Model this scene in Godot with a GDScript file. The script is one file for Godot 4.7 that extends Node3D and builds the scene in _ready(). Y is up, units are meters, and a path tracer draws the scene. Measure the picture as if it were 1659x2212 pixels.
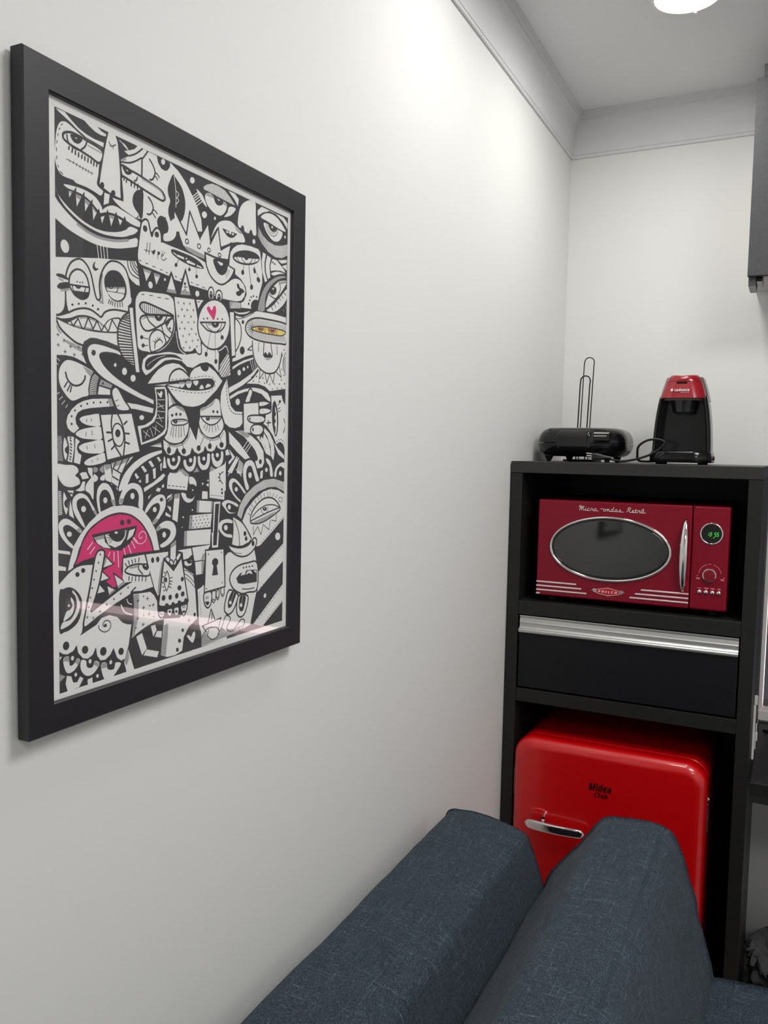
extends Node3D

# ---------------------------------------------------------------- the place, in metres: left wall x = 0, back wall z = -2.62, floor y = -0.12
const WALL_Z := -2.62
const FLOOR_Y := -0.12
const CEIL_Y := 2.44
var O := Vector3.ZERO                 # base of the thing being built: shapes are written in room coordinates and stored relative to it
var M := {}


func _ready() -> void:
	var cam := Camera3D.new()
	cam.name = "camera"
	cam.position = Vector3(0.67, 1.40, 0.0)
	cam.rotation = Vector3(-0.072251, 0.458053, 0.02024)
	cam.fov = 63.23
	cam.near = 0.02
	cam.far = 30.0
	add_child(cam)
	cam.current = true
	var env := Environment.new()
	env.background_mode = Environment.BG_COLOR
	env.background_color = Color(0.02, 0.024, 0.034)
	env.tonemap_mode = Environment.TONE_MAPPER_LINEAR
	env.tonemap_exposure = 1.04
	env.sdfgi_enabled = true
	env.ssao_enabled = true
	env.ssil_enabled = true
	var we := WorldEnvironment.new()
	we.name = "environment"
	we.environment = env
	add_child(we)
	make_materials()
	build_room()
	ceiling_lamp(Vector3(0.40, CEIL_Y, -2.03), LAMP_ENERGY, "round white ceiling light, lit, nearest the corner of the two walls")
	ceiling_lamp(Vector3(0.30, CEIL_Y, -1.46), LAMP_ENERGY * 0.45, "round white ceiling light, lit, out of view above the far end of the sofa")  # out of view, placed to light the left wall and the frame
	unseen_panel(Vector3(1.20, CEIL_Y, -1.05), PANEL_ENERGY, "unseen square fill panel on the ceiling, right of the framed print")  # out of view, soft fill for the left wall
	unseen_panel(Vector3(1.75, CEIL_Y, 0.78), PANEL_ENERGY * 0.85, "unseen square ceiling panel behind the viewer, lighting the wall under the desk")  # out of view, lights the low wall beneath the desk
	build_cabinet()
	build_desk()
	build_upper_cabinet()
	build_sofa()
	build_print()
	build_fridge()
	build_microwave()
	build_grill()
	build_coffee_maker()
	build_wire_holder()
	build_rod()
	build_bag()

const LAMP_ENERGY := 0.36
const PANEL_ENERGY := 1.75


# ---------------------------------------------------------------- materials
func mat(key: String, c: Color, rough := 0.5, metal := 0.0) -> StandardMaterial3D:
	var m := StandardMaterial3D.new()
	m.resource_name = key
	m.albedo_color = c
	m.roughness = rough
	m.metallic = metal
	M[key] = m
	return m


func grain(m: StandardMaterial3D, freq: float, height: float, scale: float) -> void:
	var n := FastNoiseLite.new()
	n.seed = 7
	n.noise_type = FastNoiseLite.TYPE_SIMPLEX_SMOOTH
	n.frequency = freq
	n.fractal_octaves = 4
	var t := NoiseTexture2D.new()
	t.width = 512
	t.height = 512
	t.seamless = true
	t.noise = n
	m.heightmap_enabled = true
	m.heightmap_texture = t
	m.heightmap_scale = height
	m.uv1_triplanar = true
	m.uv1_world_triplanar = true
	m.uv1_scale = Vector3.ONE * scale


func make_materials() -> void:
	grain(mat("wall_paint", Color(0.905, 0.907, 0.90), 0.62), 0.05, 0.008, 3.0)
	mat("ceiling_paint", Color(0.92, 0.92, 0.925), 0.85)
	mat("crown_paint", Color(0.86, 0.86, 0.87), 0.6)
	grain(mat("unseen_floor", Color(0.66, 0.65, 0.64), 0.5), 0.03, 0.03, 2.0)  # floor is out of view, kept pale to bounce light onto the ceiling
	var lam := mat("black_laminate", Color(0.125, 0.125, 0.122), 0.42)
	grain(lam, 0.2, 0.006, 4.0)
	lam.metallic_specular = 0.4
	mat("black_edge", Color(0.155, 0.155, 0.15), 0.38)
	mat("bay_inside", Color(0.06, 0.06, 0.075), 0.5)
	mat("drawer_front", Color(0.055, 0.055, 0.075), 0.45)
	M["drawer_front"].metallic_specular = 0.4
	mat("aluminium", Color(0.80, 0.80, 0.79), 0.34, 0.85)
	mat("chrome", Color(0.93, 0.92, 0.91), 0.07, 1.0)
	mat("chrome_bright", Color(0.95, 0.9, 0.9), 0.3, 0.6)
	mat("bean_brown", Color(0.30, 0.12, 0.08), 0.3)
	mat("tank_grey", Color(0.42, 0.40, 0.38), 0.2)
	mat("badge_dark", Color(0.17, 0.02, 0.03), 0.2, 0.35)
	mat("steel", Color(0.6, 0.6, 0.6), 0.3, 1.0)
	var fr := mat("fridge_red", Color(0.80, 0.0, 0.03), 0.32)
	fr.clearcoat_enabled = true
	fr.clearcoat = 0.8
	fr.clearcoat_roughness = 0.05
	var mw := mat("microwave_red", Color(0.51, 0.0, 0.125), 0.38)
	mw.metallic_specular = 0.34
	mw.clearcoat_enabled = true
	mw.clearcoat = 0.22
	mw.clearcoat_roughness = 0.12
	mat("microwave_body", Color(0.40, 0.02, 0.06), 0.4)
	mat("badge_red", Color(0.75, 0.07, 0.12), 0.25)
	mat("knob_red", Color(0.50, 0.01, 0.07), 0.3)
	mat("dark_glass", Color(0.11, 0.112, 0.11), 0.06)
	M["dark_glass"].metallic_specular = 0.72
	mat("dark_ring", Color(0.04, 0.05, 0.05), 0.25)
	mat("display_black", Color(0.06, 0.075, 0.07), 0.2)
	mat("print_pink", Color(0.86, 0.55, 0.58), 0.5)
	mat("white_print", Color(0.92, 0.9, 0.9), 0.5)
	var led := mat("led_green", Color(0.2, 0.8, 0.25), 0.5)
	led.emission_enabled = true
	led.emission = Color(0.35, 1.0, 0.3)
	led.emission_energy_multiplier = 0.55
	mat("black_plastic", Color(0.035, 0.035, 0.045), 0.16)
	mat("dark_plastic", Color(0.10, 0.10, 0.105), 0.35)
	mat("grey_plastic", Color(0.34, 0.34, 0.33), 0.3)
	var cr := mat("coffee_red", Color(0.58, 0.04, 0.11), 0.22)
	cr.clearcoat_enabled = true
	cr.clearcoat = 0.5
	cr.clearcoat_roughness = 0.1
	var sm := mat("smoke_clear", Color(0.62, 0.62, 0.58, 0.42), 0.12)
	sm.transparency = BaseMaterial3D.TRANSPARENCY_ALPHA
	var fn := mat("filter_smoke", Color(0.16, 0.17, 0.18), 0.12)
	mat("rubber", Color(0.05, 0.05, 0.05), 0.7)
	mat("cord_black", Color(0.055, 0.055, 0.06), 0.38)
	mat("wire_black", Color(0.12, 0.12, 0.12), 0.35, 0.4)
	mat("frame_black", Color(0.11, 0.107, 0.13), 0.46)
	mat("frame_back", Color(0.42, 0.36, 0.28), 0.8)
	mat("white_plastic", Color(0.84, 0.84, 0.84), 0.35)
	mat("window_white", Color(0.88, 0.86, 0.86), 0.45)
	mat("blind_fabric", Color(0.40, 0.42, 0.46), 0.75)
	var day := mat("daylight_pane", Color(0.9, 0.9, 0.9), 0.3)
	day.emission_enabled = true
	day.emission = Color(1.0, 0.86, 0.88)
	day.emission_energy_multiplier = 3.2  # glow for the out-of-view gap, reflected in the print glass
	mat("night_pane", Color(0.25, 0.27, 0.32), 0.12)
	mat("melamine_white", Color(0.86, 0.83, 0.82), 0.5)
	mat("lamp_rim", Color(0.9, 0.9, 0.9), 0.4)
	var glow := mat("lamp_glow", Color(0.95, 0.95, 0.95), 0.6)
	glow.emission_enabled = true
	glow.emission = Color(1.0, 0.99, 0.97)
	glow.emission_energy_multiplier = 7.0
	var pg := mat("unseen_panel_glow", Color(0.95, 0.95, 0.95), 0.6)  # face of the ceiling panels that stay out of view
	pg.emission_enabled = true
	pg.emission = Color(1.0, 0.99, 0.98)
	pg.emission_energy_multiplier = 1.1
	var gl := mat("picture_glass", Color(1, 1, 1, 0.03), 0.02)
	gl.transparency = BaseMaterial3D.TRANSPARENCY_ALPHA
	gl.metallic_specular = 0.5
	var bag := mat("bag_film", Color(0.36, 0.36, 0.37, 0.82), 0.24)
	bag.transparency = BaseMaterial3D.TRANSPARENCY_ALPHA
	mat("bag_dark", Color(0.06, 0.06, 0.065), 0.5)
	var lt := linen_texture(11, 768, Color(0.135, 0.185, 0.228), Color(0.42, 0.48, 0.53), Color(0.035, 0.06, 0.09))
	var fab := mat("sofa_linen", Color(1, 1, 1), 0.92)
	fab.albedo_texture = lt[0]
	fab.heightmap_enabled = true
	fab.heightmap_texture = lt[1]
	fab.heightmap_scale = 0.09
	fab.rim_enabled = true
	fab.rim = 0.05
	fab.uv1_scale = Vector3(1.25, 1.25, 1.25)
	var gt := linen_texture(23, 512, Color(0.245, 0.245, 0.26), Color(0.36, 0.36, 0.37), Color(0.16, 0.16, 0.18))
	var grey := mat("grey_linen_board", Color(1, 1, 1), 0.55)
	grey.albedo_texture = gt[0]
	grey.uv1_triplanar = true
	grey.uv1_scale = Vector3(3, 3, 3)


func linen_texture(sd: int, n: int, base: Color, light: Color, dark: Color) -> Array:
	var r := RandomNumberGenerator.new()
	r.seed = sd
	var v := PackedFloat32Array()
	v.resize(n * n)
	for y in n:
		for x in n:
			v[y * n + x] = r.randf_range(-0.52, 0.52) + (0.2 if (x + y) % 2 == 0 else -0.2) * r.randf()
	for k in n * 9:                                # threads that are thicker or paler for part of their run
		var x0 := r.randi() % n
		var y0 := r.randi() % n
		var run := int(6.0 + 60.0 * pow(r.randf(), 3.0))
		var a := r.randf_range(-0.38, 0.55)
		var across := r.randf() < 0.62
		for i in run:
			var q := ((y0) * n + (x0 + i) % n) if across else (((y0 + i) % n) * n + x0)
			v[q] += a * sin(PI * (i + 0.5) / run)
			if k % 5 == 0:
				v[(q + (n if across else 1)) % (n * n)] += a * 0.7 * sin(PI * (i + 0.5) / run)
	var im := Image.create_empty(n, n, false, Image.FORMAT_RGB8)
	var hm := Image.create_empty(n, n, false, Image.FORMAT_RGB8)
	for y in n:
		for x in n:
			var t := v[y * n + x]
			var c := base.lerp(light, clampf(t, 0, 1)) if t > 0.0 else base.lerp(dark, clampf(-t, 0, 1))
			im.set_pixel(x, y, c)
			var g := clampf(0.5 + 0.4 * t, 0, 1)
			hm.set_pixel(x, y, Color(g, g, g))
	return [ImageTexture.create_from_image(im), ImageTexture.create_from_image(hm)]


# ---------------------------------------------------------------- naming
func tag(o: Node3D, label: String, category: String, group := "") -> Node3D:
	o.set_meta("label", label)
	o.set_meta("category", category)
	if group != "":
		o.set_meta("group", group)
	return o


func thing(called: String, label: String, category: String, at: Vector3, group := "") -> Node3D:
	var o := Node3D.new()
	o.name = called
	o.position = at
	add_child(o, true)
	O = at
	tag(o, label, category, group)
	return o


func part(called: String, st: SurfaceTool, m: String, parent: Node3D) -> MeshInstance3D:
	var o := MeshInstance3D.new()
	o.name = called
	o.mesh = st.commit()
	o.material_override = M[m]
	parent.add_child(o, true)
	return o


func struct(called: String, st: SurfaceTool, m: String) -> MeshInstance3D:
	var o := part(called, st, m, self)
	o.set_meta("kind", "structure")
	return o


# ---------------------------------------------------------------- shapes
func mb() -> SurfaceTool:
	var st := SurfaceTool.new()
	st.begin(Mesh.PRIMITIVE_TRIANGLES)
	return st


func vert(st: SurfaceTool, p: Vector3, n: Vector3, uv := Vector2.ZERO) -> void:
	st.set_normal(n)
	st.set_uv(uv)
	st.add_vertex(p - O)


# a triangle with a normal at each corner, wound clockwise as seen from the side the normals point to
func tri(st: SurfaceTool, a: Vector3, b: Vector3, c: Vector3, na: Vector3, nb: Vector3, nc: Vector3, ua := Vector2.ZERO, ub := Vector2.ZERO, uc := Vector2.ZERO) -> void:
	if (b - a).cross(c - a).dot(na + nb + nc) > 0.0:
		vert(st, a, na, ua)
		vert(st, c, nc, uc)
		vert(st, b, nb, ub)
	else:
		vert(st, a, na, ua)
		vert(st, b, nb, ub)
		vert(st, c, nc, uc)


func quad(st: SurfaceTool, a: Vector3, b: Vector3, c: Vector3, d: Vector3, n: Vector3) -> void:
	tri(st, a, b, c, n, n, n, Vector2(0, 0), Vector2(1, 0), Vector2(1, 1))
	tri(st, a, c, d, n, n, n, Vector2(0, 0), Vector2(1, 1), Vector2(0, 1))


# a grid of points with normals, joined into quads
func grid(st: SurfaceTool, p: Array, n: Array, uv: Array = []) -> void:
	for i in p.size() - 1:
		for j in p[i].size() - 1:
			var u := [Vector2.ZERO, Vector2.ZERO, Vector2.ZERO, Vector2.ZERO]
			if uv.size():
				u = [uv[i][j], uv[i + 1][j], uv[i + 1][j + 1], uv[i][j + 1]]
			tri(st, p[i][j], p[i + 1][j], p[i + 1][j + 1], n[i][j], n[i + 1][j], n[i + 1][j + 1], u[0], u[1], u[2])
			tri(st, p[i][j], p[i + 1][j + 1], p[i][j + 1], n[i][j], n[i + 1][j + 1], n[i][j + 1], u[0], u[2], u[3])


# box between two corners with rounded edges of radius r
func box(st: SurfaceTool, a: Vector3, b: Vector3, r := 0.002, k := 2) -> void:
	var lo := Vector3(minf(a.x, b.x), minf(a.y, b.y), minf(a.z, b.z))
	var hi := Vector3(maxf(a.x, b.x), maxf(a.y, b.y), maxf(a.z, b.z))
	var mid := (lo + hi) / 2.0
	var half := (hi - lo) / 2.0
	r = minf(r, minf(half.x, minf(half.y, half.z)))
	var inner := half - Vector3.ONE * r
	var ps := []
	var ns := []
	for side in [-1.0, 1.0]:
		for i in k + 1:
			var la: float = (-PI / 2.0 + PI / 2.0 * i / k) if side < 0.0 else PI / 2.0 * i / k
			var row := []
			var nrow := []
			for q in 4:
				for j in k + 1:
					var lo_a := PI / 2.0 * (q + float(j) / k)
					var d := Vector3(cos(la) * cos(lo_a), sin(la), cos(la) * sin(lo_a))
					var s := Vector3(1.0 if q == 0 or q == 3 else -1.0, side, 1.0 if q < 2 else -1.0)
					row.append(mid + inner * s + d * r)
					nrow.append(d)
			row.append(row[0])
			nrow.append(nrow[0])
			ps.append(row)
			ns.append(nrow)
	grid(st, ps, ns)
	for e in [0, ps.size() - 1]:
		var n := Vector3(0, -1 if e == 0 else 1, 0)
		quad(st, ps[e][0], ps[e][k + 1], ps[e][2 * (k + 1)], ps[e][3 * (k + 1)], n)


# round bar along a path
func tube(st: SurfaceTool, path: Array, r: float, sides := 10, closed := false, flat := 1.0) -> void:
	var n := path.size()
	var ps := []
	var ns := []
	var up := Vector3.ZERO
	for i in n + (1 if closed else 0):
		var k := i % n
		var before: Vector3 = path[(k - 1 + n) % n] if closed or k > 0 else path[k]
		var after: Vector3 = path[(k + 1) % n] if closed or k < n - 1 else path[k]
		var d := (after - before).normalized()
		if up == Vector3.ZERO:
			up = d.cross(Vector3(0.31, 0.2, 0.93)).normalized() if absf(d.dot(Vector3(0.31, 0.2, 0.93))) < 0.95 else d.cross(Vector3.UP).normalized()
		up = (up - d * up.dot(d)).normalized()
		var side := d.cross(up)
		var row := []
		var nrow := []
		for s in sides + 1:
			var a := TAU * s / sides
			var w := up * cos(a) + side * sin(a)
			row.append(path[k] + w * r)
			nrow.append(w)
		ps.append(row)
		ns.append(nrow)
	grid(st, ps, ns)
	if not closed:
		for e in [0, n - 1]:
			var d2: Vector3 = (path[0] - path[1]).normalized() if e == 0 else (path[n - 1] - path[n - 2]).normalized()
			for s in sides:
				tri(st, path[e] + d2 * r * 0.6, ps[e][s], ps[e][s + 1], d2, (ns[e][s] + d2).normalized(), (ns[e][s + 1] + d2).normalized())


# turned shape: profile of (radius, along) about the axis through c
func lathe(st: SurfaceTool, c: Vector3, axis: Vector3, prof: Array, sides := 40, squash := Vector2.ONE, sharp := true) -> void:
	var u := axis.cross(Vector3.UP if absf(axis.y) < 0.9 else Vector3.RIGHT).normalized()
	var w := axis.cross(u).normalized()
	var list := []
	for i in prof.size() - 1:
		var a: Vector2 = prof[i]
		var b: Vector2 = prof[i + 1]
		var t := (b - a).normalized()
		var n0 := Vector2(t.y, -t.x)
		var n1 := n0
		if not sharp:
			if i > 0:
				var tp := (prof[i] - prof[i - 1] as Vector2).normalized()
				n0 = (n0 + Vector2(tp.y, -tp.x)).normalized()
			if i < prof.size() - 2:
				var tn := (prof[i + 2] - prof[i + 1] as Vector2).normalized()
				n1 = (n1 + Vector2(tn.y, -tn.x)).normalized()
		list.append([a, b, n0, n1])
	for e in list:
		var rows := [[], []]
		var nr := [[], []]
		for s in sides + 1:
			var a := TAU * s / sides
			var dir := u * cos(a) * squash.x + w * sin(a) * squash.y
			var nd := u * cos(a) / squash.x + w * sin(a) / squash.y
			for k in 2:
				var p: Vector2 = e[k]
				var nn: Vector2 = e[k + 2]
				rows[k].append(c + dir * p.x + axis * p.y)
				nr[k].append((nd * nn.x + axis * nn.y).normalized())
		grid(st, rows, nr)


# flat outline in the x-y plane pushed from z0 to z1
func prism(st: SurfaceTool, poly: PackedVector2Array, z0: float, z1: float) -> void:
	var idx := Geometry2D.triangulate_polygon(poly)
	for e in [[z0, Vector3(0, 0, signf(z0 - z1))], [z1, Vector3(0, 0, signf(z1 - z0))]]:
		for i in range(0, idx.size(), 3):
			var q := []
			for k in 3:
				q.append(Vector3(poly[idx[i + k]].x, poly[idx[i + k]].y, e[0]))
			tri(st, q[0], q[1], q[2], e[1], e[1], e[1])
	var ccw := not Geometry2D.is_polygon_clockwise(poly)
	for i in poly.size():
		var a := poly[i]
		var b := poly[(i + 1) % poly.size()]
		var d := (b - a).normalized()
		var n := Vector3(d.y, -d.x, 0) * (1.0 if ccw else -1.0)
		quad(st, Vector3(a.x, a.y, z0), Vector3(b.x, b.y, z0), Vector3(b.x, b.y, z1), Vector3(a.x, a.y, z1), n)


func v2(nums: Array) -> PackedVector2Array:
	var out := PackedVector2Array()
	for i in range(0, nums.size(), 2):
		out.append(Vector2(nums[i], nums[i + 1]))
	return out


# smooth curve through points
func smooth3(pts: Array, steps := 6, closed := false) -> Array:
	var out := []
	var n := pts.size()
	for i in (n if closed else n - 1):
		var p0: Vector3 = pts[(i - 1 + n) % n] if closed or i > 0 else pts[i]
		var p1: Vector3 = pts[i]
		var p2: Vector3 = pts[(i + 1) % n]
		var p3: Vector3 = pts[(i + 2) % n] if closed or i < n - 2 else pts[(i + 1) % n]
		for k in steps:
			out.append(p1.cubic_interpolate(p2, p0, p3, float(k) / steps))
	if not closed:
		out.append(pts[n - 1])
	return out


func smooth2(p: PackedVector2Array, steps := 6, closed := true) -> PackedVector2Array:
	var out := PackedVector2Array()
	var n := p.size()
	for i in (n if closed else n - 1):
		var p0 := p[(i - 1 + n) % n] if closed or i > 0 else p[i]
		var p3 := p[(i + 2) % n] if closed or i < n - 2 else p[(i + 1) % n]
		for k in steps:
			out.append(p[i].cubic_interpolate(p[(i + 1) % n], p0, p3, float(k) / steps))
	if not closed:
		out.append(p[n - 1])
	return out


func lettering(text: String, size: float, m: String, at: Vector3, parent: Node3D, font_name := "Droid Sans", bold := false, depth := 0.0006, called := "lettering", squeeze := 1.0, slant := 0.0) -> MeshInstance3D:
	var f := SystemFont.new()
	f.font_names = PackedStringArray([font_name])
	f.font_weight = 700 if bold else 400
	var t := TextMesh.new()
	t.text = text
	t.font = f
	t.font_size = 32
	t.pixel_size = size / 32.0
	t.depth = depth
	t.curve_step = 1.0
	var o := MeshInstance3D.new()
	o.name = called
	o.mesh = t
	o.material_override = M[m]
	o.position = at - O
	if slant != 0.0 or squeeze != 1.0:
		o.basis = Basis(Vector3(squeeze, 0, 0), Vector3(slant, 1, 0), Vector3(0, 0, 1))
	parent.add_child(o, true)
	return o


# ---------------------------------------------------------------- the room
func build_room() -> void:
	O = Vector3.ZERO
	var st := mb()
	box(st, Vector3(-0.12, FLOOR_Y - 0.1, -2.74), Vector3(0.0, CEIL_Y + 0.1, 2.42), 0.0, 1)
	struct("wall_left", st, "wall_paint")
	# the back wall has an opening for the window over the desk
	st = mb()
	box(st, Vector3(0.0, FLOOR_Y - 0.1, -2.74), Vector3(0.606, CEIL_Y + 0.1, WALL_Z), 0.0, 1)
	box(st, Vector3(0.606, FLOOR_Y - 0.1, -2.74), Vector3(2.45, 0.66, WALL_Z), 0.0, 1)
	box(st, Vector3(0.606, 1.80, -2.74), Vector3(2.45, CEIL_Y + 0.1, WALL_Z), 0.0, 1)
	box(st, Vector3(2.20, 0.66, -2.74), Vector3(2.45, 1.80, WALL_Z), 0.0, 1)
	struct("wall_back", st, "wall_paint")
	st = mb()
	box(st, Vector3(2.45, FLOOR_Y - 0.1, -2.74), Vector3(2.57, CEIL_Y + 0.1, 2.42), 0.0, 1)
	struct("wall_right", st, "wall_paint")  # out of view, white to bounce light back
	st = mb()
	box(st, Vector3(0.0, FLOOR_Y - 0.1, 2.30), Vector3(2.45, CEIL_Y + 0.1, 2.42), 0.0, 1)
	struct("wall_front", st, "wall_paint")  # behind the camera, white for bounce as well
	st = mb()
	box(st, Vector3(0.0, FLOOR_Y - 0.1, WALL_Z), Vector3(2.45, FLOOR_Y, 2.30), 0.0, 1)
	struct("floor", st, "unseen_floor")
	st = mb()
	box(st, Vector3(0.0, CEIL_Y, WALL_Z), Vector3(2.45, CEIL_Y + 0.1, 2.30), 0.0, 1)
	struct("ceiling", st, "ceiling_paint")
	crown("trim_1", [Vector3(0, 0, 2.30), Vector3(0, 0, WALL_Z)], Vector3(1, 0, 0), Vector3(0, 0, 1), 1)
	crown("trim_2", [Vector3(0, 0, WALL_Z), Vector3(2.45, 0, WALL_Z)], Vector3(0, 0, 1), Vector3(1, 0, 0), 0)
	# window over the desk, its pane glowing behind the blinds
	var w := Node3D.new()
	w.name = "window_1"
	w.set_meta("kind", "structure")
	w.position = Vector3(1.4, 0.66, WALL_Z)
	add_child(w)
	O = w.position
	st = mb()
	box(st, Vector3(0.606, 0.66, -2.70), Vector3(0.616, 1.80, WALL_Z + 0.006), 0.002)
	box(st, Vector3(2.19, 0.66, -2.70), Vector3(2.20, 1.80, WALL_Z + 0.006), 0.002)
	box(st, Vector3(0.606, 1.79, -2.70), Vector3(2.20, 1.80, WALL_Z + 0.006), 0.002)
	box(st, Vector3(0.606, 0.645, -2.70), Vector3(2.20, 0.676, WALL_Z + 0.012), 0.003)
	part("window_frame", st, "window_white", w)
	st = mb()
	box(st, Vector3(0.6165, 0.6765, -2.690), Vector3(2.1895, 1.7895, -2.684), 0.001)
	part("window_pane", st, "daylight_pane", w)
	# two roller blinds; the farther, out of view, kept short so the pane reflects
	for e in [[0.6175, 1.000, 0.677], [1.006, 2.189, 0.718]]:
		st = mb()
		box(st, Vector3(e[0], e[2] + 0.012, -2.662), Vector3(e[1], 1.789, -2.660), 0.0005, 1)
		var bl := part("blind", st, "blind_fabric", w)
		st = mb()
		box(st, Vector3(e[0], e[2], -2.668), Vector3(e[1], e[2] + 0.018, -2.654), 0.003)
		part("bottom_bar", st, "grey_plastic", bl)
	var l := AreaLight3D.new()
	l.name = "unseen_window_glow"  # out of view, light from the gap under the farther blind
	l.area_size = Vector2(1.16, 0.035)
	l.light_energy = 0.02
	l.light_color = Color(1.0, 0.86, 0.88)
	l.area_range = 6.0
	l.area_attenuation = 2.0
	l.shadow_enabled = true
	l.position = Vector3(1.6, 0.70, -2.675) - O
	l.rotation = Vector3(0, PI, 0)
	w.add_child(l)
	O = Vector3.ZERO


# crown moulding: bead and fillet on the wall, a steep cove, a small step at the ceiling
func crown(called: String, ends: Array, out: Vector3, along: Vector3, mode: int) -> void:
	var prof := [Vector2(0.0, -0.129), Vector2(0.0045, -0.129), Vector2(0.006, -0.1275), Vector2(0.006, -0.1205), Vector2(0.0045, -0.119), Vector2(0.0065, -0.118), Vector2(0.0072, -0.114)]
	for i in 9:
		var a := PI / 2.0 * i / 8.0
		prof.append(Vector2(0.0072 + 0.020 * (1.0 - cos(a)), -0.112 + 0.084 * sin(a)))
	prof += [Vector2(0.030, -0.026), Vector2(0.030, -0.018), Vector2(0.034, -0.016), Vector2(0.034, -0.007), Vector2(0.038, -0.005), Vector2(0.038, 0.0)]
	var st := mb()
	for i in prof.size() - 1:
		var a: Vector2 = prof[i]
		var b: Vector2 = prof[i + 1]
		var t := (b - a).normalized()
		var n := (out * t.y + Vector3.UP * -t.x).normalized()
		if n.dot(out) + n.dot(Vector3.DOWN) < 0.0:
			n = -n
		var q := []
		for e in [[0, a], [0, b], [1, b], [1, a]]:
			var p: Vector2 = e[1]
			var w: Vector3 = ends[e[0]] + out * p.x + Vector3.UP * (CEIL_Y + p.y)
			if mode == 1 and e[0] == 1:
				w += along * p.x
			if mode == 0 and e[0] == 0:
				w += along * p.x
			q.append(w)
		quad(st, q[0], q[1], q[2], q[3], n)
	struct(called, st, "crown_paint")


func unseen_panel(at: Vector3, energy: float, label: String) -> void:  # square panel kept out of view, lights the room softly
	var t := thing("unseen_panel", label, "ceiling light", at)
	var st := mb()
	box(st, at + Vector3(-0.315, -0.012, -0.315), at + Vector3(0.315, 0.0, -0.300), 0.001)
	box(st, at + Vector3(-0.315, -0.012, 0.300), at + Vector3(0.315, 0.0, 0.315), 0.001)
	box(st, at + Vector3(-0.315, -0.012, -0.300), at + Vector3(-0.300, 0.0, 0.300), 0.001)
	box(st, at + Vector3(0.300, -0.012, -0.300), at + Vector3(0.315, 0.0, 0.300), 0.001)
	part("rim", st, "lamp_rim", t)
	st = mb()
	box(st, at + Vector3(-0.2995, -0.009, -0.2995), at + Vector3(0.2995, -0.001, 0.2995), 0.001)
	part("diffuser", st, "unseen_panel_glow", t)
	var l := AreaLight3D.new()
	l.name = "unseen_panel_light"
	l.area_size = Vector2(0.58, 0.58)
	l.light_energy = energy
	l.light_color = Color(1.0, 0.995, 0.985)
	l.area_range = 8.0
	l.area_attenuation = 2.0
	l.shadow_enabled = true
	l.position = Vector3(0, -0.014, 0)
	l.rotation = Vector3(-PI / 2.0, 0, 0)
	t.add_child(l)


func ceiling_lamp(at: Vector3, energy: float, label: String) -> void:
	var t := thing("ceiling_light", label, "ceiling light", at, "")
	var st := mb()
	lathe(st, at, Vector3.DOWN, [Vector2(0.0, 0.0), Vector2(0.080, 0.0), Vector2(0.080, 0.006), Vector2(0.077, 0.011), Vector2(0.071, 0.012), Vector2(0.0705, 0.008), Vector2(0.0, 0.008)], 56)
	part("rim", st, "lamp_rim", t)
	st = mb()
	var prof := []
	for i in 9:
		var a := PI / 2.0 * (1.0 - i / 8.0)
		prof.append(Vector2(0.070 * cos(a), 0.0085 + 0.0135 * sin(a)))
	lathe(st, at, Vector3.DOWN, prof, 56, Vector2.ONE, false)
	part("diffuser", st, "lamp_glow", t)
	st = mb()
	lathe(st, at + Vector3(0.010, 0, -0.0755), Vector3.DOWN, [Vector2(0.0042, 0.0), Vector2(0.0042, 0.013), Vector2(0.003, 0.0145), Vector2(0.0, 0.015)], 16)
	part("screw", st, "white_plastic", t)
	var l := AreaLight3D.new()
	l.name = "ceiling_light_glow"
	l.area_size = Vector2(0.125, 0.125)
	l.light_energy = energy
	l.light_color = Color(1.0, 0.995, 0.975)
	l.area_range = 8.0
	l.area_attenuation = 2.0
	l.shadow_enabled = true
	l.position = Vector3(0, -0.024, 0)
	l.rotation = Vector3(-PI / 2.0, 0, 0)
	t.add_child(l)


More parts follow.
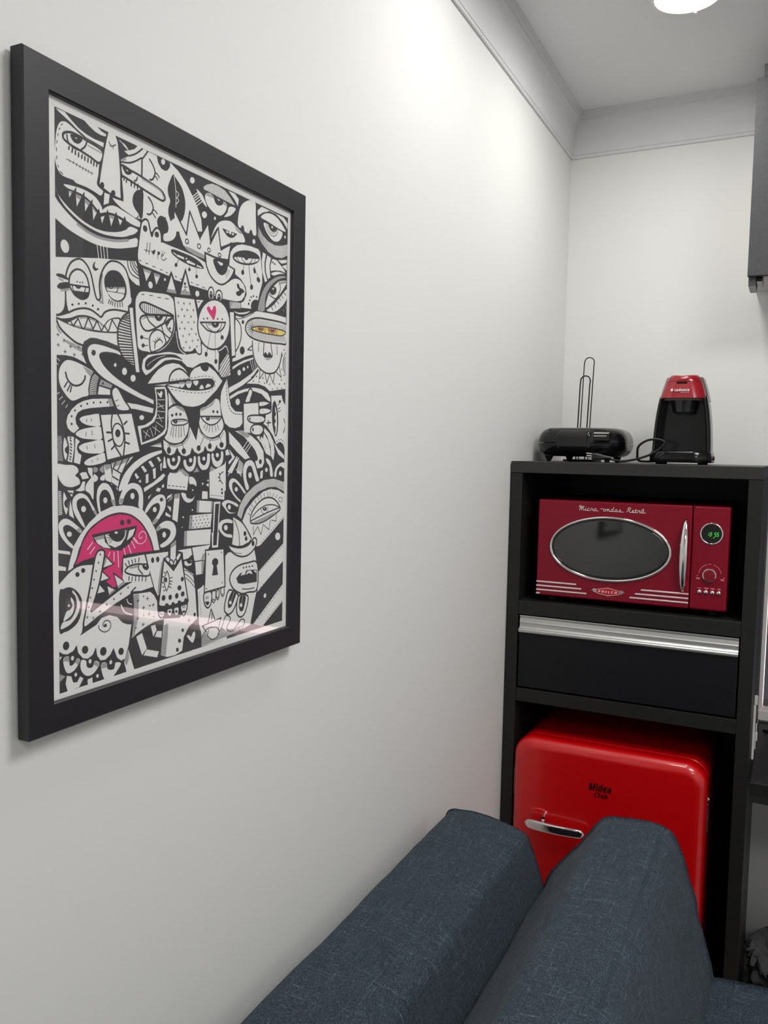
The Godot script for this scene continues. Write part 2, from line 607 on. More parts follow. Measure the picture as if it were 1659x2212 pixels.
# ---------------------------------------------------------------- tall black cabinet
func build_cabinet() -> void:
	var zf := -2.10
	var zb := -2.612
	var t := thing("tall_cabinet", "tall black cabinet with open niches for microwave and mini fridge and one drawer between", "cabinet", Vector3(0.304, FLOOR_Y, -2.36))
	var st := mb()
	box(st, Vector3(0.004, FLOOR_Y, zb), Vector3(0.034, 1.352, zf), 0.0012)
	part("side_panel", st, "black_laminate", t)
	st = mb()
	box(st, Vector3(0.574, FLOOR_Y, zb), Vector3(0.605, 1.352, zf), 0.0012)
	part("side_panel", st, "black_laminate", t)
	st = mb()
	box(st, Vector3(0.003, 1.353, zb), Vector3(0.605, 1.383, zf + 0.0005), 0.0012)
	part("top_panel", st, "black_edge", t)
	st = mb()
	box(st, Vector3(0.0345, 0.982, zb + 0.01), Vector3(0.5735, 1.018, zf), 0.0012)
	part("shelf", st, "black_laminate", t)
	st = mb()
	box(st, Vector3(0.0345, 0.750, zb + 0.01), Vector3(0.5735, 0.785, zf), 0.0012)
	part("shelf", st, "black_laminate", t)
	st = mb()
	box(st, Vector3(0.0345, -0.075, zb + 0.01), Vector3(0.5735, -0.045, zf), 0.0012)
	part("bottom_panel", st, "black_laminate", t)
	st = mb()
	box(st, Vector3(0.0345, FLOOR_Y, zf - 0.04), Vector3(0.5735, -0.0755, zf - 0.02), 0.0012)
	part("plinth", st, "black_laminate", t)
	st = mb()
	box(st, Vector3(0.0345, -0.045, zb), Vector3(0.5735, 1.352, zb + 0.0095), 0.0005)
	part("back_panel", st, "bay_inside", t)
	# drawer with a long aluminium pull along its top edge
	var dr := Node3D.new()
	dr.name = "drawer"
	t.add_child(dr)
	st = mb()
	box(st, Vector3(0.0385, 0.790, zf - 0.018), Vector3(0.5705, 0.941, zf + 0.0005), 0.0015)
	part("drawer_front", st, "drawer_front", dr)
	st = mb()
	var prof := v2([0.0, 0.936, 0.0065, 0.936, 0.0075, 0.939, 0.0075, 0.9425, 0.0055, 0.9445, 0.0015, 0.946, -0.004, 0.951, -0.004, 0.958, -0.0015, 0.9605, -0.003, 0.963, -0.0055, 0.972, -0.002, 0.9765, -0.002, 0.979, -0.014, 0.979, -0.014, 0.936])
	for i in prof.size():
		var a := prof[i]
		var b := prof[(i + 1) % prof.size()]
		var d := (b - a).normalized()
		quad(st, Vector3(0.0385, a.y, zf + a.x), Vector3(0.0385, b.y, zf + b.x), Vector3(0.5705, b.y, zf + b.x), Vector3(0.5705, a.y, zf + a.x), Vector3(0, -d.x, d.y))
	var idx := Geometry2D.triangulate_polygon(prof)
	for i in range(0, idx.size(), 3):
		for e in [[0.0385, Vector3.LEFT], [0.5705, Vector3.RIGHT]]:
			var q := []
			for k in 3:
				q.append(Vector3(e[0], prof[idx[i + k]].y, zf + prof[idx[i + k]].x))
			tri(st, q[0], q[1], q[2], e[1], e[1], e[1])
	var h := part("handle", st, "aluminium", dr)
	h.set_meta("label", "long brushed aluminium drawer pull")
	st = mb()
	box(st, Vector3(0.06, 0.80, zb + 0.05), Vector3(0.55, 0.93, zf - 0.0185), 0.001)
	part("drawer_box", st, "bay_inside", dr)


func build_desk() -> void:
	var t := thing("desk", "black desk built against the right side of the tall black cabinet, under the window", "desk", Vector3(1.4, FLOOR_Y, -2.36))
	var st := mb()
	box(st, Vector3(0.610, 0.612, -2.614), Vector3(2.30, 0.641, -2.10), 0.0015)
	part("desk_top", st, "black_laminate", t)
	st = mb()
	box(st, Vector3(0.610, 0.592, -2.125), Vector3(2.30, 0.6118, -2.102), 0.001)
	part("apron", st, "black_edge", t)
	for x in [1.45, 2.28]:
		st = mb()
		box(st, Vector3(x, FLOOR_Y, -2.60), Vector3(x + 0.03, 0.6118, -2.13), 0.001)
		part("leg_panel", st, "black_laminate", t)
	# unseen drawer block under the desk, placed to darken the frame's reflection
	for j in 3:
		st = mb()
		box(st, Vector3(1.485, -0.06 + 0.218 * j, -2.17), Vector3(2.275, 0.152 + 0.218 * j, -2.15), 0.0015)
		part("drawer_front", st, "drawer_front", t)
	st = mb()
	box(st, Vector3(1.481, FLOOR_Y, -2.60), Vector3(2.279, 0.6115, -2.171), 0.001)
	part("unseen_drawer_unit", st, "black_laminate", t)
	# a cable lying along the back of the desk
	var c := smooth3([Vector3(0.625, 0.6445, -2.52), Vector3(0.70, 0.6445, -2.50), Vector3(0.85, 0.6445, -2.53), Vector3(1.1, 0.6445, -2.50)])
	st = mb()
	O = Vector3(0.85, 0.641, -2.52)
	tube(st, c, 0.0035, 8)
	var o := part("desk_cable", st, "cord_black", self)
	o.position = O
	tag(o, "thin black cable lying along the back of the black desk", "cable")


func build_upper_cabinet() -> void:
	var t := thing("wall_cabinet", "dark grey textured wall cabinet hung high at the right above the window", "cabinet", Vector3(1.2, 1.857, -2.46))
	var st := mb()
	box(st, Vector3(0.537, 1.857, -2.318), Vector3(1.14, 2.337, -2.300), 0.0012)
	part("door", st, "grey_linen_board", t)
	st = mb()
	box(st, Vector3(1.143, 1.857, -2.318), Vector3(1.75, 2.337, -2.300), 0.0012)
	part("door", st, "grey_linen_board", t)
	st = mb()
	box(st, Vector3(0.543, 1.874, -2.612), Vector3(1.745, 2.336, -2.319), 0.001)
	part("carcass", st, "melamine_white", t)
	st = mb()
	box(st, Vector3(0.552, 2.3365, -2.60), Vector3(1.74, 2.370, -2.319), 0.001)
	box(st, Vector3(0.552, 2.338, -2.3185), Vector3(1.74, 2.370, -2.3035), 0.001)
	part("cornice", st, "grey_linen_board", t)
	st = mb()
	box(st, Vector3(0.539, 1.836, -2.42), Vector3(0.556, 1.8738, -2.319), 0.001)
	part("bracket", st, "grey_plastic", t)
	st = mb()
	box(st, Vector3(0.5565, 1.846, -2.40), Vector3(0.572, 1.8738, -2.3195), 0.001)
	part("dark_box", st, "black_plastic", t)  # small black box beside the bracket


# ---------------------------------------------------------------- sofa
# an upholstered bar along z: outline in x-y, rounded at its far end, gently uneven
func bar(st: SurfaceTool, outline: PackedVector2Array, z0: float, z1: float, r: float, lump: float, sd: int) -> void:
	var nz := FastNoiseLite.new()
	nz.seed = sd
	nz.frequency = 3.2
	var p := smooth2(outline, 7)
	var n := p.size()
	var arc := [0.0]
	for i in n:
		arc.append(arc[i] + p[i].distance_to(p[(i + 1) % n]))
	var nor := []
	for i in n:
		var d := (p[(i + 1) % n] - p[(i - 1 + n) % n]).normalized()
		nor.append(Vector2(d.y, -d.x))
	var zs := []
	var ins := []
	var steps := 8
	for i in steps + 1:
		var a := PI / 2.0 * i / steps
		zs.append(z0 + r * (1.0 - sin(a)))
		ins.append(r * (1.0 - cos(a)))
	zs.reverse()
	ins.reverse()
	# from the far end: inset largest at z0
	var rows_z := []
	var rows_in := []
	for i in steps + 1:
		var a := PI / 2.0 * i / steps
		rows_z.append(z0 + r * (1.0 - cos(a)))
		rows_in.append(r * (1.0 - sin(a)))
	var m := 56
	for i in range(1, m + 1):
		rows_z.append(lerpf(z0 + r, z1, float(i) / m))
		rows_in.append(0.0)
	var ps := []
	var uv := []
	for k in rows_z.size():
		var row := []
		var urow := []
		for i in n + 1:
			var q := p[i % n]
			var o := lump * nz.get_noise_3d(q.x * 2.0, q.y * 2.0, rows_z[k] * 1.4) + lump * 0.5 * nz.get_noise_3d(q.x * 6.0 + 9.0, q.y * 6.0, rows_z[k] * 5.0)
			var w: Vector2 = q + nor[i % n] * (o - rows_in[k])
			row.append(Vector3(w.x, w.y, rows_z[k]))
			urow.append(Vector2(arc[i], rows_z[k] - rows_in[k]))
		ps.append(row)
		uv.append(urow)
	var ns := []
	for k in ps.size():
		var nrow := []
		for i in n + 1:
			var j := i % n
			var du: Vector3 = ps[k][(j + 1) % n] - ps[k][(j - 1 + n) % n]
			var dv: Vector3 = ps[mini(k + 1, ps.size() - 1)][j] - ps[maxi(k - 1, 0)][j]
			var nn := du.cross(dv).normalized()
			var out := Vector3(nor[j].x, nor[j].y, 0)
			if nn.dot(out) < 0.0:
				nn = -nn
			if k == 0:
				nn = (nn + Vector3(0, 0, -1.5)).normalized()
			nrow.append(nn)
		ns.append(nrow)
	grid(st, ps, ns, uv)
	for e in [0, ps.size() - 1]:
		var flat := PackedVector2Array()
		for i in n:
			flat.append(Vector2(ps[e][i].x, ps[e][i].y))
		var idx := Geometry2D.triangulate_polygon(flat)
		var nn := Vector3(0, 0, -1 if e == 0 else 1)
		for i in range(0, idx.size(), 3):
			tri(st, ps[e][idx[i]], ps[e][idx[i + 1]], ps[e][idx[i + 2]], nn, nn, nn, flat[idx[i]], flat[idx[i + 1]], flat[idx[i + 2]])


func build_sofa() -> void:
	var t := thing("sofa", "blue grey linen sofa standing along the white wall, seen from behind its back", "sofa", Vector3(0.5, FLOOR_Y, -0.6))
	var st := mb()
	bar(st, v2([0.050, 0.10, 0.046, 0.35, 0.042, 0.57, 0.043, 0.622, 0.046, 0.638, 0.056, 0.645, 0.075, 0.647, 0.13, 0.647, 0.185, 0.638, 0.206, 0.633, 0.217, 0.626, 0.224, 0.612, 0.243, 0.56, 0.262, 0.48, 0.268, 0.30, 0.268, 0.10, 0.16, 0.09]), -1.606, 0.40, 0.0035, 0.003, 3)
	part("backrest", st, "sofa_linen", t)
	st = mb()
	bar(st, v2([0.272, 0.40, 0.256, 0.47, 0.262, 0.540, 0.300, 0.596, 0.345, 0.660, 0.362, 0.684, 0.376, 0.695, 0.395, 0.699, 0.45, 0.703, 0.480, 0.698, 0.500, 0.682, 0.512, 0.655, 0.530, 0.60, 0.552, 0.52, 0.572, 0.44, 0.560, 0.41, 0.42, 0.395]), -1.612, 0.40, 0.005, 0.005, 8)
	var cu := part("back_cushion", st, "sofa_linen", t)
	# sewn seam along the front of the cushion's top
	st = mb()
	var line := []
	for i in 60:
		var z := -1.585 + 1.9 * i / 59.0
		line.append(Vector3(0.4805 + 0.0006 * sin(i * 1.7), 0.6975 + 0.0012 * sin(i * 0.9), z))
	tube(st, line, 0.0013, 6)
	part("seam", st, "sofa_linen", cu)
	st = mb()
	bar(st, v2([0.30, 0.30, 0.275, 0.33, 0.275, 0.375, 0.31, 0.392, 0.45, 0.408, 0.65, 0.430, 0.85, 0.434, 0.985, 0.432, 1.01, 0.41, 1.015, 0.33, 1.0, 0.29, 0.6, 0.285]), -1.612, 0.40, 0.012, 0.003, 15)
	part("seat", st, "sofa_linen", t)
	st = mb()
	bar(st, v2([0.28, 0.06, 0.275, 0.17, 0.28, 0.278, 0.40, 0.283, 0.95, 0.283, 0.99, 0.27, 0.99, 0.10, 0.98, 0.06, 0.6, 0.05]), -1.60, 0.39, 0.01, 0.001, 19)
	part("base", st, "sofa_linen", t)
	for p in [Vector2(0.11, -1.52), Vector2(0.93, -1.52), Vector2(0.11, 0.30), Vector2(0.93, 0.30)]:
		st = mb()
		lathe(st, Vector3(p.x, FLOOR_Y, p.y), Vector3.UP, [Vector2(0.0, 0.0), Vector2(0.018, 0.0), Vector2(0.024, 0.2), Vector2(0.0, 0.2)], 20)
		part("leg", st, "black_plastic", t)


func build_print() -> void:
	var y0 := 1.1130
	var y1 := 1.7645
	var z0 := -0.555
	var z1 := -1.0448
	var w := 0.0305
	var t := thing("framed_print", "large black framed doodle art print of monochrome faces hanging on the white wall", "picture", Vector3(0.010, y0, (z0 + z1) / 2.0))
	# four mitred mouldings with a small bevel along both edges
	var ring_at := func(d: float) -> Array: return [Vector2(z0 - d, y0 + d), Vector2(z0 - d, y1 - d), Vector2(z1 + d, y1 - d), Vector2(z1 + d, y0 + d)]
	var bev := 0.0012
	var outline := [[0.0, 0.004], [0.0, 0.020 - bev], [bev, 0.020], [w - bev, 0.020], [w, 0.020 - bev], [w, 0.004], [0.0, 0.004]]
	for k in 4:
		var st := mb()
		var mid: Vector2 = (ring_at.call(w / 2.0)[k] + ring_at.call(w / 2.0)[(k + 1) % 4]) / 2.0
		for e in outline.size() - 1:
			var p: Array = ring_at.call(outline[e][0])
			var q: Array = ring_at.call(outline[e + 1][0])
			var a := Vector3(outline[e][1], p[k].y, p[k].x)
			var b := Vector3(outline[e][1], p[(k + 1) % 4].y, p[(k + 1) % 4].x)
			var c := Vector3(outline[e + 1][1], q[(k + 1) % 4].y, q[(k + 1) % 4].x)
			var d := Vector3(outline[e + 1][1], q[k].y, q[k].x)
			var n := (b - a).cross(c - a).normalized()
			if n.dot((a + c) / 2.0 - Vector3(0.012, mid.y, mid.x)) < 0.0:
				n = -n
			quad(st, a, b, c, d, n)
		part("moulding", st, "frame_black", t)
	var st := mb()
	box(st, Vector3(0.005, y0 + 0.012, z1 + 0.012), Vector3(0.0118, y1 - 0.012, z0 - 0.012), 0.0005, 1)
	part("backing_board", st, "frame_back", t)
	# the sheet: printed area 408 x 570 mm with a 15 mm margin
	st = mb()
	var pz0 := -0.596 + 0.015
	var pz1 := -1.004 - 0.015
	var py0 := 1.152 - 0.015
	var py1 := 1.722 + 0.015
	var px := 0.0135
	var n := Vector3.RIGHT
	tri(st, Vector3(px, py1, pz0), Vector3(px, py1, pz1), Vector3(px, py0, pz1), n, n, n, Vector2(0, 0), Vector2(1, 0), Vector2(1, 1))
	tri(st, Vector3(px, py1, pz0), Vector3(px, py0, pz1), Vector3(px, py0, pz0), n, n, n, Vector2(0, 0), Vector2(1, 1), Vector2(0, 1))
	box(st, Vector3(0.0119, py0, pz1), Vector3(0.0134, py1, pz0), 0.0002, 1)
	var paper := mat("print_paper", Color(1, 1, 1), 0.7)
	paper.albedo_texture = ImageTexture.create_from_image(draw_print())
	part("print", st, "print_paper", t)
	st = mb()
	quad(st, Vector3(0.0155, y0 + 0.024, z0 - 0.024), Vector3(0.0155, y1 - 0.024, z0 - 0.024), Vector3(0.0155, y1 - 0.024, z1 + 0.024), Vector3(0.0155, y0 + 0.024, z1 + 0.024), Vector3.RIGHT)
	part("glass", st, "picture_glass", t)


# ---------------------------------------------------------------- lofted shapes
# rounded rectangle in two axes: n points per corner
func rr(hw: float, hh: float, r: float, k := 6) -> PackedVector2Array:
	var out := PackedVector2Array()
	r = minf(r, minf(hw, hh))
	for q in 4:
		var s := Vector2(1.0 if q == 0 or q == 3 else -1.0, 1.0 if q < 2 else -1.0)
		for j in k + 1:
			var a := PI / 2.0 * (q + float(j) / k)
			out.append(Vector2(s.x * (hw - r), s.y * (hh - r)) + Vector2(cos(a), sin(a)) * r)
	return out


# rows of closed loops skinned into one surface; caps close the ends
func loft(st: SurfaceTool, rows: Array, cap0 := true, cap1 := true) -> void:
	var m := rows.size()
	var n: int = rows[0].size()
	var mid := Vector3.ZERO
	for r in rows:
		for p in r:
			mid += p
	mid /= m * n
	var ps := []
	var ns := []
	var flip := 0.0
	for k in m:
		var prow := []
		var nrow := []
		for i in n + 1:
			var j := i % n
			var du: Vector3 = rows[k][(j + 1) % n] - rows[k][(j - 1 + n) % n]
			var dv: Vector3 = rows[mini(k + 1, m - 1)][j] - rows[maxi(k - 1, 0)][j]
			var nn := du.cross(dv).normalized()
			flip += nn.dot(rows[k][j] - mid) if i < n else 0.0
			prow.append(rows[k][j])
			nrow.append(nn)
		ps.append(prow)
		ns.append(nrow)
	if flip < 0.0:
		for k in m:
			for i in n + 1:
				ns[k][i] = -ns[k][i]
	grid(st, ps, ns)
	for e in [[0, cap0], [m - 1, cap1]]:
		if not e[1]:
			continue
		var row: Array = rows[e[0]]
		var other: Array = rows[1] if e[0] == 0 else rows[m - 2]
		var c := Vector3.ZERO
		var oc := Vector3.ZERO
		for i in n:
			c += row[i] / n
			oc += other[i] / n
		var x := (row[0] - c as Vector3).normalized()
		var nn := Vector3.ZERO
		for i in n:
			nn += (row[i] - c as Vector3).cross(row[(i + 1) % n] - c)
		nn = nn.normalized()
		var y := nn.cross(x)
		if nn.dot(c - oc) < 0.0:
			nn = -nn
		var flat := PackedVector2Array()
		for i in n:
			flat.append(Vector2((row[i] - c as Vector3).dot(x), (row[i] - c as Vector3).dot(y)))
		var idx := Geometry2D.triangulate_polygon(flat)
		for i in range(0, idx.size(), 3):
			tri(st, row[idx[i]], row[idx[i + 1]], row[idx[i + 2]], nn, nn, nn)


# rounded slab facing +z: corner radius r in the face, edge radius e at the front and back
func slab(st: SurfaceTool, lo: Vector3, hi: Vector3, r: float, e: float, eb := -1.0, k := 6) -> void:
	if eb < 0.0:
		eb = e
	var c := (lo + hi) / 2.0
	var hw := (hi.x - lo.x) / 2.0
	var hh := (hi.y - lo.y) / 2.0
	var rows := []
	for i in k + 1:
		var a := PI / 2.0 * i / k
		rows.append([lo.z + eb * (1.0 - sin(a)), eb * (1.0 - cos(a))])
	rows.reverse()
	var ordered := []
	for i in k + 1:
		var a := PI / 2.0 * i / k
		ordered.append([lo.z + eb * (1.0 - sin(a)), eb * (1.0 - cos(a))])
	ordered.sort_custom(func(p, q): return p[0] < q[0])
	for i in k + 1:
		var a := PI / 2.0 * i / k
		ordered.append([hi.z - e * (1.0 - sin(a)), e * (1.0 - cos(a))])
	var front := ordered.slice(k + 1)
	front.sort_custom(func(p, q): return p[0] < q[0])
	var list := ordered.slice(0, k + 1) + front
	var loops := []
	for q in list:
		var row := []
		for p in rr(hw - q[1], hh - q[1], maxf(r - q[1], 0.0005), 8):
			row.append(Vector3(c.x + p.x, c.y + p.y, q[0]))
		loops.append(row)
	loft(st, loops)


func ring(st: SurfaceTool, c: Vector3, a: float, b: float, r: float, n := 64, flat := 1.0) -> void:
	var path := []
	for i in n:
		var t := TAU * i / n
		path.append(c + Vector3(a * cos(t), b * sin(t), 0))
	tube(st, path, r, 10, true)


func oval(a: float, b: float, c: Vector2, n := 64) -> PackedVector2Array:
	var out := PackedVector2Array()
	for i in n:
		out.append(c + Vector2(a * cos(TAU * i / n), b * sin(TAU * i / n)))
	return out


# lettering stretched to fill the box lo..hi on a plane facing +z
func fit_text(text: String, lo: Vector2, hi: Vector2, z: float, m: String, parent: Node3D, font_name := "Droid Sans", bold := false, slant := 0.0, called := "lettering", depth := 0.0006) -> MeshInstance3D:
	var o := lettering(text, 0.01, m, Vector3.ZERO, parent, font_name, bold, depth, called)
	var bb: AABB = o.mesh.get_aabb()
	var s := Vector3((hi.x - lo.x) / maxf(bb.size.x, 1e-6), (hi.y - lo.y) / maxf(bb.size.y, 1e-6), 1.0)
	o.basis = Basis(Vector3(s.x, 0, 0), Vector3(slant * s.y, s.y, 0), Vector3(0, 0, 1))
	var mid := bb.get_center()
	o.position = Vector3((lo.x + hi.x) / 2.0, (lo.y + hi.y) / 2.0, z) - O - o.basis * mid
	return o


# ---------------------------------------------------------------- red fridge
func build_fridge() -> void:
	var t := thing("mini_fridge", "glossy red retro mini fridge in the lower niche of the tall black cabinet", "fridge", Vector3(0.28, -0.045, -2.3))
	var st := mb()
	slab(st, Vector3(0.042, -0.020, -2.56), Vector3(0.5185, 0.664, -2.128), 0.048, 0.006)
	part("body", st, "fridge_red", t)
	st = mb()
	slab(st, Vector3(0.052, -0.010, -2.1279), Vector3(0.508, 0.654, -2.1241), 0.04, 0.0003)
	part("gasket", st, "rubber", t)
	st = mb()
	slab(st, Vector3(0.0405, -0.018, -2.124), Vector3(0.5195, 0.666, -2.070), 0.052, 0.027, 0.005, 8)
	var door := part("door", st, "fridge_red", t)
	# chrome pull: a gently bowed flat bar on one short post
	st = mb()
	var rows := []
	for i in 29:
		var u := i / 28.0
		var x := lerpf(0.0865, 0.2395, u)
		var fat := sqrt(maxf(0.0, 1.0 - pow(absf(2.0 * u - 1.0), 16.0 if u > 0.5 else 9.0)))
		var row := []
		for s in 24:
			var a := TAU * s / 24
			row.append(Vector3(x, 0.4505 + (0.0135 - 0.002 * u) * maxf(fat, 0.12) * signf(sin(a)) * pow(absf(sin(a)), 0.75), -2.046 + 0.007 * sin(PI * u) + 0.0065 * maxf(fat, 0.12) * signf(cos(a)) * pow(absf(cos(a)), 0.75)))
		rows.append(row)
	loft(st, rows)
	var h := part("handle", st, "chrome", door)
	h.set_meta("label", "chrome bow handle")
	st = mb()
	slab(st, Vector3(0.094, 0.452, -2.0712), Vector3(0.137, 0.4845, -2.0672), 0.012, 0.003, 0.0005)
	part("handle_plate", st, "fridge_red", door)
	st = mb()
	rows = []
	for e in [[-2.0705, 0.0048, 0.0135], [-2.060, 0.0040, 0.010], [-2.048, 0.0036, 0.007]]:
		var row := []
		for p in rr(e[1], e[2], 0.004, 5):
			row.append(Vector3(0.1335 + p.x, 0.4675 + p.y, e[0]))
		rows.append(row)
	loft(st, rows)
	part("handle_post", st, "chrome", door)
	fit_text("Midea", Vector2(0.2435, 0.5600), Vector2(0.2975, 0.5800), -2.0697, "badge_dark", door, "Droid Sans", true, 0.12, "lettering", 0.0016)
	fit_text("Club", Vector2(0.256, 0.5435), Vector2(0.289, 0.5565), -2.0697, "badge_dark", door, "Droid Serif", true, 0.15, "lettering", 0.0012)
	for s in [0.0398, 0.5202]:                     # hinge strap on each flank of the door
		st = mb()
		box(st, Vector3(s - 0.0018, 0.498, -2.116), Vector3(s + 0.0018, 0.569, -2.098), 0.0008)
		box(st, Vector3(s - 0.0028, 0.530, -2.110), Vector3(s + 0.0028, 0.537, -2.104), 0.001)
		part("latch_strap", st, "steel", door)
	st = mb()
	lathe(st, Vector3(0.5188, 0.5785, -2.108), Vector3.RIGHT, [Vector2(0.006, 0.0), Vector2(0.006, 0.002), Vector2(0.004, 0.0045), Vector2(0.0, 0.005)], 20)
	part("hinge_pin", st, "chrome", door)
	for p in [Vector2(0.08, -2.16), Vector2(0.48, -2.16), Vector2(0.08, -2.5), Vector2(0.48, -2.5)]:
		st = mb()
		lathe(st, Vector3(p.x, -0.0449, p.y), Vector3.UP, [Vector2(0.0, 0.0), Vector2(0.016, 0.0), Vector2(0.014, 0.0249), Vector2(0.0, 0.0249)], 18)
		part("foot", st, "rubber", t)


# ---------------------------------------------------------------- red microwave
func build_microwave() -> void:
	var t := thing("microwave_oven", "dark red retro microwave with oval chrome ringed window in the cabinet's upper niche", "microwave", Vector3(0.306, 1.018, -2.3))
	var zf := -2.12
	var st := mb()
	slab(st, Vector3(0.0765, 1.036, -2.50), Vector3(0.5355, 1.284, zf - 0.0265), 0.006, 0.003)
	part("body", st, "microwave_body", t)
	st = mb()
	slab(st, Vector3(0.074, 1.0345, zf - 0.026), Vector3(0.4528, 1.2855, zf), 0.004, 0.004)
	var door := part("door", st, "microwave_red", t)
	st = mb()
	slab(st, Vector3(0.4542, 1.0345, zf - 0.026), Vector3(0.5385, 1.2855, zf), 0.005, 0.005)
	var pan := part("control_panel", st, "microwave_red", t)
	# oval window with a chrome ring
	var c := Vector2(0.2585, 1.1664)
	st = mb()
	prism(st, oval(0.148, 0.080, c), zf + 0.0002, zf + 0.0012)
	part("window_surround", st, "dark_ring", door)
	st = mb()
	var rows := []
	for e in [[0.1415, 0.0725, 0.0012], [0.1412, 0.0722, 0.0021], [0.139, 0.0705, 0.0026], [0.09, 0.046, 0.0031], [0.04, 0.02, 0.0033]]:
		var row := []
		for p in oval(e[0], e[1], c, 56):
			row.append(Vector3(p.x, p.y, zf + e[2]))
		rows.append(row)
	loft(st, rows)
	part("window", st, "dark_glass", door)
	st = mb()
	ring(st, Vector3(c.x, c.y, zf + 0.0022), 0.1478, 0.0795, 0.0037, 96)
	part("window_ring", st, "chrome", door)
	# bowed upright handle
	st = mb()
	rows = []
	for i in 33:
		var u := i / 32.0
		var y := lerpf(1.0762, 1.2532, u)
		var fat := pow(sin(PI * clampf(u, 0.004, 0.996)), 0.46)
		var row := []
		for s in 20:
			var a := TAU * s / 20
			row.append(Vector3(0.4385 + 0.0092 * fat * cos(a) + 0.001 * u, y, zf + 0.004 + 0.022 * pow(sin(PI * u), 0.6) + 0.0055 * fat * sin(a)))
		rows.append(row)
	loft(st, rows)
	var h := part("handle", st, "chrome", door)
	h.set_meta("label", "upright chrome handle tapered at both ends")
	for y in [1.094, 1.236]:
		st = mb()
		lathe(st, Vector3(0.439, y, zf), Vector3(0, 0, 1), [Vector2(0.006, 0.0), Vector2(0.0055, 0.012), Vector2(0.003, 0.014), Vector2(0.0, 0.014)], 16)
		part("handle_post", st, "chrome", door)
	# speed lines along the bottom
	for e in [[0.0745, 0.1795, 1.0702], [0.0745, 0.1932, 1.0595], [0.0745, 0.2065, 1.0488], [0.0745, 0.085, 1.0392], [0.3401, 0.4525, 1.0708], [0.3262, 0.4525, 1.0598], [0.3134, 0.4525, 1.0492]]:
		st = mb()
		box(st, Vector3(e[0], e[2] - 0.0021, zf - 0.0005), Vector3(e[1], e[2] + 0.0021, zf + 0.0024), 0.0012)
		part("trim_strip", st, "chrome_bright", door)
	# maker's badge with three feathers each side
	st = mb()
	var hexa := v2([0.2304, 1.0632, 0.2597, 1.0690, 0.2892, 1.0632, 0.2892, 1.0537, 0.2597, 1.0478, 0.2304, 1.0537])
	prism(st, hexa, zf, zf + 0.0022)
	var bd := part("badge", st, "chrome", door)
	st = mb()
	var small := PackedVector2Array()
	for p in hexa:
		small.append(Vector2(0.2598, 1.0584) + (p - Vector2(0.2598, 1.0584)) * Vector2(0.957, 0.86))
	prism(st, small, zf + 0.0022, zf + 0.0025)
	part("badge_enamel", st, "badge_red", bd)
	fit_text("P H I L C O", Vector2(0.2372, 1.0557), Vector2(0.2830, 1.0611), zf + 0.0029, "white_print", bd, "Droid Sans", true)
	for s in [-1.0, 1.0]:
		for k in 3:
			st = mb()
			var x0: float = 0.2598 + s * 0.0300
			var x1: float = 0.2598 + s * [0.0375, 0.0405, 0.0365][k]
			box(st, Vector3(x0, 1.0618 - k * 0.0034, zf - 0.0003), Vector3(x1, 1.0642 - k * 0.0034, zf + 0.0016), 0.0008)
			part("badge_wing", st, "chrome", bd)
	script_lettering(door, zf)
	# clock
	st = mb()
	lathe(st, Vector3(0.4980, 1.2205, zf), Vector3(0, 0, 1), [Vector2(0.0232, 0.0), Vector2(0.0232, 0.0012), Vector2(0.0, 0.0012)], 48)
	var clock := part("clock_face", st, "display_black", pan)
	st = mb()
	ring(st, Vector3(0.4980, 1.2205, zf + 0.001), 0.0245, 0.0245, 0.0019, 56)
	part("clock_ring", st, "chrome", clock)
	st = mb()
	seven_segments(st, "13 55", Vector2(0.4876, 1.2147), Vector2(0.0252, 0.0090), zf + 0.0014)
	lathe(st, Vector3(0.5030, 1.2109, zf + 0.0011), Vector3(0, 0, 1), [Vector2(0.0011, 0.0), Vector2(0.0011, 0.0005), Vector2(0.0, 0.0005)], 12)
	part("clock_display", st, "led_green", clock)
	# dial
	st = mb()
	lathe(st, Vector3(0.4976, 1.1212, zf), Vector3(0, 0, 1), [Vector2(0.0166, 0.0), Vector2(0.0163, 0.006), Vector2(0.0155, 0.0085), Vector2(0.0135, 0.0088), Vector2(0.0135, 0.0075)], 48)
	var dial := part("dial", st, "chrome", pan)
	st = mb()
	lathe(st, Vector3(0.4976, 1.1212, zf + 0.0070), Vector3(0, 0, 1), [Vector2(0.0136, 0.0), Vector2(0.0134, 0.0012), Vector2(0.0, 0.0016)], 40)
	part("dial_cap", st, "knob_red", dial)
	st = mb()
	for arc in [[9.0, 74.0], [86.0, 100.0], [107.0, 174.0]]:
		var path := []
		for i in 17:
			var a: float = deg_to_rad(lerpf(arc[0], arc[1], i / 16.0))
			path.append(Vector3(0.4985 + 0.0252 * cos(a), 1.1215 + 0.0255 * sin(a), zf + 0.0001))
		tube(st, path, 0.00062, 6)
	part("dial_scale", st, "print_pink", pan)
	for e in [[0.4672, 0.4765, 1.1125, 0.0007], [0.468, 0.4765, 1.1102, 0.0007], [0.5222, 0.5308, 1.1125, 0.0007], [0.5232, 0.53, 1.1102, 0.0007], [0.469, 0.4715, 1.1182, 0.0008], [0.5287, 0.5307, 1.1165, 0.0012], [0.4720, 0.4800, 1.0880, 0.0006], [0.4862, 0.4965, 1.0893, 0.0006], [0.4880, 0.4960, 1.0875, 0.0006], [0.5010, 0.5105, 1.0893, 0.0006], [0.5020, 0.5105, 1.0875, 0.0006], [0.5165, 0.5235, 1.0893, 0.0006], [0.5175, 0.5240, 1.0875, 0.0006]]:
		st = mb()
		box(st, Vector3(e[0], e[2] - e[3], zf - 0.0002), Vector3(e[1], e[2] + e[3], zf + 0.0002), 0.0001, 1)
		part("legend", st, "print_pink", pan)
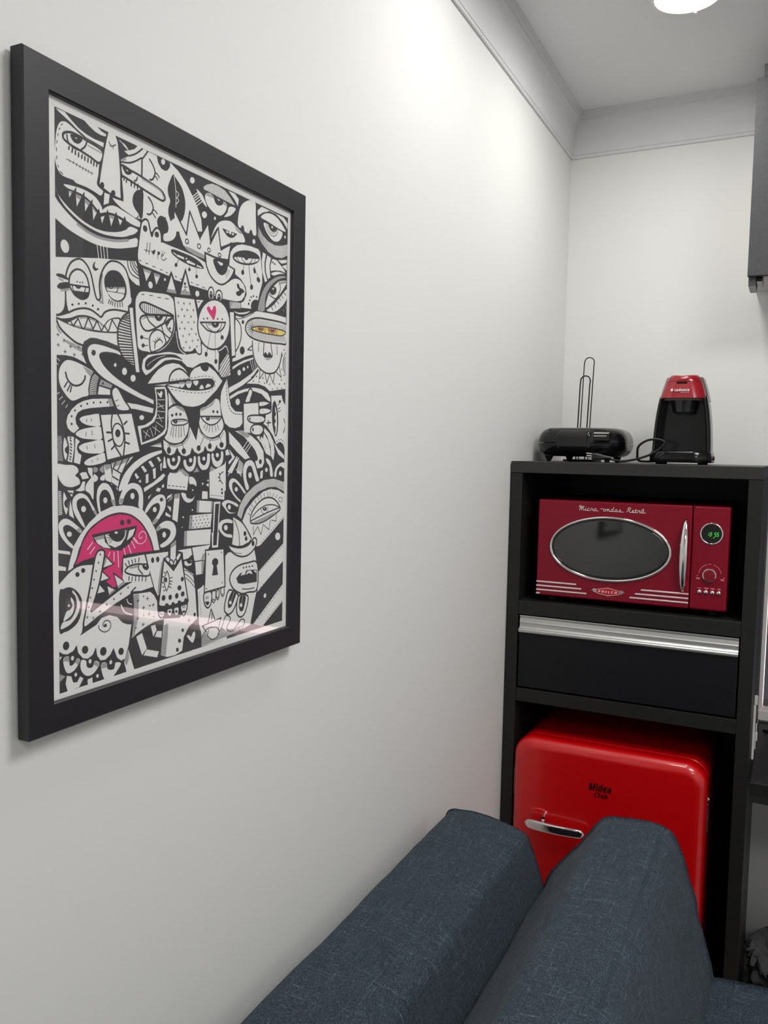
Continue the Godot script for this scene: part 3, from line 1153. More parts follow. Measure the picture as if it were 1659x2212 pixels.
	for x in [0.4768, 0.4914, 0.5060, 0.5202]:
		st = mb()
		lathe(st, Vector3(x, 1.0795, zf), Vector3(0, 0, 1), [Vector2(0.0055, 0.0), Vector2(0.0055, 0.0022), Vector2(0.0047, 0.0042), Vector2(0.0026, 0.0054), Vector2(0.0, 0.0057)], 24, Vector2.ONE, false)
		part("button", st, "chrome", pan)
	for p in [Vector2(0.105, -2.17), Vector2(0.505, -2.17), Vector2(0.105, -2.46), Vector2(0.505, -2.46)]:
		st = mb()
		lathe(st, Vector3(p.x, 1.0181, p.y), Vector3.UP, [Vector2(0.0, 0.0), Vector2(0.011, 0.0), Vector2(0.012, 0.0178), Vector2(0.0, 0.0178)], 18)
		part("foot", st, "rubber", t)


func seven_segments(st: SurfaceTool, text: String, at: Vector2, size: Vector2, z: float) -> void:
	var on := {"1": "bc", "3": "abcdg", "5": "acdfg"}
	var n := text.length()
	var pitch := size.x / (n - 0.35)
	for i in n:
		if not on.has(text[i]):
			continue
		var x0 := at.x + pitch * i
		var w := pitch * 0.66
		var h := size.y
		var sk := 0.16
		var th := 0.0011
		for s in on[text[i]]:
			var a: Vector2
			var b: Vector2
			match s:
				"a": a = Vector2(0, h); b = Vector2(w, h)
				"b": a = Vector2(w, h * 0.54); b = Vector2(w, h * 0.96)
				"c": a = Vector2(w, h * 0.04); b = Vector2(w, h * 0.46)
				"d": a = Vector2(0, 0); b = Vector2(w, 0)
				"f": a = Vector2(0, h * 0.54); b = Vector2(0, h * 0.96)
				"g": a = Vector2(0, h * 0.5); b = Vector2(w, h * 0.5)
			var p := Vector3(x0 + a.x + a.y * sk, at.y + a.y, z)
			var q := Vector3(x0 + b.x + b.y * sk, at.y + b.y, z)
			var d := (q - p).normalized() * th * 0.35
			var sd := Vector3(-d.y, d.x, 0).normalized() * th * 0.5
			quad(st, p + d - sd, q - d - sd, q - d + sd, p + d + sd, Vector3(0, 0, 1))


# raised chrome handwriting over the door: each word is one joined stroke on a running base line
func script_lettering(door: Node3D, zf: float) -> void:
	var words := [
		["Micro", Vector2(0.1795, 1.2618), 0.0490, [
			[0, 1.55, 0.25, 2.0, 0.5, 1.9, 0.2, 0.0], [0.2, 0.0, 0.75, 1.6, 1.05, 1.85, 0.85, 0.0], [0.85, 0.0, 1.4, 1.5, 1.75, 1.8, 1.5, 0.5, 1.7, 0.0, 2.2, 0.3, 2.5, 1.0],
			[2.5, 1.0, 2.3, 0.2, 2.55, 0.0, 3.3, 0.0], [3.75, 0.85, 3.45, 1.0, 3.1, 0.6, 3.2, 0.1, 3.6, 0.0, 4.2, 0.0], [4.2, 0.0, 4.45, 0.95, 4.6, 1.0, 4.65, 0.8, 5.0, 0.95],
			[5.0, 0.95, 4.95, 0.2, 5.2, 0.0, 5.6, 0.0], [6.2, 0.95, 5.7, 0.95, 5.45, 0.4, 5.65, 0.05, 6.05, 0.15, 6.25, 0.9, 6.1, 0.1, 6.4, 0.0, 7.0, 0.0], [2.62, 1.45, 2.75, 1.55]]],
		["ondas", Vector2(0.2335, 1.2618), 0.0572, [
			[0, 0.95, 0.5, 1.1, 1.2, 0.85], [1.9, 0.95, 1.4, 0.95, 1.15, 0.4, 1.35, 0.02, 1.8, 0.1, 2.0, 0.7, 1.85, 0.95], [1.85, 0.9, 2.3, 0.85, 2.6, 1.0, 2.45, 0.0],
			[2.45, 0.0, 2.8, 0.8, 3.1, 1.0, 3.1, 0.2, 3.3, 0.0, 3.9, 0.0], [4.5, 0.9, 4.0, 0.95, 3.75, 0.4, 3.95, 0.02, 4.3, 0.15, 4.75, 2.0], [4.75, 2.0, 4.4, 0.2, 4.65, 0.0, 5.2, 0.0],
			[5.9, 0.95, 5.4, 0.95, 5.15, 0.4, 5.35, 0.05, 5.75, 0.15, 5.95, 0.9, 5.8, 0.1, 6.05, 0.0, 6.5, 0.1], [6.5, 0.1, 6.95, 1.05, 7.15, 0.4, 6.9, 0.0, 6.6, 0.05], [6.9, 0.0, 7.6, 0.0, 8.2, 0.05]]],
		["Retro", Vector2(0.2978, 1.2620), 0.0466, [
			[0.0, 0.0, 0.5, 1.0, 0.75, 1.9], [0.35, 1.6, 0.8, 2.05, 1.35, 1.9, 1.2, 1.25, 0.6, 1.0], [0.75, 1.05, 1.0, 0.3, 1.35, 0.0, 1.9, 0.15], [1.9, 0.2, 2.35, 0.5, 2.35, 0.95, 2.0, 0.8, 1.95, 0.15, 2.3, 0.0, 2.9, 0.0],
			[2.9, 0.0, 3.3, 1.6, 3.1, 0.2, 3.35, 0.0, 3.8, 0.0], [2.85, 1.05, 3.65, 1.05], [3.8, 0.0, 4.05, 0.95, 4.2, 1.0, 4.25, 0.8, 4.6, 0.95, 4.5, 0.2, 4.75, 0.0, 5.1, 0.05],
			[5.75, 0.95, 5.3, 0.95, 5.05, 0.4, 5.25, 0.02, 5.65, 0.1, 5.85, 0.7, 5.7, 0.95], [5.25, 1.3, 5.6, 1.65, 5.85, 1.3], [5.4, 0.0, 6.6, 0.0]]]]
	for w in words:
		var st := mb()
		var far := 0.0
		for s in w[3]:
			for i in range(0, s.size(), 2):
				far = maxf(far, s[i])
		var k: float = w[2] / far
		for s in w[3]:
			var pts := []
			for i in range(0, s.size(), 2):
				pts.append(Vector3(w[1].x + s[i] * k, w[1].y + s[i + 1] * 0.0056, zf + 0.0009))
			tube(st, smooth3(pts, 5), 0.00088, 6)
		part("script_word", st, "chrome_bright", door)


# ---------------------------------------------------------------- sandwich grill on the cabinet top
func build_grill() -> void:
	var top := 1.383
	var c := Vector3(0.136, top, -2.36)
	var t := thing("sandwich_grill", "low black sandwich grill lying at the left on top of the tall cabinet", "sandwich grill", c)
	var shell := func(y0: float, y1: float, low: bool) -> SurfaceTool:
		var st := mb()
		var rows := []
		for i in 13:
			var a := PI / 2.0 * i / 12.0
			var y: float = lerpf(y0, y1, sin(a)) if not low else lerpf(y1, y0, sin(a))
			var inset := 0.040 * (1.0 - pow(cos(a), 0.75))
			var row := []
			for p in rr(0.1230 - inset, 0.112 - inset, 0.075 - inset * 0.7, 10):
				row.append(Vector3(c.x + p.x, y, c.z + p.y))
			rows.append(row)
		loft(st, rows)
		return st
	var lower: MeshInstance3D = part("lower_shell", shell.call(1.3975, 1.4335, true), "black_plastic", t)
	part("upper_shell", shell.call(1.4355, 1.4765, false), "black_plastic", t)
	var st := mb()
	slab(st, Vector3(c.x - 0.095, 1.4325, c.z - 0.09), Vector3(c.x + 0.095, 1.4365, c.z + 0.09), 0.05, 0.0005)
	part("hinge_seam", st, "rubber", t)
	# handle block in the middle of the front, with a bright clip at its right
	st = mb()
	slab(st, Vector3(c.x - 0.060, 1.4080, c.z + 0.070), Vector3(c.x + 0.044, 1.4690, c.z + 0.1138), 0.018, 0.018)
	part("handle", st, "black_plastic", t)
	st = mb()
	slab(st, Vector3(c.x + 0.0445, 1.4370, c.z + 0.09), Vector3(c.x + 0.088, 1.4655, c.z + 0.1155), 0.004, 0.006)
	var clip := part("clip", st, "black_plastic", t)
	st = mb()
	box(st, Vector3(c.x + 0.046, 1.4590, c.z + 0.108), Vector3(c.x + 0.087, 1.4630, c.z + 0.1165), 0.0015)
	box(st, Vector3(c.x + 0.046, 1.4520, c.z + 0.110), Vector3(c.x + 0.080, 1.4548, c.z + 0.1168), 0.0012)
	part("clip_trim", st, "chrome", clip)
	st = mb()
	box(st, Vector3(c.x - 0.084, 1.4690, c.z + 0.055), Vector3(c.x - 0.046, 1.4745, c.z + 0.088), 0.002)
	part("lamp_cover", st, "grey_plastic", t)
	for p in [Vector2(-0.085, 0.07), Vector2(0.075, 0.07), Vector2(-0.062, -0.07), Vector2(0.075, -0.07)]:
		st = mb()
		lathe(st, Vector3(c.x + p.x, top + 0.0001, c.z + p.y), Vector3.UP, [Vector2(0.0, 0.0), Vector2(0.005, 0.0), Vector2(0.0062, 0.003), Vector2(0.0125, 0.0165), Vector2(0.0125, 0.0185), Vector2(0.0, 0.0185)], 20)
		part("foot", st, "dark_plastic", lower)


# ---------------------------------------------------------------- coffee maker
func build_coffee_maker() -> void:
	var top := 1.383
	var cx := 0.3985
	var cz := -2.33
	var t := thing("coffee_maker", "small red and black single cup coffee maker on top of the tall cabinet", "coffee maker", Vector3(cx, top, cz))
	# base with drip tray
	var st := mb()
	var rows := []
	for e in [[0.0045, 0.0745, 0.078], [0.007, 0.0775, 0.081], [0.018, 0.0775, 0.081], [0.030, 0.0752, 0.079], [0.0325, 0.0735, 0.077]]:
		var row := []
		for p in rr(e[1], e[2], 0.045, 10):
			row.append(Vector3(cx + p.x, top + e[0], cz + p.y))
		rows.append(row)
	loft(st, rows)
	var base := part("base", st, "black_plastic", t)
	st = mb()
	lathe(st, Vector3(cx, top + 0.0326, cz + 0.022), Vector3.UP, [Vector2(0.044, 0.0), Vector2(0.044, 0.0016), Vector2(0.040, 0.0022), Vector2(0.0, 0.0022)], 40)
	part("cup_plate", st, "dark_plastic", base)
	st = mb()
	lathe(st, Vector3(cx + 0.0762, top + 0.017, cz + 0.02), Vector3.RIGHT, [Vector2(0.0062, 0.0), Vector2(0.0058, 0.004), Vector2(0.004, 0.006), Vector2(0.0, 0.0065)], 20)
	part("power_button", st, "bean_brown", base)
	for p in [Vector2(-0.052, 0.05), Vector2(0.052, 0.05), Vector2(-0.052, -0.05), Vector2(0.052, -0.05)]:
		st = mb()
		lathe(st, Vector3(cx + p.x, top + 0.0001, cz + p.y), Vector3.UP, [Vector2(0.0, 0.0), Vector2(0.0075, 0.0), Vector2(0.0085, 0.006), Vector2(0.0, 0.006)], 16)
		part("foot", st, "rubber", base)
	# body: a back and two side walls that close in towards the head, open in front
	var hw := func(y: float) -> float:        # half width over height above the cabinet top
		var q := clampf((y - 0.03) / 0.2, 0.0, 1.0)
		return 0.0735 - 0.010 * pow(q, 1.15) - 0.021 * pow(q, 3.2)
	st = mb()
	rows = []
	for i in 13:
		var y := lerpf(0.032, 0.176, i / 12.0)
		var w: float = hw.call(y)
		var row := []
		var outer := rr(w, 0.074, 0.048, 10)
		var ring_out := []
		for p in outer:
			if not (p.y > 0.052 and absf(p.x) < w - 0.0068):
				ring_out.append(p)
		ring_out.sort_custom(func(a, b): return fposmod(atan2(a.y, a.x) - PI / 2.0, TAU) < fposmod(atan2(b.y, b.x) - PI / 2.0, TAU))
		var inner := []
		for p in ring_out:
			inner.append(Vector2(p.x * (w - 0.006) / w, maxf(p.y * 0.9, -0.02) if p.y < 0.0 else p.y - 0.002))
		inner.reverse()
		for p in ring_out + inner:
			row.append(Vector3(cx + p.x, top + y, cz + p.y))
		rows.append(row)
	loft(st, rows)
	part("body", st, "black_plastic", t)
	# clear smoky tank sides behind the red front
	st = mb()
	rows = []
	for i in 10:
		var y := lerpf(0.1655, 0.2255, i / 9.0)
		var row := []
		for p in rr(hw.call(y) + 0.0012, 0.060, 0.036, 8):
			row.append(Vector3(cx + p.x, top + y, cz - 0.014 + p.y))
		rows.append(row)
	loft(st, rows)
	part("water_tank", st, "tank_grey", t)
	st = mb()
	rows = []
	for i in 12:
		var y := lerpf(0.1705, 0.2125, i / 11.0)
		var row := []
		for p in rr(hw.call(y) - 0.0035, 0.062, 0.034, 8):
			row.append(Vector3(cx + p.x, top + y, cz + 0.012 + p.y + (0.1705 - y) * 0.28))
		rows.append(row)
	loft(st, rows)
	var head := part("head", st, "coffee_red", t)
	# lid with a shallow dip in the middle of its edge
	st = mb()
	rows = []
	for i in 8:
		var u := i / 7.0
		var y := lerpf(0.2138, 0.2315, sin(u * PI / 2.0))
		var row := []
		for p in rr(hw.call(y) - 0.0045 - 0.006 * u * u, 0.060 - 0.012 * u * u, 0.034, 8):
			var dip := 0.0035 * u * exp(-pow(p.x / 0.016, 2.0))
			row.append(Vector3(cx + p.x, top + y - dip, cz + p.y))
		rows.append(row)
	loft(st, rows)
	part("lid", st, "coffee_red", t)
	st = mb()
	slab(st, Vector3(cx - 0.0145, top + 0.2065, cz + 0.055), Vector3(cx + 0.0125, top + 0.2128, cz + 0.0646), 0.003, 0.001)
	part("lid_notch", st, "badge_dark", head)
	fit_text("cadence", Vector2(cx - 0.0175, top + 0.1868), Vector2(cx + 0.0185, top + 0.1945), cz + 0.0718, "white_print", head, "Droid Sans", true, 0.0, "lettering", 0.0022)
	st = mb()
	for k in 2:
		var o := Vector3(cx - 0.0240, top + 0.1905 - k * 0.0012, cz + 0.0722)
		prism(st, v2([o.x - 0.0038 + k * 0.0022, o.y + k * 0.001, o.x + k * 0.0012, o.y + 0.0040 - k * 0.002, o.x + 0.0034, o.y + 0.0008, o.x - k * 0.0006, o.y - 0.0042]), o.z - 0.0010, o.z + 0.0003 + k * 0.0002)
	part("emblem", st, "white_print", head)
	st = mb()
	for k in 6:
		box(st, Vector3(cx - 0.003 + k * 0.0036, top + 0.1832, cz + 0.0712), Vector3(cx - 0.0008 + k * 0.0036, top + 0.1846, cz + 0.0727), 0.0003, 1)
	part("small_print", st, "white_print", head)
	# filter holder hanging under the head
	st = mb()
	lathe(st, Vector3(cx, top + 0.1700, cz + 0.012), Vector3.DOWN, [Vector2(0.034, 0.0), Vector2(0.0335, 0.004), Vector2(0.0265, 0.034), Vector2(0.022, 0.037), Vector2(0.0, 0.037)], 40)
	part("filter_holder", st, "filter_smoke", t)
	# mains lead: out of the base, a loop, then along the front of the grill to its plug
	st = mb()
	var path := smooth3([Vector3(0.336, 1.3905, -2.35), Vector3(0.318, 1.3885, -2.31), Vector3(0.300, 1.391, -2.25), Vector3(0.299, 1.408, -2.235), Vector3(0.303, 1.428, -2.228), Vector3(0.325, 1.443, -2.222), Vector3(0.352, 1.4455, -2.222), Vector3(0.367, 1.436, -2.222), Vector3(0.345, 1.413, -2.222), Vector3(0.308, 1.397, -2.222), Vector3(0.270, 1.3885, -2.222), Vector3(0.250, 1.3890, -2.224), Vector3(0.232, 1.3935, -2.226)], 8)
	tube(st, path, 0.0030, 10)
	var cord := part("power_cord", st, "cord_black", t)
	st = mb()
	rows = []
	for e in [[0.234, 0.0042, 0.0042], [0.222, 0.0052, 0.0055], [0.205, 0.0085, 0.0105], [0.196, 0.0092, 0.0130], [0.186, 0.0088, 0.0125]]:
		var row := []
		for p in rr(e[1], e[2], 0.005, 5):
			row.append(Vector3(e[0], 1.3955 + (0.234 - e[0]) * 0.09 + p.x, -2.226 + p.y))
		rows.append(row)
	loft(st, rows)
	part("plug", st, "dark_plastic", cord)
	st = mb()
	for k in 3:
		var y: float = 1.4000 + [0.0058, 0.0, -0.0050][k]
		tube(st, [Vector3(0.187, y, -2.226 + [0.004, 0.009, 0.004][k]), Vector3(0.170 + 0.002 * k, y + 0.001, -2.226 + [0.004, 0.009, 0.004][k])], 0.0019, 10)
	part("plug_pin", st, "chrome", cord)


# ---------------------------------------------------------------- wire stand behind the grill
func build_wire_holder() -> void:
	var top := 1.383
	var t := thing("wire_holder", "black wire paper towel holder of two nested loops standing behind the sandwich grill", "towel holder", Vector3(0.097, top, -2.49))
	for e in [[0.0845, 0.1205, 1.688, -2.478, 0.0105, "tall_loop"], [0.0735, 0.1050, 1.637, -2.500, 0.0085, "short_loop"]]:
		var st := mb()
		var lean: float = e[4]
		var base_w := 0.9
		var r: float = 0.0142
		var pts := []
		var mid: float = (e[0] + e[1]) / 2.0
		pts.append(Vector3(mid - r * 0.95, top + 0.008, e[3]))
		pts.append(Vector3(mid - r + lean * 0.75, e[2] - r - 0.012, e[3]))
		for i in 11:
			var a := PI - PI * i / 10.0
			pts.append(Vector3(mid + lean * 0.85 + r * cos(a), e[2] - r + r * sin(a), e[3]))
		pts.append(Vector3(mid + r + lean * 0.75, e[2] - r - 0.012, e[3]))
		pts.append(Vector3(mid + r * 0.95, top + 0.008, e[3]))
		tube(st, pts, 0.00155 if e[5] == "tall_loop" else 0.0019, 10)
		part(e[5], st, "wire_black", t)
	var st := mb()
	lathe(st, Vector3(0.097, top + 0.0001, -2.49), Vector3.UP, [Vector2(0.0, 0.0), Vector2(0.055, 0.0), Vector2(0.057, 0.002), Vector2(0.055, 0.006), Vector2(0.0, 0.009)], 40)
	part("base", st, "wire_black", t)


func build_rod() -> void:
	var t := thing("cleaning_tool", "slim white plastic tool hanging against the right side of the tall cabinet above the desk", "tool", Vector3(0.6105, 0.663, -2.2))
	var st := mb()
	slab(st, Vector3(0.6062, 0.663, -2.204), Vector3(0.6122, 0.800, -2.196), 0.0029, 0.002)
	part("handle", st, "white_plastic", t)
	st = mb()
	box(st, Vector3(0.6124, 0.711, -2.203), Vector3(0.6182, 0.733, -2.197), 0.001)
	box(st, Vector3(0.6135, 0.733, -2.202), Vector3(0.6165, 0.754, -2.198), 0.0008)
	box(st, Vector3(0.6128, 0.690, -2.202), Vector3(0.6152, 0.711, -2.198), 0.0008)
	part("clip", st, "white_plastic", t)
	st = mb()
	box(st, Vector3(0.6075, 0.800, -2.203), Vector3(0.6155, 0.824, -2.197), 0.0015)
	part("hanger", st, "white_plastic", t)


func build_bag() -> void:
	var t := thing("rubbish_bin", "rubbish bin lined with a crumpled dark clear plastic bag under the desk", "bin", Vector3(0.782, FLOOR_Y, -2.30))
	var st := mb()
	lathe(st, Vector3(0.782, FLOOR_Y + 0.0005, -2.30), Vector3.UP, [Vector2(0.0, 0.0), Vector2(0.105, 0.0), Vector2(0.130, 0.215), Vector2(0.1265, 0.215), Vector2(0.102, 0.006), Vector2(0.0, 0.006)], 40)
	part("bucket", st, "bag_dark", t)
	var nz := FastNoiseLite.new()
	nz.seed = 5
	nz.frequency = 1.0
	nz.fractal_octaves = 3
	st = mb()
	var rows := []
	for i in 27:
		var u := i / 26.0
		var row := []
		for s in 72:
			var a := TAU * s / 72
			var y := lerpf(0.055, 0.275, sin(u * PI / 1.55)) if u < 0.775 else lerpf(0.275, 0.18, (u - 0.775) / 0.225)
			var r := lerpf(0.133, 0.150, minf(u * 2.0, 1.0)) if u < 0.775 else lerpf(0.150, 0.03, (u - 0.775) / 0.225)
			var q := Vector3(cos(a) * 2.6, u * 3.4, sin(a) * 2.6)
			var n := absf(nz.get_noise_3d(q.x, q.y, q.z)) * 0.045 + absf(nz.get_noise_3d(q.x * 3.1, q.y * 1.3, q.z * 3.1)) * 0.022
			row.append(Vector3(0.782 + cos(a) * (r + n - 0.016 * (1.0 if u > 0.2 else 0.0) + 0.012), FLOOR_Y + y - n * 0.9, -2.30 + sin(a) * (r + n)))
		rows.append(row)
	loft(st, rows, false, true)
	part("bag", st, "bag_film", t)


# ---------------------------------------------------------------- the print: flat shapes and pen lines on paper, in quarter millimetres from the top left of the inked field
class PrintCanvas:
	const K := 1.7075
	const INK := {"k": Color(0.140, 0.138, 0.160), "w": Color(0.93, 0.93, 0.925), "g": Color(0.645, 0.645, 0.65), "p": Color(0.87, 0.12, 0.45), "y": Color(0.93, 0.84, 0.42), "r": Color(0.72, 0.46, 0.26)}
	var im: Image

	func _init() -> void:
		im = Image.create_empty(2992, 4096, false, Image.FORMAT_RGB8)
		im.fill(INK.w)

	func pts(s: String) -> PackedVector2Array:
		var n := s.split_floats(" ")
		var out := PackedVector2Array()
		for i in range(0, n.size(), 2):
			out.append(Vector2(n[i] + 60.0, n[i + 1] + 50.0) * K)
		return out

	func curve(p: PackedVector2Array, closed: bool) -> PackedVector2Array:
		var out := PackedVector2Array()
		var n := p.size()
		for i in (n if closed else n - 1):
			var p0 := p[(i - 1 + n) % n] if closed or i > 0 else p[i]
			var p3 := p[(i + 2) % n] if closed or i < n - 2 else p[(i + 1) % n]
			for k in 7:
				out.append(p[i].cubic_interpolate(p[(i + 1) % n], p0, p3, k / 7.0))
		if not closed:
			out.append(p[n - 1])
		return out

	# even-odd filling row by row
	func fill(polys: Array, ink: String) -> void:
		var c: Color = INK[ink]
		var rows := {}
		for p: PackedVector2Array in polys:
			var n := p.size()
			for i in n:
				var a := p[i]
				var b := p[(i + 1) % n]
				if a.y == b.y:
					continue
				if a.y > b.y:
					var t := a
					a = b
					b = t
				var slope := (b.x - a.x) / (b.y - a.y)
				for y in range(maxi(0, ceili(a.y - 0.5)), mini(4096, ceili(b.y - 0.5))):
					if not rows.has(y):
						rows[y] = PackedFloat32Array()
					rows[y].append(a.x + (y + 0.5 - a.y) * slope)
		for y: int in rows:
			var x: PackedFloat32Array = rows[y]
			x.sort()
			for i in range(0, x.size() - 1, 2):
				var l := clampi(roundi(x[i]), 0, 2992)
				var r := clampi(roundi(x[i + 1]), 0, 2992)
				if r > l:
					im.fill_rect(Rect2i(l, y, r - l, 1), c)

	func stroke(p: PackedVector2Array, w: float, ink: String, closed := false) -> void:
		fill(Geometry2D.offset_polyline(p, w * K / 2.0, Geometry2D.JOIN_ROUND, Geometry2D.END_JOINED if closed else Geometry2D.END_ROUND), ink)

	func flat(ink: String, s: String) -> void:
		fill([pts(s)], ink)

	func soft(ink: String, s: String) -> void:
		fill([curve(pts(s), true)], ink)

	func line(ink: String, w: float, s: String) -> void:
		var p := pts(s)
		stroke(curve(p, false) if p.size() > 2 else p, w, ink)

	func kink(ink: String, w: float, s: String) -> void:
		stroke(pts(s), w, ink)

	func edged(ink: String, w: float, s: String) -> void:
		var p := curve(pts(s), true)
		fill([p], ink)
		stroke(p, w, "k", true)

	func oval(ink: String, w: float, x: float, y: float, ux: float, uy: float, vx: float, vy: float) -> void:
		var p := PackedVector2Array()
		for i in 28:
			var a := TAU * i / 28.0
			p.append((Vector2(x + 60.0, y + 50.0) + Vector2(ux, uy) * cos(a) + Vector2(vx, vy) * sin(a)) * K)
		fill([p], ink)
		if w > 0.0:
			stroke(p, w, "k", true)

	# n points evenly along a bent line
	func spread(p: PackedVector2Array, n: int) -> PackedVector2Array:
		var far := PackedFloat32Array([0.0])
		for i in p.size() - 1:
			far.append(far[i] + p[i].distance_to(p[i + 1]))
		var out := PackedVector2Array()
		var k := 0
		for i in n:
			var d := far[far.size() - 1] * i / (n - 1)
			while k < p.size() - 2 and far[k + 1] < d:
				k += 1
			out.append(p[k].lerp(p[k + 1], clampf((d - far[k]) / maxf(far[k + 1] - far[k], 0.001), 0.0, 1.0)))
		return out

	func hatch(ink: String, w: float, n: int, s: String, t: String) -> void:
		var a := spread(pts(s), n)
		var b := spread(pts(t), n)
		for i in n:
			stroke(PackedVector2Array([a[i], b[i]]), w, ink)

	func dashes(ink: String, w: float, n: int, s: String) -> void:
		var p := spread(curve(pts(s), false), 2 * n)
		for i in range(0, 2 * n, 2):
			stroke(PackedVector2Array([p[i], p[i + 1]]), w, ink)

	func plus(ink: String, w: float, h: float, s: String) -> void:
		for p in pts(s):
			stroke(PackedVector2Array([p - Vector2(h * K * 0.8, 0), p + Vector2(h * K * 0.8, 0)]), w, ink)
			stroke(PackedVector2Array([p - Vector2(0, h * K * 0.8), p + Vector2(0, h * K * 0.8)]), w, ink)


func draw_print() -> Image:
	var c := PrintCanvas.new()
	c.flat("k", "3 -2 1647 0 1635 2285 6 2301")
	art_top(c)
	art_upper(c)
	art_middle(c)
	art_foot(c)
	# the white margin round the inked field
	c.fill([c.pts("3 -2 1647 0 1635 2285 6 2301"), c.pts("-100 -100 1800 -100 1800 2500 -100 2500")], "w")
	c.im.shrink_x2()
	return c.im


# faces along the top: jaw with teeth, profile, eyes
func art_top(c: PrintCanvas) -> void:
	# top-left face
	c.flat("w", "8 2 53 0 88 20 125 38 166 48 207 52 259 50 256 69 213 65 166 61 119 46 77 28 27 11")
	c.flat("w", "152 -3 221 -3 246 8 272 11 270 21 244 25 211 22 181 11")
	c.soft("w", "45 39 66 37 105 49 142 62 166 66 201 70 251 82 234 140 228 186 221 228 252 244 255 244 249 260 237 268 212 263 182 258 153 255 109 255 95 248 53 248 30 242 14 225 5 198 3 169 7 122 11 92 19 66 30 48")
	c.edged("w", 9.5, "44 91 50 81 65 73 88 67 119 67 160 71 250 86 237 138 183 130 130 122 96 118 68 112 48 104")
	c.line("k", 6.9, "64 84 66 98 76 114 102 123 130 122")
	c.soft("k", "82 76 111 70 142 75 136 88 122 99 105 101 90 94")
	c.flat("w", "102 80 119 78 112 84")
	c.line("k", 6.9, "166 78 157 98 136 118")
	c.flat("g", "168 86 247 92 245 98 171 92")
	c.line("k", 6.9, "75 125 73 136")
	c.line("k", 6.9, "92 128 89 142")
	c.line("k", 6.9, "107 132 106 145")
	c.line("k", 6.9, "124 134 122 149")
	c.line("k", 6.9, "142 136 139 150")
	c.line("k", 6.9, "156 138 155 152")
	c.line("k", 6.9, "173 139 171 154")
	c.line("k", 6.9, "190 141 188 154")
	c.line("k", 6.9, "205 142 202 159")
	c.line("k", 6.9, "221 142 218 157")
	c.line("k", 2.6, "60 177 95 180 130 185 165 189 198 193")
	c.line("k", 2.6, "77 174 77 183")
	c.line("k", 2.6, "97 175 95 184")
	c.line("k", 2.6, "114 177 111 189")
	c.line("k", 2.6, "131 180 128 190")
	c.line("k", 2.6, "146 182 143 193")
	c.line("k", 2.6, "162 183 159 194")
	c.line("k", 2.6, "175 184 174 196")
	c.line("k", 2.6, "192 187 190 198")
	c.line("k", 3.4, "42 50 36 56")
	c.line("k", 3.4, "29 70 25 77")
	c.line("k", 3.4, "21 94 19 102")
	c.line("k", 3.4, "15 122 14 132")
	c.line("k", 3.4, "12 150 12 162")
	c.line("k", 3.4, "12 181 13 192")
	c.line("k", 3.4, "17 213 22 220")
	c.line("k", 4.3, "29 234 41 240")
	# nose
	c.flat("w", "285 -2 324 -2 337 21 345 82 351 149 352 217 354 247 331 247 293 242 261 233 255 234 234 222 243 170 262 82 275 32")
	c.oval("k", 0, 248, 225, 12, -3.4, -0.1, 14)
	c.oval("k", 0, 310, 240, 13, -3.8, -0.1, 14)
	c.line("k", 4.3, "289 36 295 46 310 46 325 35")
	c.line("k", 2.6, "294 49 293 54")
	c.line("k", 2.6, "303 48 302 56")
	c.line("k", 2.6, "311 46 311 58")
	# right half and the profile beside it
	c.flat("w", "368 15 397 -1 454 -2 573 1 669 3 723 24 774 59 819 103 864 155 889 201 896 255 759 288 526 344 481 302 446 306 464 287 457 303 437 306 403 298 354 286 321 271 304 258 370 256 370 235 362 169 358 99 354 89 371 76 404 57 374 45")
	c.flat("k", "326 -2 363 -2 347 9 353 18 374 25 397 36 374 45 405 55 381 69 358 82 351 98 343 60 338 27")
	c.flat("k", "371 14 397 -2 454 -1 437 17 402 34 387 20")
	c.line("w", 4.3, "348 10 371 19 387 25 401 35")
	c.line("k", 6.9, "404 56 437 39 465 18 487 -2")
	c.line("k", 6.9, "353 96 404 85 444 65 478 42 488 39 519 0")
	c.flat("g", "359 82 387 69 385 81 361 91")
	c.line("k", 8.6, "483 42 481 123")
	c.edged("w", 9.5, "358 109 420 115 430 115 481 121 595 141 624 157 631 172 621 184 595 186 491 171 379 153 362 152")
	c.soft("k", "366 113 417 118 414 129 397 137 380 134")
	c.flat("w", "385 117 400 119 392 125")
	c.line("k", 6.9, "454 131 448 145 436 151")
	c.line("g", 7.7, "484 129 544 136 602 148 621 170")
	c.flat("w", "377 139 430 147 417 146")
	c.line("k", 6.9, "375 150 373 166")
	c.line("k", 6.9, "390 153 387 171")
	c.line("k", 6.9, "420 156 416 177")
	c.line("k", 6.9, "439 158 435 177")
	c.line("k", 6.9, "458 160 454 179")
	c.line("k", 6.9, "416 159 416 178")
	c.line("k", 6.9, "438 162 435 178")
	c.line("k", 6.9, "455 165 454 177")
	c.line("k", 6.9, "472 167 474 176")
	c.line("k", 7.7, "530 31 551 49 565 76 557 101 544 115 532 117")
	c.line("k", 6, "566 77 580 80 592 90")
	c.line("k", 6, "562 91 573 96 581 104")
	c.line("k", 7.7, "523 196 544 213 553 235 544 257 530 269 516 270")
	c.line("k", 6, "551 242 566 244 579 253")
	c.line("k", 6, "548 256 559 265 568 273")
	c.soft("k", "488 172 463 182 440 197 426 224 426 248 439 268 460 284 470 300 485 292 490 242 489 183")
	c.flat("k", "577 1 666 4 662 25 647 43 630 50 606 47 586 29")
	c.oval("w", 0, 618, 14, 13, -5.6, 3.3, 12)
	c.soft("k", "686 49 704 60 727 75 750 97 768 137 771 172 761 216 741 246 720 237 696 212 699 277 689 285 670 264 655 236 654 209 666 173 654 151 650 120 662 87")
	c.line("w", 4.3, "692 51 705 125 705 191")
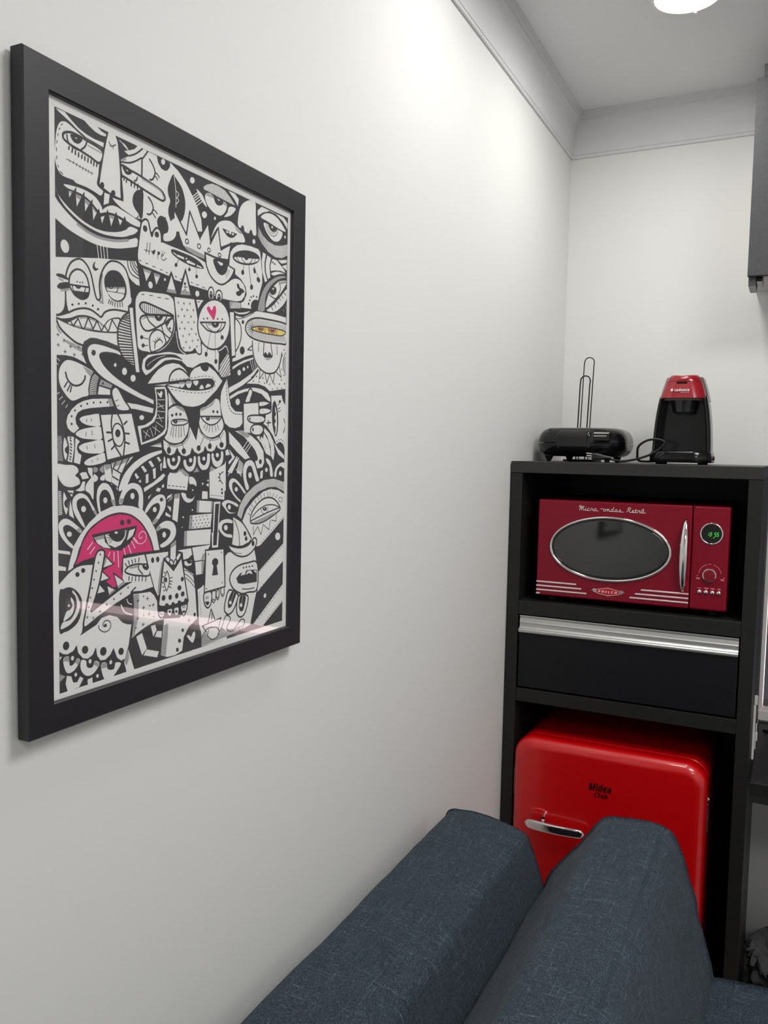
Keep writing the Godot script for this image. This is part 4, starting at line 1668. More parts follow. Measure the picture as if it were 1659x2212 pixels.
	c.line("w", 4.3, "705 117 725 126 712 147")
	c.line("w", 4.3, "710 148 725 155 709 175")
	c.soft("k", "600 257 625 256 643 268 653 291 653 313 602 325 584 308 580 279")
	c.oval("w", 0, 821, 36, 17, -6.5, 3.4, 14)
	c.oval("w", 0, 912, 172, 18, -6.4, 3.6, 15)
	c.oval("w", 0, 993, 168, 7.9, -2, 0.1, 8)
	c.line("w", 5.2, "825 109 859 82")
	c.line("w", 5.2, "833 116 870 87")
	c.line("w", 5.2, "840 124 880 93")
	c.line("w", 5.2, "847 134 889 102")
	c.line("w", 5.2, "855 144 897 111")
	c.soft("w", "851 68 876 73 901 88 931 128 908 123 878 99")
	# open jaw with teeth
	c.soft("w", "5 293 13 317 35 338 71 361 117 383 163 398 217 407 273 405 337 391 383 371 410 351 456 354 437 375 410 388 370 404 321 414 260 420 199 416 134 401 77 376 38 350 16 322")
	c.soft("w", "-1 339 18 351 49 373 93 398 140 417 199 432 260 435 337 425 403 407 450 391 454 423 403 442 337 460 266 470 205 471 128 460 65 444 23 427 -1 414 -23 385")
	c.line("g", 12, "116 414 163 429 217 438 273 437 337 428 396 412")
	c.soft("w", "47 277 100 270 152 269 200 277 230 294 246 312 252 322 274 305 305 292 337 290 386 298 437 308 471 319 466 339 420 339 370 328 331 322 289 323 258 331 239 338 221 328 188 307 152 293 109 288 66 287")
	c.flat("k", "96 298 100 283 110 270 110 285")
	c.flat("k", "139 299 145 286 154 277 152 295")
	c.flat("k", "182 313 188 303 196 294 195 310")
	c.flat("k", "222 338 225 329 230 322 236 339")
	c.flat("k", "270 330 275 320 278 312 284 327")
	c.flat("k", "319 327 323 317 328 310 334 325")
	c.flat("k", "370 330 373 322 378 316 386 331")
	c.flat("w", "71 295 91 293 74 322")
	c.flat("w", "107 297 138 299 112 347")
	c.flat("w", "154 303 182 311 155 355")
	c.flat("w", "194 321 219 341 199 378")
	c.flat("w", "239 354 262 343 247 378")
	c.flat("w", "286 333 318 330 298 378")
	c.flat("w", "337 333 363 338 350 361")
	c.flat("g", "107 297 138 299 129 315 108 310")
	c.flat("g", "154 303 182 311 171 326 154 317")
	c.flat("g", "194 321 219 341 213 345 194 332")
	c.flat("g", "71 295 91 293 86 305 72 300")
	c.flat("g", "286 333 318 330 313 345 292 345")
	c.flat("w", "261 249 291 249 285 286 256 301 258 279")
	c.soft("w", "252 322 274 303 305 290 337 289 331 296 299 302 270 319")
	c.soft("k", "461 182 444 193 430 211 427 233 434 255 447 270 464 282 471 297 485 289 490 225 489 183")
	c.oval("w", 0, 50, 515, 20, -8, 8, 24)
	c.line("w", 4.3, "219 472 228 524")
	c.line("w", 4.3, "237 470 245 521")
	c.line("w", 4.3, "254 470 261 519")
	c.line("w", 4.3, "273 468 279 516")
	# eye under the top edge and the right-hand faces
	c.flat("w", "905 40 931 23 969 8 1017 5 1071 11 1117 34 1157 63 1095 62 1036 59 948 54 905 53")
	c.hatch("k", 1.9, 28, "905 40 931 23 969 8 1017 5 1071 11 1117 34 1157 63", "905 53 948 54 1036 59 1095 62 1155 63")
	c.soft("w", "916 81 931 64 957 59 983 65 1049 69 1081 71 1088 88 1077 113 1054 135 1028 146 983 143 944 126 923 106")
	c.flat("g", "920 77 937 63 983 65 982 74")
	c.flat("g", "1056 72 1083 73 1086 86 1058 82")
	c.soft("k", "983 64 1018 64 1056 70 1054 84 1032 96 1009 98 992 87")
	c.flat("w", "1007 66 1036 71 1022 76")
	c.soft("w", "1104 87 1127 76 1162 77 1146 100 1114 125 1068 142 1093 113")
	c.flat("w", "1099 5 1154 4 1188 23 1180 61 1155 37")
	c.flat("w", "906 116 919 123 929 130 914 126")
	c.soft("w", "1270 6 1305 -1 1335 5 1338 68 1342 125 1343 165 1317 172 1302 152 1289 153 1275 173 1240 171 1233 151 1218 146 1204 163 1186 159 1180 136 1193 77 1221 36")
	c.flat("w", "1353 35 1391 6 1602 8 1642 26 1643 63 1597 32 1530 10 1465 10 1402 34 1356 63")
	c.soft("w", "1387 64 1402 45 1444 26 1497 20 1547 29 1597 56 1625 81 1559 81 1450 69")
	c.soft("w", "1413 84 1477 84 1553 88 1593 94 1582 126 1549 152 1500 158 1451 136 1424 113")
	c.line("k", 3.4, "1435 87 1451 119 1500 135 1537 116 1551 89")
	c.line("k", 2.6, "1448 87 1467 115 1499 120 1532 99 1537 86")
	c.soft("k", "1456 83 1493 82 1540 85 1526 101 1499 112 1472 105")
	c.oval("w", 0, 1492, 88, 9, -2.1, 0.1, 5.9)
	c.oval("w", 0, 1620, 111, 7.8, -2.6, 2.7, 7.2)
	c.flat("k", "1608 6 1645 8 1642 30")
	c.flat("w", "1357 92 1365 119 1404 153 1457 173 1522 179 1588 166 1645 146 1646 207 1590 234 1523 242 1453 228 1394 197 1360 167")
	c.hatch("k", 1.7, 46, "1357 92 1365 119 1404 153 1457 173 1522 179 1588 166 1645 146", "1359 167 1376 183 1394 197 1453 228 1523 242 1590 234 1646 207")
	c.line("k", 7.7, "1426 222 1480 243 1535 249 1590 243 1641 223")
	c.soft("w", "965 268 993 213 1028 177 1073 158 1123 151 1161 163 1219 186 1243 224 1176 241 1129 256 1056 288 1047 292 1029 256 1021 205 993 232")
	c.soft("g", "1154 164 1180 174 1219 185 1204 192 1171 183")
	c.flat("k", "1051 201 1176 200 1148 224 1120 233 1092 230 1069 216")
	c.oval("w", 0, 1092, 208, 9, -4, 4.5, 6.2)
	c.oval("w", 0, 1117, 207, 9, -4, 4.8, 6.6)
	c.oval("w", 0, 1140, 209, 7.5, -3.4, 3.9, 5.3)
	c.oval("k", 0, 1091, 205, 3.7, -0.9, 0, 3.8)
	c.oval("w", 0, 1323, 204, 13, -3.8, 2.4, 12)
	c.oval("w", 0, 994, 167, 6.6, -1.7, 0.1, 7.2)
	c.oval("w", 0, 912, 171, 19, -7.1, 4.5, 14)


# hound, crown, patched face, weeping box face
func art_upper(c: PrintCanvas) -> void:
	# left face, hairline to lips
	c.flat("w", "-3 567 229 523 393 499 443 490 450 501 457 529 464 563 468 592 447 591 419 579 402 566 407 593 418 648 416 673 397 690 395 714 399 723 398 867 89 904 -7 981")
	c.line("k", 7.7, "52 634 63 599 83 569 115 550 141 550 168 569 186 599 198 641 209 678 219 693 231 691 237 675 231 635 238 593 257 555 282 529 307 518 346 518 379 535 399 569 412 614 416 649")
	c.line("g", 8.6, "246 591 241 624 245 667 250 701")
	c.flat("g", "225 698 253 689 255 706 235 706")
	c.line("k", 7.7, "245 583 234 616 232 647 236 680")
	c.soft("k", "2 786 20 780 36 767 45 748 48 712 48 680 55 679 56 722 62 754 68 770 47 781 22 790 4 793")
	c.flat("g", "13 643 43 646 40 653 21 650")
	c.flat("g", "23 684 71 671 74 682 29 694")
	c.soft("k", "5 632 21 626 43 627 63 634 71 641 57 643 35 641 13 639")
	c.soft("k", "10 676 23 663 49 654 74 652 77 666 63 675 34 683 15 684")
	c.edged("w", 7.7, "70 658 74 625 92 602 115 591 141 594 162 612 173 641 176 663 167 690 146 703 126 705 99 695 82 678")
	c.soft("k", "85 682 114 677 149 675 169 673 161 693 143 705 120 703 97 693")
	c.kink("k", 6.9, "73 659 169 652")
	c.soft("k", "104 659 130 656 127 664 117 668 107 666")
	c.line("k", 4.3, "87 662 88 670 94 679")
	c.line("k", 4.3, "156 655 154 665 149 673")
	c.oval("k", 0, 111, 641, 3.5, -0.7, -0, 3.1)
	c.oval("k", 0, 126, 641, 3.5, -0.7, -0, 3.1)
	c.oval("k", 0, 139, 639, 3.5, -0.7, -0, 3.1)
	c.soft("k", "210 541 201 548 194 561 198 574 210 578 225 568 226 565 213 567 206 561 206 550")
	c.soft("k", "258 607 266 585 285 565 314 555 346 558 372 581 386 612 385 645 365 672 332 683 300 678 278 659 262 634")
	c.flat("w", "267 634 378 613 377 641 275 647")
	c.flat("g", "267 634 378 613 377 621 272 640")
	c.oval("k", 0, 296, 628, 12, -2.1, -0.1, 8)
	c.oval("w", 0, 296, 630, 3.2, -0.6, -0, 2.3)
	c.line("k", 4.3, "338 621 334 635 326 644")
	c.soft("w", "275 651 323 647 372 646 359 667 333 678 303 674 288 664")
	c.line("k", 4.3, "287 682 281 698")
	c.line("k", 4.3, "298 684 292 700")
	c.line("k", 4.3, "307 686 304 703")
	c.line("k", 4.3, "320 686 317 706")
	c.line("k", 4.3, "334 684 334 706")
	c.line("k", 4.3, "347 681 349 702")
	c.line("k", 4.3, "359 676 364 698")
	c.oval("k", 0, 86, 736, 5.5, -0.9, -0, 4.6)
	c.oval("k", 0, 119, 727, 5.3, -0.9, -0, 4.4)
	c.oval("k", 0, 156, 719, 5.1, -0.8, -0, 4.5)
	c.oval("k", 0, 194, 722, 5.2, -0.8, -0, 4.5)
	c.oval("k", 0, 223, 732, 5.9, -0.9, -0, 4.8)
	c.line("k", 7.7, "64 771 105 751 149 740 185 741 218 753 240 761 259 740 287 726 329 718 399 717")
	c.soft("k", "3 796 33 798 76 789 119 772 164 767 209 773 240 787 254 793 277 770 313 753 352 752 342 803 332 815 277 822 209 827 148 826 95 822 47 813 8 803")
	c.soft("w", "63 812 90 796 119 781 155 774 191 776 227 784 254 800 271 782 290 766 316 758 345 758 335 804 277 816 209 819 136 820 98 816")
	c.line("g", 6.9, "125 783 154 777 191 779 224 788")
	c.line("g", 6.9, "104 817 136 818")
	c.line("g", 6.9, "154 819 196 816")
	c.kink("k", 6, "76 802 90 820 115 785 136 822 148 821 169 774 195 817 217 779 241 819 257 794 280 817 302 763 335 800")
	c.line("g", 8.6, "4 830 27 857 69 884 98 894")
	c.line("k", 8.6, "3 804 19 832 47 854 89 877 118 887 160 893")
	c.soft("k", "145 886 163 866 184 855 208 853 255 859 303 864 332 873 148 895")
	c.plus("k", 2.6, 8.3, "12 865 42 883 11 900 -1 901")
	c.line("k", 5.2, "393 499 399 528 419 551 460 562")
	c.line("k", 5.2, "409 496 416 520 436 538 460 548")
	c.line("k", 5.2, "419 495 430 515 443 527 459 536")
	c.line("k", 5.2, "431 492 440 508 458 521")
	# ladder cheek and post
	c.soft("w", "383 737 395 725 401 727 411 783 418 854 432 947 404 937 371 915 348 879 339 847 338 805 345 776 358 752")
	c.line("k", 8.6, "395 721 371 736 351 760 338 788 334 817 335 848 344 880 367 915 404 940")
	c.hatch("k", 6, 20, "383 737 358 752 345 776 338 805 339 847 348 879 371 915 404 937", "401 732 405 760 410 807 415 854 425 901 432 944")
	c.flat("k", "395 690 429 684 439 755 456 862 477 969 438 973 415 830 401 722")
	c.flat("w", "404 697 425 693 435 779 451 874 466 968 444 970 427 865 412 759")
	# hound with the word on its snout
	c.flat("k", "601 294 634 251 649 297 623 331 608 371 605 325")
	c.soft("w", "672 261 699 244 705 276 707 313 688 340 657 356 623 360 623 333 649 317 657 288")
	c.flat("w", "458 444 479 322 491 307 504 301 520 308 534 332 543 359 555 336 573 319 588 318 601 335 605 370 672 374 766 377 847 383 917 396 933 397 1053 471 1103 456 1131 436 1164 425 1202 426 1237 445 1252 474 1242 504 1218 528 1180 540 1123 544 1063 546 996 544 939 527 807 525 696 521 657 512 557 504 475 498 462 489 456 468")
	c.line("k", 7.7, "1103 454 1131 435 1164 423 1205 422 1242 441 1257 473 1247 506 1223 530 1180 543 1123 548")
	c.line("k", 8.6, "455 435 476 323 490 304 505 296 523 304 543 359 555 335 575 316 595 319 606 337 608 369")
	c.oval("k", 0, 502, 337, 13, -5.1, 4.2, 13)
	c.oval("k", 0, 577, 345, 13, -4.9, 4.1, 12)
	c.line("k", 3.4, "516 395 513 417 508 439")
	c.line("k", 3.4, "533 392 530 418 526 444")
	c.line("k", 3.4, "497 430 532 429")
	c.flat("k", "538 419 546 426 555 420 561 415 569 416 564 429 555 440 543 429")
	c.line("k", 3.4, "583 419 584 451")
	c.soft("k", "584 419 598 418 595 429 584 433")
	c.line("k", 3.4, "607 434 620 428 618 421 608 429 609 445 623 449 641 436")
	c.line("k", 2.1, "608 409 613 415")
	c.line("k", 2.1, "618 408 618 415")
	c.line("k", 2.6, "632 411 626 418")
	c.line("k", 3.4, "465 482 477 482")
	c.line("k", 3.4, "505 486 519 486")
	c.line("k", 3.4, "550 490 568 491")
	c.line("k", 3.4, "601 494 614 495")
	c.line("k", 3.4, "637 499 650 501")
	c.line("k", 3.4, "700 505 713 506")
	c.line("k", 3.4, "735 511 747 510")
	c.line("k", 3.4, "813 510 827 512")
	c.line("k", 3.4, "852 514 871 514")
	c.line("k", 3.4, "898 517 920 520")
	c.soft("k", "672 394 688 385 746 386 827 391 881 404 907 422 902 430 868 435 806 435 727 423 684 409")
	c.flat("w", "683 396 707 402 713 411 690 403")
	c.flat("w", "712 402 762 405 766 416 715 413")
	c.flat("w", "796 412 847 419 840 427 786 427 778 419")
	c.flat("w", "856 420 898 424 889 430 852 428")
	c.oval("w", 0, 780, 408, 6.4, -1.4, 0, 4.6)
	c.line("k", 2.6, "727 423 713 444")
	c.oval("k", 0, 707, 452, 10, -2.1, 0, 9)
	c.line("k", 2.6, "802 433 802 449")
	c.oval("k", 0, 802, 454, 9, -1.8, 0, 7.8)
	c.line("k", 2.6, "852 439 854 472")
	c.oval("k", 0, 855, 476, 10, -1.9, 0, 9)
	c.flat("w", "489 511 543 513 509 564")
	c.flat("g", "489 511 543 513 534 526 496 523")
	c.flat("w", "555 517 601 519 574 568")
	c.flat("g", "555 517 601 519 596 531 560 530")
	c.oval("w", 0, 536, 575, 14, -4, 3.3, 15)
	c.oval("w", 0, 631, 533, 6.8, -1.3, 0, 6.5)
	c.oval("w", 0, 861, 556, 15, -3.5, 2.1, 14)
	c.flat("k", "655 517 674 485 696 522")
	c.flat("w", "675 506 710 583 642 587")
	c.flat("g", "648 571 703 568 710 583 642 587")
	c.flat("k", "741 525 774 452 808 530")
	c.flat("w", "774 475 811 573 737 582")
	c.flat("g", "744 561 802 558 811 573 737 582")
	c.oval("k", 0, 770, 526, 7.2, -1.3, 0, 6.7)
	c.line("k", 3.4, "771 530 771 553")
	c.line("k", 3.4, "763 542 787 539")
	c.line("k", 3.4, "771 553 761 561")
	c.line("k", 3.4, "771 553 785 563")
	# crown
	c.flat("w", "699 217 780 300 803 187 880 294 939 213 958 300 1020 206 1043 311 1118 272 1098 347 1052 354 994 354 916 351 910 382 847 377 790 368 758 352 734 314 720 272")
	c.kink("k", 8.6, "699 211 780 298 803 184 880 293")
	c.kink("k", 8.6, "958 299 1020 206 1043 309 1129 256")
	c.flat("g", "758 352 806 352 914 363 912 382 847 379 790 370")
	c.oval("w", 5.2, 784, 327, 11, -3.8, 2.8, 10)
	c.oval("w", 5.2, 872, 330, 12, -3.9, 3.1, 10)
	c.oval("w", 5.2, 948, 331, 10, -3.4, 2.8, 9)
	c.oval("w", 5.2, 1032, 337, 11, -3.4, 2.9, 9)
	# half moon eye under the crown
	c.flat("w", "924 356 990 361 1098 349 1107 374 1156 382 1136 413 1103 447 1058 475 1013 478 964 458 934 418")
	c.line("k", 8.6, "917 349 920 381 934 418 964 455 1013 477 1058 476 1103 451 1136 417 1155 383")
	c.kink("k", 7.7, "1155 383 1107 373")
	c.kink("k", 8.6, "916 350 994 356 1052 353 1099 347")
	c.soft("k", "987 365 1098 351 1098 385 1085 412 1057 430 1026 429 999 407")
	c.soft("w", "1016 370 1059 372 1052 384 1039 386 1023 378")
	c.line("k", 2.1, "1101 395 1117 404")
	c.line("k", 2.1, "1094 405 1109 417")
	c.line("k", 2.1, "1087 414 1099 427")
	c.line("k", 2.1, "1080 421 1092 436")
	c.soft("k", "1179 450 1193 450 1203 465 1227 469 1242 480 1223 490 1208 504 1189 510 1172 505 1174 492 1198 480 1179 467")
	# weeping box face
	c.flat("w", "1111 365 1120 305 1143 278 1176 256 1219 242 1298 234 1364 234 1382 248 1391 301 1402 358 1403 405 1378 466 1363 510 1359 554 1298 558 1214 566 1213 541 1238 528 1262 489 1251 451 1210 420 1161 405 1161 379 1110 371")
	c.oval("k", 0, 1258, 302, 119, -18, -7.7, 39)
	c.soft("w", "1151 323 1187 313 1254 304 1324 293 1367 286 1355 300 1299 321 1225 334 1172 333")
	c.line("k", 3.4, "1172 317 1180 326 1192 332")
	c.line("k", 4.3, "1215 308 1223 321 1245 330")
	c.line("k", 4.3, "1308 296 1305 308 1290 322")
	c.line("k", 3.4, "1337 291 1334 299 1330 308")
	c.soft("k", "1240 306 1274 301 1267 310 1255 314 1245 312")
	c.line("k", 3.4, "1234 345 1232 372")
	c.oval("k", 0, 1226, 383, 13, -2.5, 0.2, 13)
	c.line("k", 4.3, "1280 336 1288 381 1300 433")
	c.oval("k", 0, 1305, 444, 13, -2.4, 0.2, 14)
	c.line("k", 2.6, "1329 332 1345 358 1364 379")
	c.oval("k", 0, 1367, 394, 14, -5.8, 9, 12)
	c.soft("k", "1327 338 1343 357 1331 369 1319 354")
	c.oval("k", 0, 1303, 496, 6, -1, 0.1, 5.2)
	c.oval("k", 0, 1323, 488, 6.1, -1.1, 0.1, 5.2)
	c.oval("k", 0, 1352, 487, 6.1, -1.1, 0.1, 5.3)
	c.oval("k", 0, 1290, 515, 6, -1, 0.1, 5.2)
	c.oval("k", 0, 1281, 535, 7, -1.2, 0.1, 6.9)
	c.soft("k", "1308 558 1303 534 1317 514 1343 503 1364 506 1365 552")
	c.oval("k", 0, 1274, 261, 2, -0.4, 0, 1.1)
	# stripes, leaf eye at the right edge
	c.flat("w", "1406 241 1435 245 1422 295 1426 342 1450 384 1429 396 1402 343 1396 286")
	c.flat("w", "1448 248 1483 255 1470 300 1479 361 1456 374 1436 339 1433 293")
	c.flat("w", "1496 257 1540 255 1619 294 1631 307 1580 305 1525 313 1484 325 1478 298")
	c.oval("k", 0, 1501, 275, 6.1, -2.5, 3.4, 4.4)
	c.oval("k", 0, 1521, 279, 6.1, -2.5, 3.8, 4.9)
	c.soft("w", "1490 335 1536 318 1591 312 1637 318 1580 323 1520 342 1493 343")
	c.flat("w", "1551 253 1641 231 1641 248 1590 264")
	c.flat("w", "1591 277 1641 257 1642 292")
	c.soft("g", "1367 553 1379 504 1409 445 1456 395 1526 352 1592 330 1637 327 1626 334 1564 354 1499 393 1451 444 1431 489 1424 547")
	c.line("k", 7.7, "1360 554 1374 502 1403 444 1449 393 1520 347 1592 323 1640 318")
	c.flat("w", "1437 527 1442 499 1462 454 1510 403 1559 367 1609 352 1638 346 1638 367 1594 422 1528 479 1453 527")
	c.oval("k", 0, 1508, 426, 32, -2.6, -6.8, 24)
	c.oval("w", 0, 1508, 416, 7.6, -1.4, 0.1, 6)
	c.line("k", 6, "1565 369 1579 406 1539 462 1492 461 1473 452")
	c.flat("g", "1573 367 1635 347 1635 362 1576 379")
	c.line("k", 7.7, "1639 372 1577 437 1506 489 1437 539")
	c.soft("w", "1448 543 1512 503 1577 449 1644 394 1643 447 1595 498 1524 538")
	c.line("k", 5.2, "1493 515 1507 531")
	c.line("k", 5.2, "1523 495 1535 511")
	c.line("k", 5.2, "1550 478 1563 488")
	c.line("k", 5.2, "1572 456 1582 467")
	c.line("k", 5.2, "1594 440 1607 451")
	c.line("k", 5.2, "1616 418 1634 428")
	c.line("k", 5.2, "1630 390 1647 394")
	c.line("w", 2.6, "1612 508 1619 524")
	c.line("w", 2.6, "1629 490 1638 504")
	c.flat("w", "1114 550 1209 542 1210 570 1119 585")
	c.hatch("k", 2.1, 13, "1118 549 1209 542", "1124 584 1210 570")
	c.flat("g", "1114 550 1147 546 1124 584 1119 585")
	# frog eyes
	c.oval("w", 6.9, 965, 537, 23, -4, 0.2, 31)
	c.oval("g", 0, 980, 552, 6.2, -1.1, 0.1, 14)
	c.oval("k", 0, 965, 544, 11, -2, 0.1, 19)
	c.oval("w", 0, 965, 537, 3.9, -0.7, 0, 3.8)
	c.oval("w", 6.9, 1028, 540, 27, -4.7, 0.2, 30)
	c.oval("k", 0, 1029, 548, 13, -2.3, 0.2, 20)
	c.oval("w", 0, 1026, 540, 4.5, -0.8, 0, 4.1)
	# patched face
	c.soft("w", "442 663 456 631 484 613 570 604 644 598 675 606 690 621 698 666 700 717 695 756 668 805 626 844 570 868 516 872 463 866 452 825 444 730")
	c.line("k", 3.4, "481 626 496 624")
	c.line("k", 3.4, "530 622 550 620")
	c.line("k", 3.4, "583 622 603 619")
	c.line("k", 3.4, "633 618 656 617")
	c.edged("w", 8.6, "467 680 477 664 498 658 534 660 588 668 645 677 689 688 645 692 570 701 516 707 484 697")
	c.hatch("k", 3.4, 15, "477 669 498 662 534 663 588 672 645 683", "475 686 505 705 534 704 588 697 652 687")
	c.edged("w", 8.6, "470 745 477 725 505 713 570 703 687 691 645 720 596 747 548 771 512 781 487 772")
	c.soft("k", "563 706 616 700 607 718 592 726 574 723")
	c.flat("g", "479 734 505 716 512 724 484 735")
	c.flat("g", "516 714 563 707 566 716 523 720")
	c.flat("w", "581 705 598 703 589 711")
	c.line("k", 6.9, "512 717 530 739 566 756")
	c.line("k", 6.9, "643 697 639 708 626 725")
	c.flat("k", "689 688 645 713 630 729 643 746 675 705")
	c.line("k", 6, "610 747 618 769 637 784 664 794")
	c.line("k", 6, "641 740 652 754 677 767")
	c.oval("k", 0, 664, 749, 6.9, -1, 0, 5.6)
	c.line("k", 8.6, "687 690 693 725 687 754 672 787 641 822 600 849 548 872")
	c.edged("w", 6.9, "530 830 534 800 556 777 585 766 615 774 633 800 637 819 607 846 570 863 539 868")
	c.line("k", 5.2, "564 851 566 831 589 811 607 811 615 820")
	c.line("k", 4.3, "556 820 566 826")
	c.line("k", 4.3, "568 812 576 820")
	c.line("k", 4.3, "583 802 587 812")
	c.line("k", 4.3, "598 799 595 810")
	c.oval("k", 0, 480, 813, 10, -1.3, -0, 9)
	c.line("k", 3.4, "491 814 523 816")
	c.oval("k", 0, 489, 848, 10, -1.2, -0, 9)
	c.line("k", 3.4, "498 847 519 844")
	# plaster nose
	c.flat("w", "696 600 838 587 855 641 872 718 894 809 886 834 869 841 844 823 815 837 774 842 746 837 730 803 714 715")
	c.line("w", 5.2, "708 757 718 804 736 838 774 853")
	c.plus("k", 2.6, 8.3, "723 621 763 619 806 613 749 649 787 646 832 639 723 684 767 677 814 672 749 709 795 702 837 695 734 740 769 735 819 730 757 771 802 758 852 750 779 797 826 785 867 776 762 826 806 820 860 808")
	c.flat("w", "853 586 909 579 888 601 867 628")
	c.line("k", 3.4, "863 595 880 592")


# lips, owl, goggle face, both hands
func art_middle(c: PrintCanvas) -> void:
	# below the left face
	c.flat("k", "-23 947 1 944 46 940 89 942 135 955 159 963 147 931 136 899 145 875 178 855 208 852 271 857 332 868 348 909 401 941 436 945 446 971 470 974 491 991 491 1204 -26 1223")
	c.flat("w", "-6 858 33 857 89 889 112 898 134 899 136 917 144 938 159 963 135 955 89 942 46 940 1 944")
	c.flat("g", "33 874 118 895 134 901 136 919 95 908 55 891")
	c.plus("k", 2.6, 8.3, "12 864 13 904 42 884 75 903 47 926 94 933 118 900 137 927")
	c.soft("w", "164 909 172 891 196 878 239 877 290 883 338 891 351 906 319 901 270 901 239 908 228 922 239 944 264 969 318 1002 401 1038 491 1070 491 1087 401 1062 318 1035 254 1012 208 984 177 953 167 929")
	c.oval("k", 0, 197, 913, 12, -1.3, -0.1, 12)
	c.oval("w", 0, 319, 951, 8, -0.9, -0, 8)
	c.oval("w", 0, 374, 973, 15, -1.5, -0.1, 16)
	c.oval("w", 0, 426, 998, 16, -1.4, -0.1, 15)
	c.flat("w", "433 1052 556 1085 556 1104 433 1070")
	c.flat("w", "389 1106 435 1110 433 1108 556 1122 550 1144 433 1131 415 1132")
	c.oval("w", 0, 480, 1167, 15, -0.7, -0, 11)
	c.soft("w", "14 1022 20 993 37 970 57 958 89 958 129 967 171 981 195 992 183 1007 174 1035 167 1065 167 1090 134 1100 87 1117 59 1105 31 1076 17 1050")
	c.flat("g", "138 973 195 992 181 1014 159 998")
	c.line("k", 7.7, "49 1008 56 1030 73 1048 99 1056 129 1048 147 1028 151 1013")
	c.line("k", 6, "57 1045 42 1066")
	c.line("k", 6, "72 1055 57 1079")
	c.line("k", 6, "80 1059 72 1083")
	c.flat("w", "203 998 226 1011 216 1039 210 1085 175 1090 173 1065 180 1035 189 1013")
	c.hatch("k", 3.4, 13, "203 998 189 1016 180 1037 175 1065 174 1088", "227 1011 220 1027 215 1050 211 1069 209 1085")
	c.flat("g", "237 1018 302 1037 295 1052 227 1042")
	c.oval("k", 0, 248, 1035, 5, -0.4, -0, 5.1)
	c.flat("w", "226 1048 289 1058 289 1080 219 1083")
	c.soft("w", "303 1062 318 1048 334 1053 351 1073 371 1100 401 1135 339 1139 318 1113 305 1086")
	c.line("k", 2.6, "318 1105 337 1097")
	c.line("k", 2.6, "327 1127 341 1120")
	c.flat("w", "297 1095 238 1099 188 1103 146 1113 110 1128 81 1150 58 1178 50 1205 57 1227 72 1240 89 1248 117 1227 101 1208 98 1185 110 1164 134 1151 176 1142 238 1135 311 1126")
	c.flat("g", "274 1096 297 1095 311 1126 287 1130")
	c.oval("k", 0, 273, 1112, 4.8, -0.3, -0, 4.7)
	c.oval("k", 0, 234, 1115, 4.7, -0.3, -0, 4.6)
	c.oval("k", 0, 196, 1118, 4.6, -0.3, -0, 4.6)
	c.oval("k", 0, 161, 1125, 4.5, -0.3, -0, 4.6)
	c.oval("k", 0, 128, 1136, 4.7, -0.3, -0, 4.5)
	c.oval("k", 0, 96, 1156, 4.4, -0.2, -0, 4)
	c.oval("k", 0, 78, 1180, 4.6, -0.2, -0, 4.5)
	c.oval("k", 0, 78, 1211, 5.2, -0.2, -0, 4.9)
	c.line("w", 3.4, "7 956 20 965")
	c.line("w", 3.4, "4 976 12 979")
	c.line("w", 3.4, "4 1096 16 1089")
	c.line("w", 3.4, "16 1117 33 1104")
	c.line("w", 3.4, "29 1135 44 1119")
	c.line("w", 3.4, "48 1147 58 1135")
	# left hand with the card
	c.soft("w", "120 1191 134 1179 170 1171 231 1165 232 1211 175 1214 139 1206")
	c.soft("w", "98 1251 121 1234 175 1222 237 1218 240 1267 175 1270 127 1266")
	c.soft("w", "115 1305 133 1291 175 1281 245 1273 251 1322 190 1329 138 1323")
	c.soft("w", "143 1368 162 1352 205 1338 255 1327 263 1360 205 1376 159 1378")
	c.line("k", 2.6, "159 1189 157 1199")
	c.line("k", 2.6, "182 1185 184 1195")
	c.line("k", 2.6, "154 1242 153 1258")
	c.line("k", 2.6, "186 1234 187 1253")
	c.line("k", 2.6, "158 1299 160 1311")
	c.line("k", 2.6, "198 1291 204 1306")
	c.line("k", 2.6, "185 1357 187 1366")
	c.line("k", 2.6, "214 1348 219 1357")
	c.flat("w", "234 1165 418 1150 470 1320 273 1359")
	c.kink("k", 9.5, "230 1163 420 1148 472 1321 268 1360 230 1163")
	c.line("k", 7.7, "301 1160 295 1200 301 1247 314 1290 337 1321 358 1345")
	c.line("k", 7.7, "332 1158 354 1191 370 1233 375 1272 366 1342")
	c.oval("w", 6, 335, 1248, 33, -3.5, 6.8, 49)
	c.oval("k", 0, 333, 1241, 15, -0.4, -0.1, 17)
	c.line("k", 7.7, "370 1201 387 1188")
	c.line("k", 7.7, "377 1240 401 1241")
	c.line("k", 7.7, "378 1279 402 1285")
	c.line("k", 7.7, "269 1239 298 1239")
	c.line("k", 7.7, "278 1276 304 1265")
	c.line("k", 7.7, "296 1310 314 1295")
	c.flat("w", "5 1260 26 1260 31 1310 33 1361 5 1359")
	c.hatch("k", 2.6, 24, "5 1262 4 1311 5 1359", "26 1262 27 1310 33 1361")
	c.flat("w", "56 1261 89 1262 91 1309 79 1366 56 1361")
	c.edged("w", 6.9, "40 1261 54 1279 61 1310 56 1343 46 1361 35 1344 30 1310 33 1279")
	c.soft("k", "60 1301 47 1306 42 1317 51 1330 60 1332")
	c.line("k", 5.2, "69 1266 74 1269")
	c.line("k", 5.2, "69 1275 75 1280")
	c.line("k", 5.2, "71 1289 77 1296")
	c.line("k", 5.2, "72 1303 77 1307")
	c.line("k", 5.2, "71 1315 77 1319")
	c.line("k", 5.2, "69 1328 75 1332")
	c.line("k", 5.2, "68 1341 74 1345")
	c.line("k", 5.2, "66 1351 71 1355")
